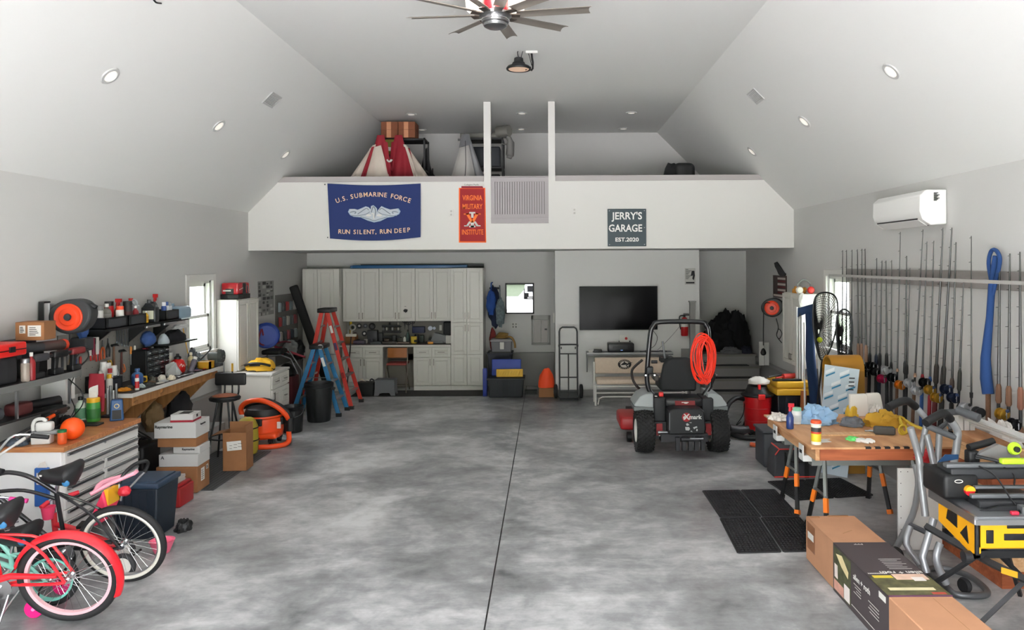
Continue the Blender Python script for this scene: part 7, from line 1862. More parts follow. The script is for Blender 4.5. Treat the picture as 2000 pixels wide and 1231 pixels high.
lpatch(mat('#4c4f33', .6, var=.5, scale=14), 5.31, 5.62, .02, .345)
A(lb2, 'side_picture', mat('#e0cf9c', .6, var=.1, scale=6), prism([(5.58, .30), (5.47, .325), (5.35, .25), (5.36, .20), (5.48, .24)], lf-.0018, lf-.001, 'x'))
lpatch(mat('#e3d5cd', .6, var=.2, scale=9), 5.55, 5.61, .12, .22, .0016)
lpatch(mat('#c79483', .6, var=.25, scale=9), 5.44, 5.62, .025, .10, .0014)
lpatch(mat('#e8e0da', .6), 5.33, 5.43, .03, .14, .0018)
A(lb2, 'lettering', PAPER, txt('allen + roth', .058, (lf, 5.13, .265), (0, -1, 0), (0, 0, 1), bold=.01, th=.0006), *[bx(lf-.001, lf, 5.14, 5.26-.02*(i % 3), .215-.02*i, .219-.02*i) for i in range(4)], *[bx(lf-.001, lf, 4.86, 5.02-.02*(i % 2), .2-.022*i, .204-.022*i) for i in range(4)], bx(lf-.001, lf, 4.76, 4.86, .30, .34), bx(lf-.001, lf, 4.86, 5.3, .045, .05))
A(lb2, 'shipping_label', PAPER, bx(lf+.0005, lf+.002, 6.06, 6.19, .20, .255))
A(lb2, 'tape', mat('#8d5f41', .5), bx(lf+.001, lf+.002, 6.03, 6.21, .11, .33))

# ================================================================ zero-turn mower, seen from behind
mw = E('riding_mower', 'black and red zero-turn riding mower with a roll bar, seen from behind', 'riding mower', (1.745, 9.8, 0), world=True)
mx, my = 1.745, 9.8
L = lambda x, y, z: Vector((mx+x, my+y, z))
mb_ = lambda x0_, x1_, y0_, y1_, z0_, z1_: bx(mx+x0_, mx+x1_, my+y0_, my+y1_, z0_, z1_)
mr_ = lambda x0_, x1_, y0_, y1_, z0_, z1_, r: rbx(mx+x0_, mx+x1_, my+y0_, my+y1_, z0_, z1_, r)
for s in (-1, 1):
    c = L(s*.485, 0, .283)
    lug = []
    for row in range(7):
        for k in range(30):
            a = 2*PI*(k+.5*(row % 2))/30
            x = -.096+.032*row
            rr = .278-.012*abs(row-3)/3
            lug.append(xf(bx(-.013, .013, -.018, .018, -.006, .009), Matrix.Translation(c) @ Matrix.Translation((x, 0, 0)) @ Matrix.Rotation(a, 4, 'X') @ Matrix.Translation((0, 0, rr)) @ Matrix.Rotation(.5 if row % 2 else -.5, 4, 'Z')))
    w = A(mw, 'rear_wheel', RUBBER, lathe([(.15, -.105), (.235, -.118), (.262, -.105), (.274, -.06), (.278, 0), (.274, .06), (.262, .105), (.235, .118), (.15, .105), (.15, -.105)], c, 40, (1, 0, 0)), *lug)
    A(w, 'rim', mat('#d9d6d0', .4), lathe([(0, -.06), (.12, -.06), (.15, -.11), (.155, -.1), (.155, .1), (.15, .11), (.12, .06), (0, .06)], c, 32, (1, 0, 0)))
A(mw, 'engine_cover', mat('#1a1b1e', .45), prism([(-.22, .30), (.25, .30), (.27, .36), (.25, .60), (.18, .64), (-.16, .64), (-.22, .60)], my-.36, my+.1) if False else ([(mx+p[0], p[1], p[2]) for p in prism([(-.21, .30), (.25, .30), (.27, .36), (.25, .60), (.18, .635), (-.15, .635), (-.21, .60)], my-.34, my+.12)[0]], prism([(-.21, .30), (.25, .30), (.27, .36), (.25, .60), (.18, .635), (-.15, .635), (-.21, .60)], 0, 1)[1]), bev=.02)
A(mw, 'cover_edge', mat('#6d6f72', .4), mb_(-.205, -.195, -.346, -.338, .36, .58))
A(mw, 'lettering', PAPER, txt('e  mark', .075, L(.09, -.342, .525), (1, 0, 0), (0, 0, 1), bold=.03))
A(mw, 'letter_x', PAPER, txt('X', .10, L(.018, -.344, .527), (1, 0, 0), (0, 0, 1), bold=.03))
A(mw, 'red_disc', mat('#a3141c', .4), cyl(L(.018, -.338, .525), L(.018, -.3405, .525), .058, n=24))
A(mw, 'badge', LGREY, *[([(mx+p_[0], p_[1], p_[2]) for p_ in prism(q_, my-.343, my-.3405)[0]], prism(q_, 0, 1)[1]) for q_ in ([(.0, .40), (.05, .40), (.062, .375), (.045, .355), (.005, .36)], [(.01, .44), (.03, .45), (.055, .425), (.02, .415)], [(.10, .395), (.15, .41), (.155, .39), (.13, .385), (.115, .37)], [(.145, .375), (.16, .37), (.155, .345), (.14, .35)], [(.065, .345), (.08, .355), (.095, .335)], [(.045, .455), (.08, .46), (.08, .45)])])
A(mw, 'hood', mat('#1c1d20', .4), mr_(-.22, .28, -.10, .30, .60, .72, .04))
A(mw, 'hood_plate', mat('#7a1a1e', .4), xf(bx(-.13, .13, -.004, .004, -.03, .03), Matrix.Translation(L(.04, -.125, .665)) @ Matrix.Rotation(-.5, 4, 'X')))
A(mw, 'hood_marks', PAPER, xf(bx(-.045, .045, -.0055, -.0045, .002, .012), Matrix.Translation(L(.04, -.125, .665)) @ Matrix.Rotation(-.5, 4, 'X')), xf(bx(-.01, .03, -.0055, -.0045, -.008, .002), Matrix.Translation(L(.04, -.125, .665)) @ Matrix.Rotation(-.5, 4, 'X')))
A(mw, 'muffler_guard', mat('#26262a', .5), mb_(-.30, .30, -.30, .1, .20, .30), *[mb_(-.12+.08*i, -.07+.08*i, -.36, -.30, .10, .27) for i in range(5)], cyl(L(-.06, -.38, .25), L(.18, -.38, .25), .025))
A(mw, 'silver_pipe', STEEL, cyl(L(-.33, -.2, .30), L(-.20, -.2, .30), .022), mb_(-.32, -.18, -.22, -.18, .255, .27), cyl(L(.05, -.39, .262), L(.22, -.39, .262), .012))
A(mw, 'tank', DARK, mr_(-.36, -.21, -.1, .3, .42, .735, .02))
A(mw, 'tank', DARK, mr_(.27, .42, -.1, .3, .42, .72, .02))
A(mw, 'fuel_cap', mat('#e22a26', .4), mr_(-.285, -.225, -.03, .03, .735, .79, .01))
A(mw, 'battery_cap', PAPER, mb_(-.34, -.31, -.04, .0, .736, .742))
for s in (-1, 1):
    A(mw, 'fender', mat('#9ea3a3', .4), ([(mx+s*p[0], p[1], p[2]) for p in prism([(.36, .58), (.60, .60), (.62, .62), (.54, .73), (.46, .77), (.36, .77)], my-.02, my+.45)[0]], prism([(0, 0)]*6, 0, 1)[1]), bev=.012)
    A(mw, 'fender_edge', mat('#6f7474', .4), ([(mx+s*p[0], p[1], p[2]) for p in prism([(.33, .52), (.62, .55), (.62, .60), (.36, .585)], my-.04, my+.3)[0]], prism([(0, 0)]*4, 0, 1)[1]), bev=.006)
yr = 9.95
A(mw, 'roll_bar', mat('#15161a', .3, coat=.3), tube([P(1287, 781, yr), P(1272, 768, yr), P(1265, 752, yr), P(1264, 725, yr), P(1270, 655, yr), P(1276, 637, yr), P(1290, 629, yr), P(1366, 629, yr), P(1379, 636, yr), P(1384, 655, yr), P(1387, 745, yr), P(1385, 757, yr), P(1370, 779, yr)], .033, 12, sm=4))
A(mw, 'roll_bar_joint', mat('#2c2d30', .4, .5), *[mr_(x-.045, x+.045, .10, .2, z-.05, z+.05, .012) for x, z in ((-.385, 1.06), (.435, 1.02))], cyl(L(-.36, .15, 1.17), L(-.28, .15, 1.17), .022), cyl(L(.35, .15, 1.17), L(.42, .15, 1.17), .018))
A(mw, 'bolt', CHROME, *[cyl(L(x, .08, z), L(x, .22, z), .012) for x, z in ((-.445, 1.0), (-.325, 1.0), (.365, 1.0), (.50, 1.0))])
ys = 10.12
sb = [(-.235, .74), (.25, .74), (.255, .95), (.225, 1.13), (.18, 1.19), (.12, 1.20), (-.08, 1.20), (-.15, 1.18), (-.20, 1.10), (-.235, .92)]
v_, f_ = prism(sb, ys, ys+.10)
A(mw, 'seat_back', mat('#1f2124', .7), ([(p[0]+mx+.03, p[1], p[2]) for p in v_], f_), bev=.03)
A(mw, 'seat_cushion', mat('#1f2124', .7), mr_(-.21, .28, .40, .85, .74, .86, .03))
A(mw, 'armrest', mat('#4c4744', .6), mr_(-.30, -.23, .35, .6, .88, .96, .02))
A(mw, 'armrest', mat('#4c4744', .6), mr_(.30, .36, .35, .6, .86, .94, .02))
yl = 10.25
A(mw, 'drive_lever', mat('#221a17', .5), tube([P(1255, 703, yl), P(1240, 716, yl), P(1234, 726, yl), P(1237, 744, yl), P(1246, 757, yl), P(1259, 768, yl+.1)], .018, 8, sm=4))
A(mw, 'drive_lever', mat('#221a17', .5), tube([P(1387, 720, yl), P(1393, 726, yl), P(1395, 737, yl), P(1390, 750, yl), P(1383, 772, yl+.1)], .02, 8, sm=4))
A(mw, 'deck_lift_stick', STEEL, tube([P(1294, 667, 10.4), P(1299, 700, 10.4)], .014, 8))
A(mw, 'control_box', DARK, mb_(-.16, .02, .6, .8, 1.1, 1.17))
A(mw, 'frame', mat('#8f1a1e', .4), mb_(-.34, -.26, -.15, 1.3, .25, .40), mb_(.30, .38, -.15, 1.3, .25, .40), mb_(-.34, .38, 1.25, 1.33, .25, .40))
A(mw, 'mower_deck', mat('#a81f22', .4), mr_(-.74, .66, .55, 1.2, .16, .34, .04))
A(mw, 'deck_cover', DARK, mr_(-.52, -.40, .6, .9, .34, .44, .03))
for x in (-.62, .6):
    w = A(mw, 'front_caster', RUBBER, lathe([(0, -.05), (.09, -.05), (.11, -.03), (.115, 0), (.11, .03), (.09, .05), (0, .05)], L(x*.8, 1.5, .116), 20, (1, 0, 0)))
    A(w, 'fork', BLACK, mb_(x*.8-.07, x*.8-.055, 1.47, 1.53, .1, .28), mb_(x*.8+.055, x*.8+.07, 1.47, 1.53, .1, .28), mb_(x*.8-.07, x*.8+.07, 1.3, 1.53, .27, .31))
    A(mw, 'deck_wheel', BLACK, cyl(L(x-.03, .56, .07), L(x+.03, .56, .07), .07))
A(mw, 'axle', DARK, cyl(L(-.5, 0, .283), L(.5, 0, .283), .05), mb_(-.36, .40, -.12, .2, .20, .42))
A(mw, 'foot_plate', DARK, mb_(-.3, .34, 1.0, 1.5, .40, .43))
eo = E('extension_cord', 'bright orange extension cord coiled over the right side of the roll bar', 'cord', P(1370, 735, 9.85), world=True)
rd = random.Random(5)
oc = mat('#ff3b22', .45)
cs = []
for i in range(18):
    w_ = .07+.09*rd.random()
    h_ = .22+.10*rd.random()
    cx_, cz = mx+.335+.05*rd.uniform(-1, 1), 1.26-.04*rd.random()
    yy = 9.86+.018*rd.uniform(-1, 1)
    tl = rd.uniform(-.25, .25)
    cs.append(tube([(cx_+w_*math.cos(a)+tl*h_*math.sin(a)*.3, yy+.012*math.sin(2*a+i), cz+h_*math.sin(a)*(1.1 if math.sin(a) < 0 else .95)) for a in [2*PI*k/18 for k in range(18)]], .0075, 6, True, 2))
A(eo, 'coil', oc, *cs)
A(eo, 'loose_end', oc, tube([(mx+.33, 9.84, .98), (mx+.36, 9.83, .9), (mx+.41, 9.84, .93), (mx+.38, 9.84, .98)], .009, 6, sm=5))
# ================================================================ loft face: flag, banner, sign, outlets
FYB = LY-.004
def onface(px, py, k=.02):
    return P(px, py, LY-k)
U, V = Vector((1, 0, 0)), Vector((0, 0, 1))
def wav(px, py):
    """a point on the waving flag"""
    s = (px-638)/184
    t = (py-360)/106
    p = onface(px, py, .03+.012*math.sin(s*7+t*2)+.012*t)
    return p
fg = E('flag', 'large navy blue submarine force flag pinned to the loft wall', 'flag', onface(730, 468), world=True)
A(fg, 'cloth', mat('#1d2f66', .8), sheet(lambda s, t: wav(639.5+182*s+(3+1.0*s)*t*(1-s)*1.6, 358.5+3.5*math.sin(PI*s)+107.5*t-2.5*s*t+2*math.sin(PI*s)*t), 30, 16, .004))
A(fg, 'hoist_band', PAPER, sheet(lambda s, t: wav(636.0+3.4*s+5*t, 360+105*t), 3, 14, .005))
for z in (360.5, 464):
    A(fg, 'grommet', BLACK, cyl(onface(634.5+(z-360)*.055, z, .03), onface(634.5+(z-360)*.055, z, .004), .012, n=10))
FL = mat('#ecc6a6', .7)
PXM = 12.2/FOC
# arched top line, letter by letter
top_line = 'U.S. SUBMARINE FORCE'
wid = {'I': .45, '.': .35, ' ': .5, 'M': 1.2, 'U': 1.0}
tot = sum(wid.get(c, .95) for c in top_line)
acc, sh_ = 0, []
for ch in top_line:
    w_ = wid.get(ch, .95)
    f_ = (acc+w_/2)/tot
    acc += w_
    if ch == ' ':
        continue
    px = 656+148*f_
    k = (f_-.5)*2
    py = 380.5+13.5*k*k
    ang = -math.atan(27*k/74)
    sh_.append(txt(ch, 12.6*PXM, wav(px, py)+Vector((0, -.022, 0)), (math.cos(ang), 0, math.sin(ang)), (-math.sin(ang), 0, math.cos(ang)), bold=.012, sx=.95))
A(fg, 'lettering', FL, *sh_)
bot, sh_ = 'RUN SILENT, RUN DEEP', []
wid = {'I': .42, ',': .4, ' ': .6}
tot = sum(wid.get(c, .95) for c in bot)
acc = 0
for ch in bot:
    w_ = wid.get(ch, .95)
    f_ = (acc+w_/2)/tot
    acc += w_
    if ch == ' ':
        continue
    px, k = 660.5+142*f_, (f_-.5)*2
    py = 453.5-2.5*k*k-1.8*k
    sh_.append(txt(ch, 12.2*PXM, wav(px, py)+Vector((0, -.022, 0)), (1, 0, .015+.05*k), (-.05*k, 0, 1), bold=.012, sx=.95))
A(fg, 'lettering', FL, *sh_)
EMO = [(525, 650), (550, 600), (640, 600), (690, 615), (750, 590), (830, 555), (880, 570), (915, 610), (920, 550), (960, 535), (990, 560), (1020, 590), (1030, 690), (1045, 620), (1100, 550), (1150, 575), (1250, 610), (1390, 590), (1425, 640), (1400, 690), (1300, 735), (1200, 750), (1080, 810), (970, 832), (860, 800), (740, 745), (620, 735), (560, 705)]
emq = lambda X, Y, k=.058: onface(620+X/8.79, 340+Y/8.79, k)
o_ = [emq(*p) for p in EMO]
A(fg, 'emblem', mat('#9fb0c4', .6), prism([(p.x, p.z) for p in o_], LY-.062, LY-.05))
c_ = sum(o_, Vector())/len(o_)
A(fg, 'emblem_field', mat('#b7bdc4', .6), prism([(c_.x+(p.x-c_.x)*.95, c_.z+(p.z-c_.z)*.90) for p in o_], LY-.066, LY-.06))
DE = mat('#7d858f', .6)
for s in (-1, 1):
    m_ = lambda X: 972+s*(972-X)
    A(fg, 'emblem_figure', DE, tube([emq(m_(560), 660, .067), emq(m_(620), 645, .067), emq(m_(660), 655, .067), emq(m_(640), 680, .067)], .008, 6, sm=4), tube([emq(m_(690), 690, .067), emq(m_(760), 640, .067), emq(m_(840), 590, .067), emq(m_(880), 620, .067)], .007, 6, sm=4), tube([emq(m_(580), 715, .067), emq(m_(700), 715, .067), emq(m_(830), 690, .067), emq(m_(900), 650, .067)], .006, 6, sm=4))
A(fg, 'emblem_boat', DE, tube([emq(925, 660, .067), emq(960, 560, .067), emq(1000, 640, .067), emq(975, 760, .067)], .009, 6, sm=4), tube([emq(740, 735, .067), emq(880, 770, .067), emq(970, 800, .067), emq(1080, 770, .067), emq(1200, 735, .067)], .006, 6, sm=4))
A(fg, 'emblem_highlight', PAPER, *[lump(emq(x, 710, .066), .045, .008, .02, 3, .1, floor=False) for x in (878, 1062)], tube([emq(930, 680, .070), emq(965, 690, .070), emq(970, 770, .070)], .012, 6, sm=3))

bnr = E('banner', 'narrow red banner with orange border and lettering beside the loft gate', 'banner', onface(922, 474), world=True)
br = lambda x0_, x1_, y0_, y1_, k0, k1: prism([(onface(x0_, y1_).x, onface(x0_, y1_).z), (onface(x1_, y1_).x, onface(x1_, y1_).z), (onface(x1_+(-2 if y0_ < 400 else 0), y0_).x, onface(x1_, y0_).z), (onface(x0_, y0_).x, onface(x0_, y0_).z)], LY-k1, LY-k0)
A(bnr, 'border', mat('#f0661f', .7), br(896, 949.5, 367, 474, .001, .010))
A(bnr, 'cloth', mat('#9a1317', .7), br(898.3, 947.5, 368.5, 471.5, .010, .014))
A(bnr, 'top_hem', mat('#8d1d30', .7), br(901, 944, 363.5, 367.5, .001, .012))
A(bnr, 'header_strip', PAPER, br(901, 946, 358.5, 363.5, .001, .006))
A(bnr, 'script', INK, txt('Collegiate Pacific', .036, onface(921, 361, .007), U, V, th=.0008))
OR2 = mat('#f2752c', .7)
A(bnr, 'lettering', OR2, txt('VIRGINIA', .118, onface(922.5, 387, .0145), U, V, bold=.014, sx=.66))
A(bnr, 'lettering', OR2, txt('MILITARY', .118, onface(922.5, 404, .0145), U, V, bold=.014, sx=.66))
A(bnr, 'lettering', OR2, txt('INSTITUTE', .118, onface(923, 454, .0145), U, V, bold=.014, sx=.64))
emb = onface(922.5, 429, .0145)
bar = lambda x0_, z0_, x1_, z1_, w, k: ([(emb.x+p[0], p[1], emb.z+p[2]) for p in prism([(x0_-w, z0_), (x0_+w, z0_), (x1_+w, z1_), (x1_-w, z1_)], LY-k-.004, LY-k)[0]], prism([(0, 0)]*4, 0, 1)[1])
A(bnr, 'emblem_white', PAPER, bar(0, -.13, 0, -.02, .028, .0145), bar(0, -.128, 0, -.10, .05, .0145), bar(0, .125, 0, .10, .05, .0145), bar(0, .11, 0, .03, .02, .0145), bar(-.085, -.105, -.035, -.03, .02, .0140), bar(.085, -.105, .035, -.03, .02, .0140), bar(-.10, -.112, -.10, -.095, .035, .0140), bar(.10, -.112, .10, -.095, .035, .0140))
A(bnr, 'emblem_orange', OR2, bar(-.085, .10, .0, -.05, .024, .017), bar(.085, .10, .0, -.05, .024, .017), bar(-.095, .10, -.095, .082, .045, .017), bar(.095, .10, .095, .082, .045, .017))

sn = E('garage_sign', 'square dark teal metal sign with white lettering on the loft wall', 'sign', onface(1224, 481), world=True)
a, b = onface(1187, 481.5), onface(1262, 408)
A(sn, 'plate', mat('#20353d', .45), rbx(a.x, b.x, LY-.022, LY-.002, a.z, b.z, .004, 1))
A(sn, 'lettering', mat('#eceae6', .5), txt("JERRY'S", .165, onface(1225, 422.5, .0225), U, V, bold=.02, sx=.93))
A(sn, 'lettering', mat('#eceae6', .5), txt('GARAGE', .165, onface(1221.5, 446.5, .0225), U, V, bold=.02, sx=.86))
A(sn, 'lettering', mat('#eceae6', .5), txt('EST.2020', .09, onface(1224.5, 468.5, .0225), U, V, bold=.025, sx=1.15))
A(sn, 'screw', STEEL, *[cyl((x, LY-.026, z), (x, LY-.02, z), .008, n=8) for x in (a.x+.03, b.x-.03) for z in (a.z+.03, (a.z+b.z)/2, b.z-.03)])
p = onface(881, 416)
outlet('outlet', 'white wall outlet on the loft wall between the flag and the banner', p.x, LY-.001, p.z, LOFTW, .075, .12)
p = onface(1122, 413)
outlet('wall_switch', 'white wall switch plate on the loft wall right of the loft gate', p.x, LY-.001, p.z, LOFTW, .075, .12)

# ================================================================ up in the loft
FZ = LZ+.221
lr2 = E('storage_rack', 'black wire storage rack in the left half of the loft', 'rack', (-2.45, 13.7, FZ), world=True)
rx0, rx1 = P(748, 300, 13.55).x, P(832, 300, 13.55).x
for x in (rx0, rx1-.03):
    for y in (13.45, 13.9):
        A(lr2, 'post', BLACK, bx(x, x+.03, y, y+.03, FZ, 4.80))
for z in (3.05, 3.6, 4.2, 4.76):
    A(lr2, 'shelf', BLACK, bx(rx0, rx1, 13.45, 13.93, z, z+.03))
for i in range(4):
    px = 745+33.5*(i % 2)
    a, b = P(px, 266, 13.4).x, P(px+33, 266, 13.4).x
    z_ = 4.791+.145*(i//2)
    t = E('cardboard_box', ('lower left', 'lower right', 'upper left', 'upper right')[i]+' of the four brown boxes on top of the loft rack', 'box', ((a+b)/2, 13.42, z_), group='four boxes on the loft rack', world=True)
    A(t, 'body', mat('#7c4a31', .85), bx(a+.002, b-.002, 13.36, 13.75, z_, z_+.143), bev=.003)
    A(t, 'tape', mat('#c0845f', .6), bx((a+b)/2-.05, (a+b)/2+.03, 13.357, 13.362, z_+.001, z_+.142))
def drape(TL, TR, BL, BR, D, bulge, folds, ph=0.0):
    def fn(s, t):
        x = (TL[0]*(1-s)+TR[0]*s)*(1-t)+(BL[0]*(1-s)+BR[0]*s)*t
        y = (TL[1]*(1-s)+TR[1]*s)*(1-t)+(BL[1]*(1-s)+BR[1]*s)*t
        return P(x, y, D-bulge*math.sin(PI*s)*(.3+.7*t)-.025*math.sin(folds*s*2*PI+ph)*t)
    return sheet(fn, 20, 12, .012)
JR, JC = mat('#8f1626', .75), mat('#c9bdb0', .8, var=.06, scale=3)
for side, lab in ((0, 'left red and cream jacket hung from the loft rack'), (1, 'right red and cream jacket hung from the loft rack')):
    f = (lambda x: x) if side == 0 else (lambda x: 1524-x-2)
    dd = -.26 if side == 0 else .0
    t = E('jacket', lab, 'jacket', P(f(735), 360, 13.2), group='jackets in the loft', world=True)
    A(t, 'red_yoke', JR, drape((f(737), 264), (f(750), 264), (f(728), 300), (f(766), 335), 13.25+dd, .06, 1.5))
    A(t, 'red_front', JR, drape((f(746), 275), (f(757), 278), (f(756), 365), (f(766), 365), 13.2+dd, .04, 1))
    A(t, 'cream_body' if side == 0 else 'red_body', JC if side == 0 else JR, drape((f(722), 290), (f(744), 284), (f(704), 365), (f(765), 365), 13.17+dd, .08, 2.5, side))
    A(t, 'cream_sleeve', JC, drape((f(728), 284), (f(734), 282), (f(672), 365), (f(712), 365), 13.2+dd, .06, 1.5))
    A(t, 'sleeve_stripe', JR if side == 0 else JC, drape((f(726), 288), (f(731), 286), (f(698), 365), (f(708), 365), 13.08+dd, .02, 1))
    A(t, 'hanger', STEEL, tube([P(f(743), 268, 13.25+dd), P(f(743), 266.5, 13.31), P(f(744), 269, 13.45)], .008, 6))
    A(t, 'white_patch', PAPER, tube([P(f(756), 312, 13.06+dd), P(f(760), 316, 13.05+dd), P(f(764), 312, 13.06+dd)], .014, 6, sm=3))
S('green_bag', 'olive yellow bag on the loft rack between the two jackets', 'bag', mat('#7e7a33', .7), rbx(P(752, 300, 13.45).x, P(788, 300, 13.45).x, 13.3, 13.44, P(770, 302, 13.4).z, P(770, 273, 13.4).z, .05), )
S('bag_tag', 'white reflective panel on the front of the olive bag', 'tag', PAPER, rot(bx(P(753, 290, 13.28).x, P(776, 290, 13.28).x, 13.285, 13.297, P(770, 295, 13.29).z, P(770, 288, 13.29).z), .12, 'Y', (P(765, 290, 13.29).x, 13.29, P(765, 291, 13.29).z)))
S('bag_support', 'dark folded gear under the olive bag on the loft rack', 'gear', DARK, rbx(P(756, 340, 13.4).x, P(790, 340, 13.4).x, 13.32, 13.44, 4.231, P(770, 302.5, 13.4).z, .02))
S('black_duffel', 'black duffel bags behind the right jacket in the loft', 'bag', BLACK, lump((P(824, 320, 13.9).x, 14.3, FZ+.01), .2, .25, 1.65, 131, .12, 2))
S('umbrella', 'black folded umbrella standing right of the loft jackets', 'umbrella', BLACK, lathe([(0, 0), (.05, .02), (.10, .9), (.06, 1.15), (.015, 1.2), (.012, 1.3), (0, 1.3)], (P(845, 330, 13.6).x, 13.6, FZ), 10))
gb = E('garment_bag', 'white and grey garment bag hung in the loft left of the white post', 'bag', P(912, 370, 13.3), world=True)
A(gb, 'bag', mat('#b9b7b3', .6), drape((905, 266), (914, 266), (876, 366), (945, 366), 13.2, .25, 2.2))
A(gb, 'grey_side', mat('#8b8c8e', .5), drape((913, 266), (916, 266), (932, 366), (952, 366), 13.14, .14, 1.5))
A(gb, 'grey_top', mat('#6e6f72', .5), drape((902, 262), (916, 262), (897, 288), (921, 282), 13.1, .1, 1))
A(gb, 'hook', BLACK, tube([P(909, 265, 13.18), P(908, 261, 13.3), P(907, 261, 13.56)], .008, 6))
A(gb, 'zipper', DARK, tube([P(909, 275, 12.98), P(910, 320, 12.9), P(907, 360, 12.9)], .006, 6))
bp = E('storage_rack', 'dark metal rack with rolled canvas behind the garment bag in the loft', 'rack', (P(940, 300, 13.9).x, 13.9, FZ), world=True)
a, b = P(905, 300, 13.75).x, P(984, 300, 13.75).x
for x in (a, b-.03):
    for y in (13.55, 14.0):
        A(bp, 'post', BLACK, bx(x, x+.03, y, y+.03, FZ, 4.82))
for z in (3.1, 3.7, 4.25, 4.78):
    A(bp, 'shelf', BLACK, bx(a, b, 13.55, 14.03, z, z+.03))
S('canvas_roll', 'grey rolled canvas lying on top of the dark loft rack', 'roll', mat('#77756f', .8), cyl((a-.05, 13.75, 4.878), (b+.05, 13.70, 4.878), .055), cyl((b-.1, 13.62, 4.93), (b+.12, 13.5, 4.93), .10), )
S('pole_bundle', 'thin grey pole lying across the dark loft rack', 'pole', GREY, cyl((a-.12, 13.9, 4.835), (b-.1, 13.95, 4.835), .022))
S('grey_sheet', 'grey canvas end folded over the right side of the dark loft rack', 'canvas', mat('#6f6e6b', .8), tube([(b+.10, 13.46, 4.80), (b+.14, 13.45, 4.70), (b+.13, 13.45, 4.50), (b+.11, 13.45, 4.42)], [.05, .07, .075, .05], 10, sm=4), cyl((b+.14, 13.46, 4.66), (b-.03, 13.56, 4.70), .012))
S('dark_case', 'dark blue-grey case on the dark loft rack behind the garment bag', 'case', mat('#22272e', .6), rbx(a+.04, b-.06, 13.6, 13.98, 4.281, 4.66, .03))
S('dark_case', 'lower dark case on the dark loft rack', 'case', mat('#1b1d21', .6), rbx(a+.04, b-.06, 13.6, 13.98, 3.731, 4.15, .03))
S('black_bags', 'black folded bags heaped at the right end of the loft', 'bag', BLACK, rbx(P(1314, 330, 13.0).x, P(1356, 330, 13.0).x, 12.85, 13.2, FZ+.005, P(1330, 319, 13.0).z, .10, 4), lump((P(1310, 335, 13.0).x, 12.95, FZ+.005), .3, .2, 1.22, 136, .12, 2))
S('black_bag', 'small flat black bag on the loft right of the white posts', 'bag', BLACK, lump((P(1153, 340, 12.8).x, 12.8, FZ), .14, .12, 1.0, 137, .05, 2))

# ================================================================ left foreground: bicycles, ride-on toy, blue tote
def wheel(t, x, r, tr, tyre, rim, wall=None, nsp=28, name='wheel'):
    c = (x, 0, r)
    Y = (0, 1, 0)
    w = A(t, name, tyre, ring(c, r-tr, tr, Y, 56, 10))
    if wall:
        A(w, 'whitewall', wall, lathe([(r-tr*2.15, -tr*.72), (r-tr*.75, -tr*.93), (r-tr*.70, -tr*1.01), (r-tr*2.1, -tr*.86)], c, 56, Y), lathe([(r-tr*2.15, tr*.72), (r-tr*.75, tr*.93), (r-tr*.70, tr*1.01), (r-tr*2.1, tr*.86)], c, 56, Y)) if False else A(w, 'whitewall', wall, ring((x, -tr*.55, r), r-tr*1.65, tr*.52, Y, 56, 8), ring((x, tr*.55, r), r-tr*1.65, tr*.52, Y, 56, 8))
    A(w, 'rim', rim, lathe([(r-tr*2.5, -.014), (r-tr*1.75, -.016), (r-tr*1.75, .016), (r-tr*2.5, .014), (r-tr*2.5, -.014)], c, 56, Y))
    sp = []
    for i in range(nsp):
        a = 2*PI*i/nsp
        b = a+(.35 if i % 2 else -.35)
        s = .03 if i % 4 < 2 else -.03
        sp.append(cyl((x+.02*math.cos(b), s, r+.02*math.sin(b)), (x+(r-tr*2.3)*math.cos(a), 0, r+(r-tr*2.3)*math.sin(a)), .0013, n=4))
    A(w, 'spokes', CHROME, *sp)
    A(w, 'hub', CHROME, cyl((x, -.045, r), (x, .045, r), .018), cyl((x, -.035, r), (x, -.028, r), .028), cyl((x, .028, r), (x, .035, r), .028))
    return w
def saddle(t, x, z, m, l=.31, w=.13, tilt=.05):
    v, f, n, K = [], [], 14, 16
    for i in range(n):
        s = i/(n-1)
        en = min(1, math.sqrt(max(.02, s/.14)))*min(1, math.sqrt(max(.05, (1-s)/.08)))
        hw = (w*max(0, 1-s*1.15)**.9 + .03)*en
        hh = (.055 + .055*(1-s)**1.1)*en
        zc = z + tilt*(.5-s) + .022*(2*s-1)**2 - .012
        for k in range(K):
            a = 2*PI*k/K
            sn, cs = math.sin(a), math.cos(a)
            v.append((x-l*.45+l*s, hw*cs, zc + (hh*.55*sn if sn > 0 else hh*1.25*sn*(1-.25*abs(cs)))))
    for i in range(n-1):
        for k in range(K):
            f.append((i*K+k, i*K+(k+1) % K, (i+1)*K+(k+1) % K, (i+1)*K+k))
    f += [tuple(range(K)), tuple(range((n-1)*K, n*K))]
    s_ = A(t, 'saddle', m, (v, f), sharp=60)
    A(s_, 'side_badge', mat('#2f6f9e', .5), lump((x-l*.30, w*.88, z-.035), .028, .012, .026, 3, .05, floor=False))
    A(s_, 'nose_mark', PAPER, bx(x+l*.40, x+l*.46, .030, .034, z-.02, z-.008))
    for sy in (-1, 1):
        A(s_, 'saddle_spring', STEEL, tube([(x-l*.25+.014*math.cos(q*PI/4), sy*.05+.014*math.sin(q*PI/4), z-.05-.0022*q) for q in range(33)], .0035, 5))
    return s_
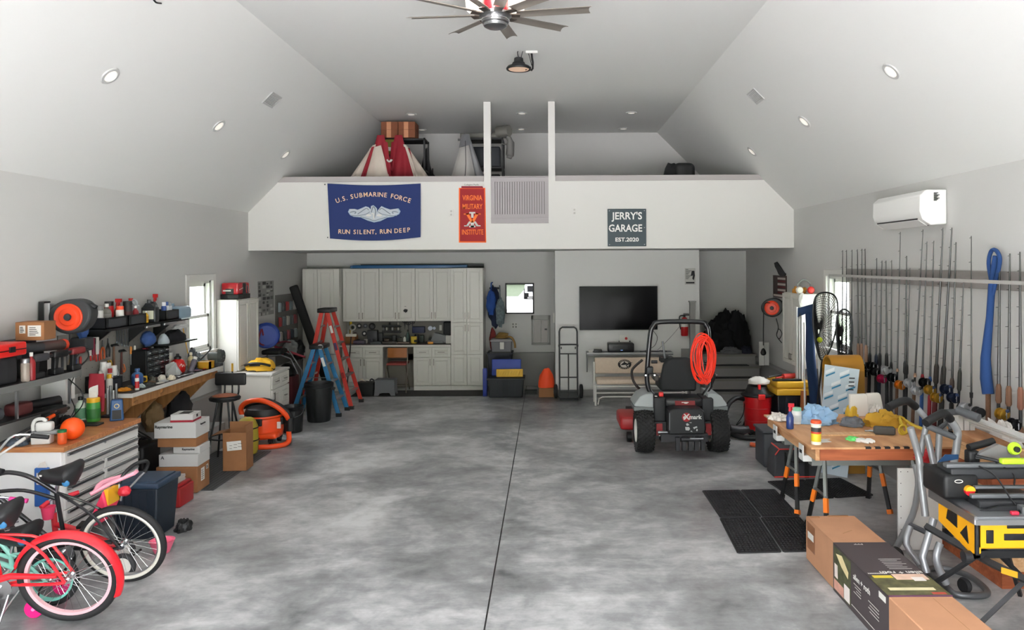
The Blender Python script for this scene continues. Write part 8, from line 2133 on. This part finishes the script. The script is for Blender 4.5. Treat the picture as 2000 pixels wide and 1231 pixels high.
def bike(label, contact, rz, lean, r, tr, frame, tyre, rim, wall, wb, seatx, seatz, bars, fender=None, grip=BLACK):
    m3 = Matrix.Rotation(rz, 3, 'Z') @ Matrix.Rotation(lean, 3, 'X')
    t = E('bicycle', label, 'bicycle', contact, rotm=m3)
    wheel(t, 0, r, tr, tyre, rim, wall, name='rear_wheel')
    wheel(t, wb, r, tr, tyre, rim, wall, name='front_wheel')
    bb = Vector((.43*r/.33, 0, .30*r/.33))
    st = Vector((seatx+.06, 0, seatz-.17))
    hd, hb = Vector((wb-.21*r/.33, 0, seatz-.02)), Vector((wb-.17*r/.33, 0, seatz-.16))
    f = A(t, 'frame', frame, tube([bb, st], .016, 10), tube([bb, Vector((bb.x+.3*(wb-.7), 0, bb.z+.1)), hb], .018, 10, sm=4),
          tube([st, st.lerp(hd, .4)+Vector((0, 0, .07)), st.lerp(hd, .75)+Vector((0, 0, .06)), hd], .017, 10, sm=5),
          tube([st+(bb-st)*.12, st.lerp(hb, .5)+Vector((0, 0, .015)), hb], .014, 10, sm=5), tube([hd, hb], .022, 10),
          *[tube([st, Vector((.16, s*.05, r+.27*r/.33)), Vector((0, s*.058, r))], .010, 8, sm=4) for s in (-1, 1)],
          *[tube([bb, Vector((.12, s*.058, r-.005)), Vector((0, s*.058, r))], .011, 8, sm=3) for s in (-1, 1)])
    A(t, 'fork', frame, *[tube([hb, Vector((wb-.06, s*.055, r+.25)), Vector((wb, s*.055, r))], .012, 8, sm=4) for s in (-1, 1)])
    A(t, 'seat_post', CHROME, cyl(st-Vector((0, 0, .0)), Vector((seatx+.02, 0, seatz-.03)), .012))
    saddle(t, seatx, seatz, mat('#1e1f21', .5))
    hb_ = hd+Vector((-.02, 0, .16))
    A(t, 'handlebar', CHROME, tube([Vector((hb_.x-.22, -bars, hb_.z+.02)), Vector((hb_.x-.02, -bars*.8, hb_.z+.06)), hb_, Vector((hb_.x-.02, bars*.8, hb_.z+.06)), Vector((hb_.x-.22, bars, hb_.z+.02))], .011, 8, sm=5), cyl(hd, hb_, .012))
    for s in (-1, 1):
        A(t, 'grip', grip, cyl((hb_.x-.24, s*bars, hb_.z+.015), (hb_.x-.12, s*bars*.93, hb_.z+.04), .017))
    A(t, 'crank', CHROME, lathe([(0, .04), (.085, .04), (.085, .044), (0, .044)], bb, 28, (0, 1, 0)), cyl(bb+Vector((0, -.06, 0)), bb+Vector((0, .06, 0)), .018), tube([bb+Vector((0, .07, 0)), bb+Vector((.10, .075, -.13))], .009, 8), tube([bb-Vector((0, .07, 0)), bb+Vector((-.10, -.075, .13))], .009, 8))
    for s in (-1, 1):
        q_ = bb+Vector((s*.10, s*.12, -s*.13))
        A(t, 'pedal', BLACK, cb(q_, (.10, .085, .022)))
    A(t, 'chain_guard', frame, tube([bb+Vector((.09, .055, .05)), bb+Vector((-.1, .055, .10)), Vector((.05, .055, r+.05))], [.03, .022, .012], 8))
    A(t, 'kickstand', CHROME, cyl(bb+Vector((-.06, .02, -.03)), Vector((bb.x-.02, .20, .012)), .008))
    if fender:
        for x, a0, a1, nm in ((0, -25, 160, 'rear_fender'), (wb, 20, 170, 'front_fender')):
            def fn(s, u):
                a = R(180-(a0+(a1-a0)*s)) if x == 0 else R(a0+(a1-a0)*s)
                k = (2*u-1)
                rr = r+.022-.028*abs(k)**2
                return (x+rr*math.cos(a), k*.046, r+rr*math.sin(a))
            A(t, nm, fender, sheet(fn, 26, 8, .004))
        A(t, 'fender_stay', CHROME, *[cyl((0, s*.05, r), (-(r+.0)*math.cos(R(20)), s*.045, r+(r)*math.sin(R(20))), .003, n=6) for s in (-1, 1)])
    return t
RDB = mat('#e01a28', .3, coat=.4)
def bike_at(px, py):
    return G(px, py, .004)
bike('red cruiser bicycle with a red rear fender in the left foreground', bike_at(146, 1212), R(186), R(-12), .337, .029, RDB, RUBBER, mat('#e8b8bd', .3, .2), None, 1.06, .40, .86, .27, RDB)
bike('black cruiser bicycle with whitewall tyres behind the red one', bike_at(250, 1136), R(183), R(-13), .333, .028, mat('#18181b', .3, coat=.4), RUBBER, ALU, mat('#d9d4c8', .6), 1.08, .38, .96, .27)
kb = bike('small mint and pink child bicycle between the red and black ones', Vector((-3.66, 5.44, .003)), R(184), R(-2), .20, .022, mat('#8fd0bf', .4), RUBBER, mat('#7fd1bf', .4), None, .66, .22, .56, .2, None, mat('#e23a8e', .5))
for s in (-1, 1):
    w = A(kb, 'training_wheel', mat('#f01f78', .4), lathe([(0, -.016), (.06, -.016), (.065, -.01), (.065, .01), (.06, .016), (0, .016)], (.02, s*.17, .066), 28, (0, 1, 0)))
    A(w, 'stay', BLACK, tube([(0, s*.06, .2), (.01, s*.12, .18), (.02, s*.15, .066)], .007, 6))
    A(w, 'cap', mat('#f58ab8', .4), cyl((.02, s*.186, .066), (.02, s*.19, .066), .012))
A(kb, 'purple_basket', mat('#8d6fb0', .5), rbx(.42, .56, -.09, .09, .50, .62, .012))
# pink ride-on trike with a push handle
PK, PK2 = mat('#e8395f', .4), mat('#f0a3b5', .5)
tr_ = E('tricycle', 'red and pink toddler tricycle with a push handle behind the black bicycle', 'tricycle', (-3.8, 6.02, 0), world=True)
pt = lambda px, py, D=6.0: P(px, py, D)
A(tr_, 'frame', mat('#d42a35', .4), tube([pt(105, 1002), pt(108, 1040), pt(112, 1085)], .022, 10), tube([pt(108, 1025), pt(140, 1032), pt(190, 1050), pt(235, 1072)], .022, 10, sm=4))
A(tr_, 'handlebar', STEEL, tube([pt(84, 990, 5.9), pt(96, 978, 5.95), pt(108, 975, 6.0), pt(116, 990, 6.1)], .010, 8, sm=4), cyl(pt(106, 976), pt(106, 1005), .012))
A(tr_, 'grip', mat('#d8283a', .5), cyl(pt(80, 992, 5.88), pt(94, 981, 5.94), .018), cyl(pt(134, 968, 6.1), pt(154, 962, 6.15), .018))
A(tr_, 'bucket', mat('#f0446e', .5), lathe([(0, 0), (.036, 0), (.05, .09), (.052, .10), (.046, .10), (.03, .01)], pt(94, 1014, 5.92), 20))
A(tr_, 'seat', PK, prism([(pt(160, 0).x, pt(0, 1030).z), (pt(195, 0).x, pt(0, 1022).z), (pt(212, 0).x, pt(0, 985).z), (pt(205, 0).x, pt(0, 955).z), (pt(190, 0).x, pt(0, 985).z), (pt(182, 0).x, pt(0, 1006).z)], 5.93, 6.13), bev=.015)
A(tr_, 'seat_trim', YEL, bx(pt(205, 0).x, pt(214, 0).x, 5.95, 6.1, pt(0, 985).z, pt(0, 955).z))
A(tr_, 'canopy_bar', PK2, tube([pt(176, 966, 5.95), pt(215, 945, 6.05), pt(262, 925, 6.15), pt(268, 920, 6.15)], .016, 8), tube([pt(186, 962, 6.1), pt(200, 943, 6.15), pt(245, 930, 6.25)], .022, 8, sm=3))
A(tr_, 'push_handle', BLACK, tube([pt(233, 945, 6.1), pt(243, 925, 6.12), pt(262, 908, 6.2), pt(283, 901, 6.25), pt(289, 906, 6.3), pt(283, 922, 6.3)], .015, 8, sm=4))
A(tr_, 'handle_tube', STEEL, tube([pt(233, 945, 6.1), pt(234, 958, 6.1), pt(250, 955, 6.15), pt(270, 935, 6.25), pt(283, 922, 6.3)], .010, 8, sm=3), tube([pt(236, 978, 6.1), pt(240, 955, 6.1)], .012, 8))
A(tr_, 'red_joint', mat('#d8283a', .5), lump(pt(243, 960, 6.05), .05, .04, .04, 5, .15, floor=False))
for px, D in ((112, 6.0),):
    c = Vector((pt(px, 0, D).x, D, .125))
    w = A(tr_, 'front_wheel', mat('#2a2a2c', .6), ring(c, .10, .025, (0, 1, 0), 32, 8))
    A(w, 'disc', mat('#d9d5cd', .4), cyl(c-Vector((0, .02, 0)), c+Vector((0, .02, 0)), .085, n=28))
    A(tr_, 'pedal', mat('#f59ab0', .5), cb(c+Vector((.08, -.12, .02)), (.09, .07, .02)))
for i, D in enumerate((5.92, 6.25)):
    c = Vector((pt(236, 0, D).x, D, .10))
    w = A(tr_, 'rear_wheel', mat('#2a2a2c', .6), ring(c, .078, .022, (0, 1, 0), 32, 8))
    A(w, 'disc', mat('#d9d5cd', .4), cyl(c-Vector((0, .018, 0)), c+Vector((0, .018, 0)), .066, n=28))
A(tr_, 'axle', BLACK, cyl((pt(236, 0, 6.0).x, 5.92, .10), (pt(236, 0, 6.0).x, 6.25, .10), .01))
S('toy_basket', 'pink plastic toy basket tipped beside the tricycle wheel', 'basket', mat('#ef6f8d', .5), rot(lathe([(0, 0), (.06, 0), (.10, .1), (.105, .105), (.09, .1), (.05, .012)], (-3.36, 6.42, .012), 20), .0, 'X'))
tb3 = tote('storage_tote', 'dark blue lidded tote between the drawer workbench and the bicycles', -3.97, -3.56, 6.72, 7.12, 0, .47, mat('#17212d', .5), mat('#283a4f', .5), .05)
S('red_toolbox', 'red and black toolbox on the floor between the blue tote and the boxes', 'toolbox', mat('#9b1d20', .4), rbx(-4.12, -3.80, 7.62, 7.92, 0, .2, .015), rbx(-4.10, -3.82, 7.64, 7.9, .2, .23, .008))
S('magazine_stack', 'stack of pale magazines on the red toolbox', 'magazines', mat('#b7b1a9', .7), *[rot(bx(-4.10, -3.86, 7.66, 7.86, .2305+.012*i, .241+.012*i), .06*(i % 3), 'Z', (-3.98, 7.76, 0)) for i in range(5)])
S('baseball_cap', 'black helmet bag lying beside the blue tote', 'bag', BLACK, lump((-3.46, 7.0, 0), .07, .1, .1, 141, .3))

S('cable_hook', 'small dark hook on the left ceiling slope at the very top of the view', 'hook', BLACK, tube([slopeL(297, -6)+Vector((.0, 0, .0)), slopeL(300, -2)+Vector((.02, 0, -.03)), slopeL(312, 4)+Vector((.012, 0, -.012))], .008, 6, sm=3))
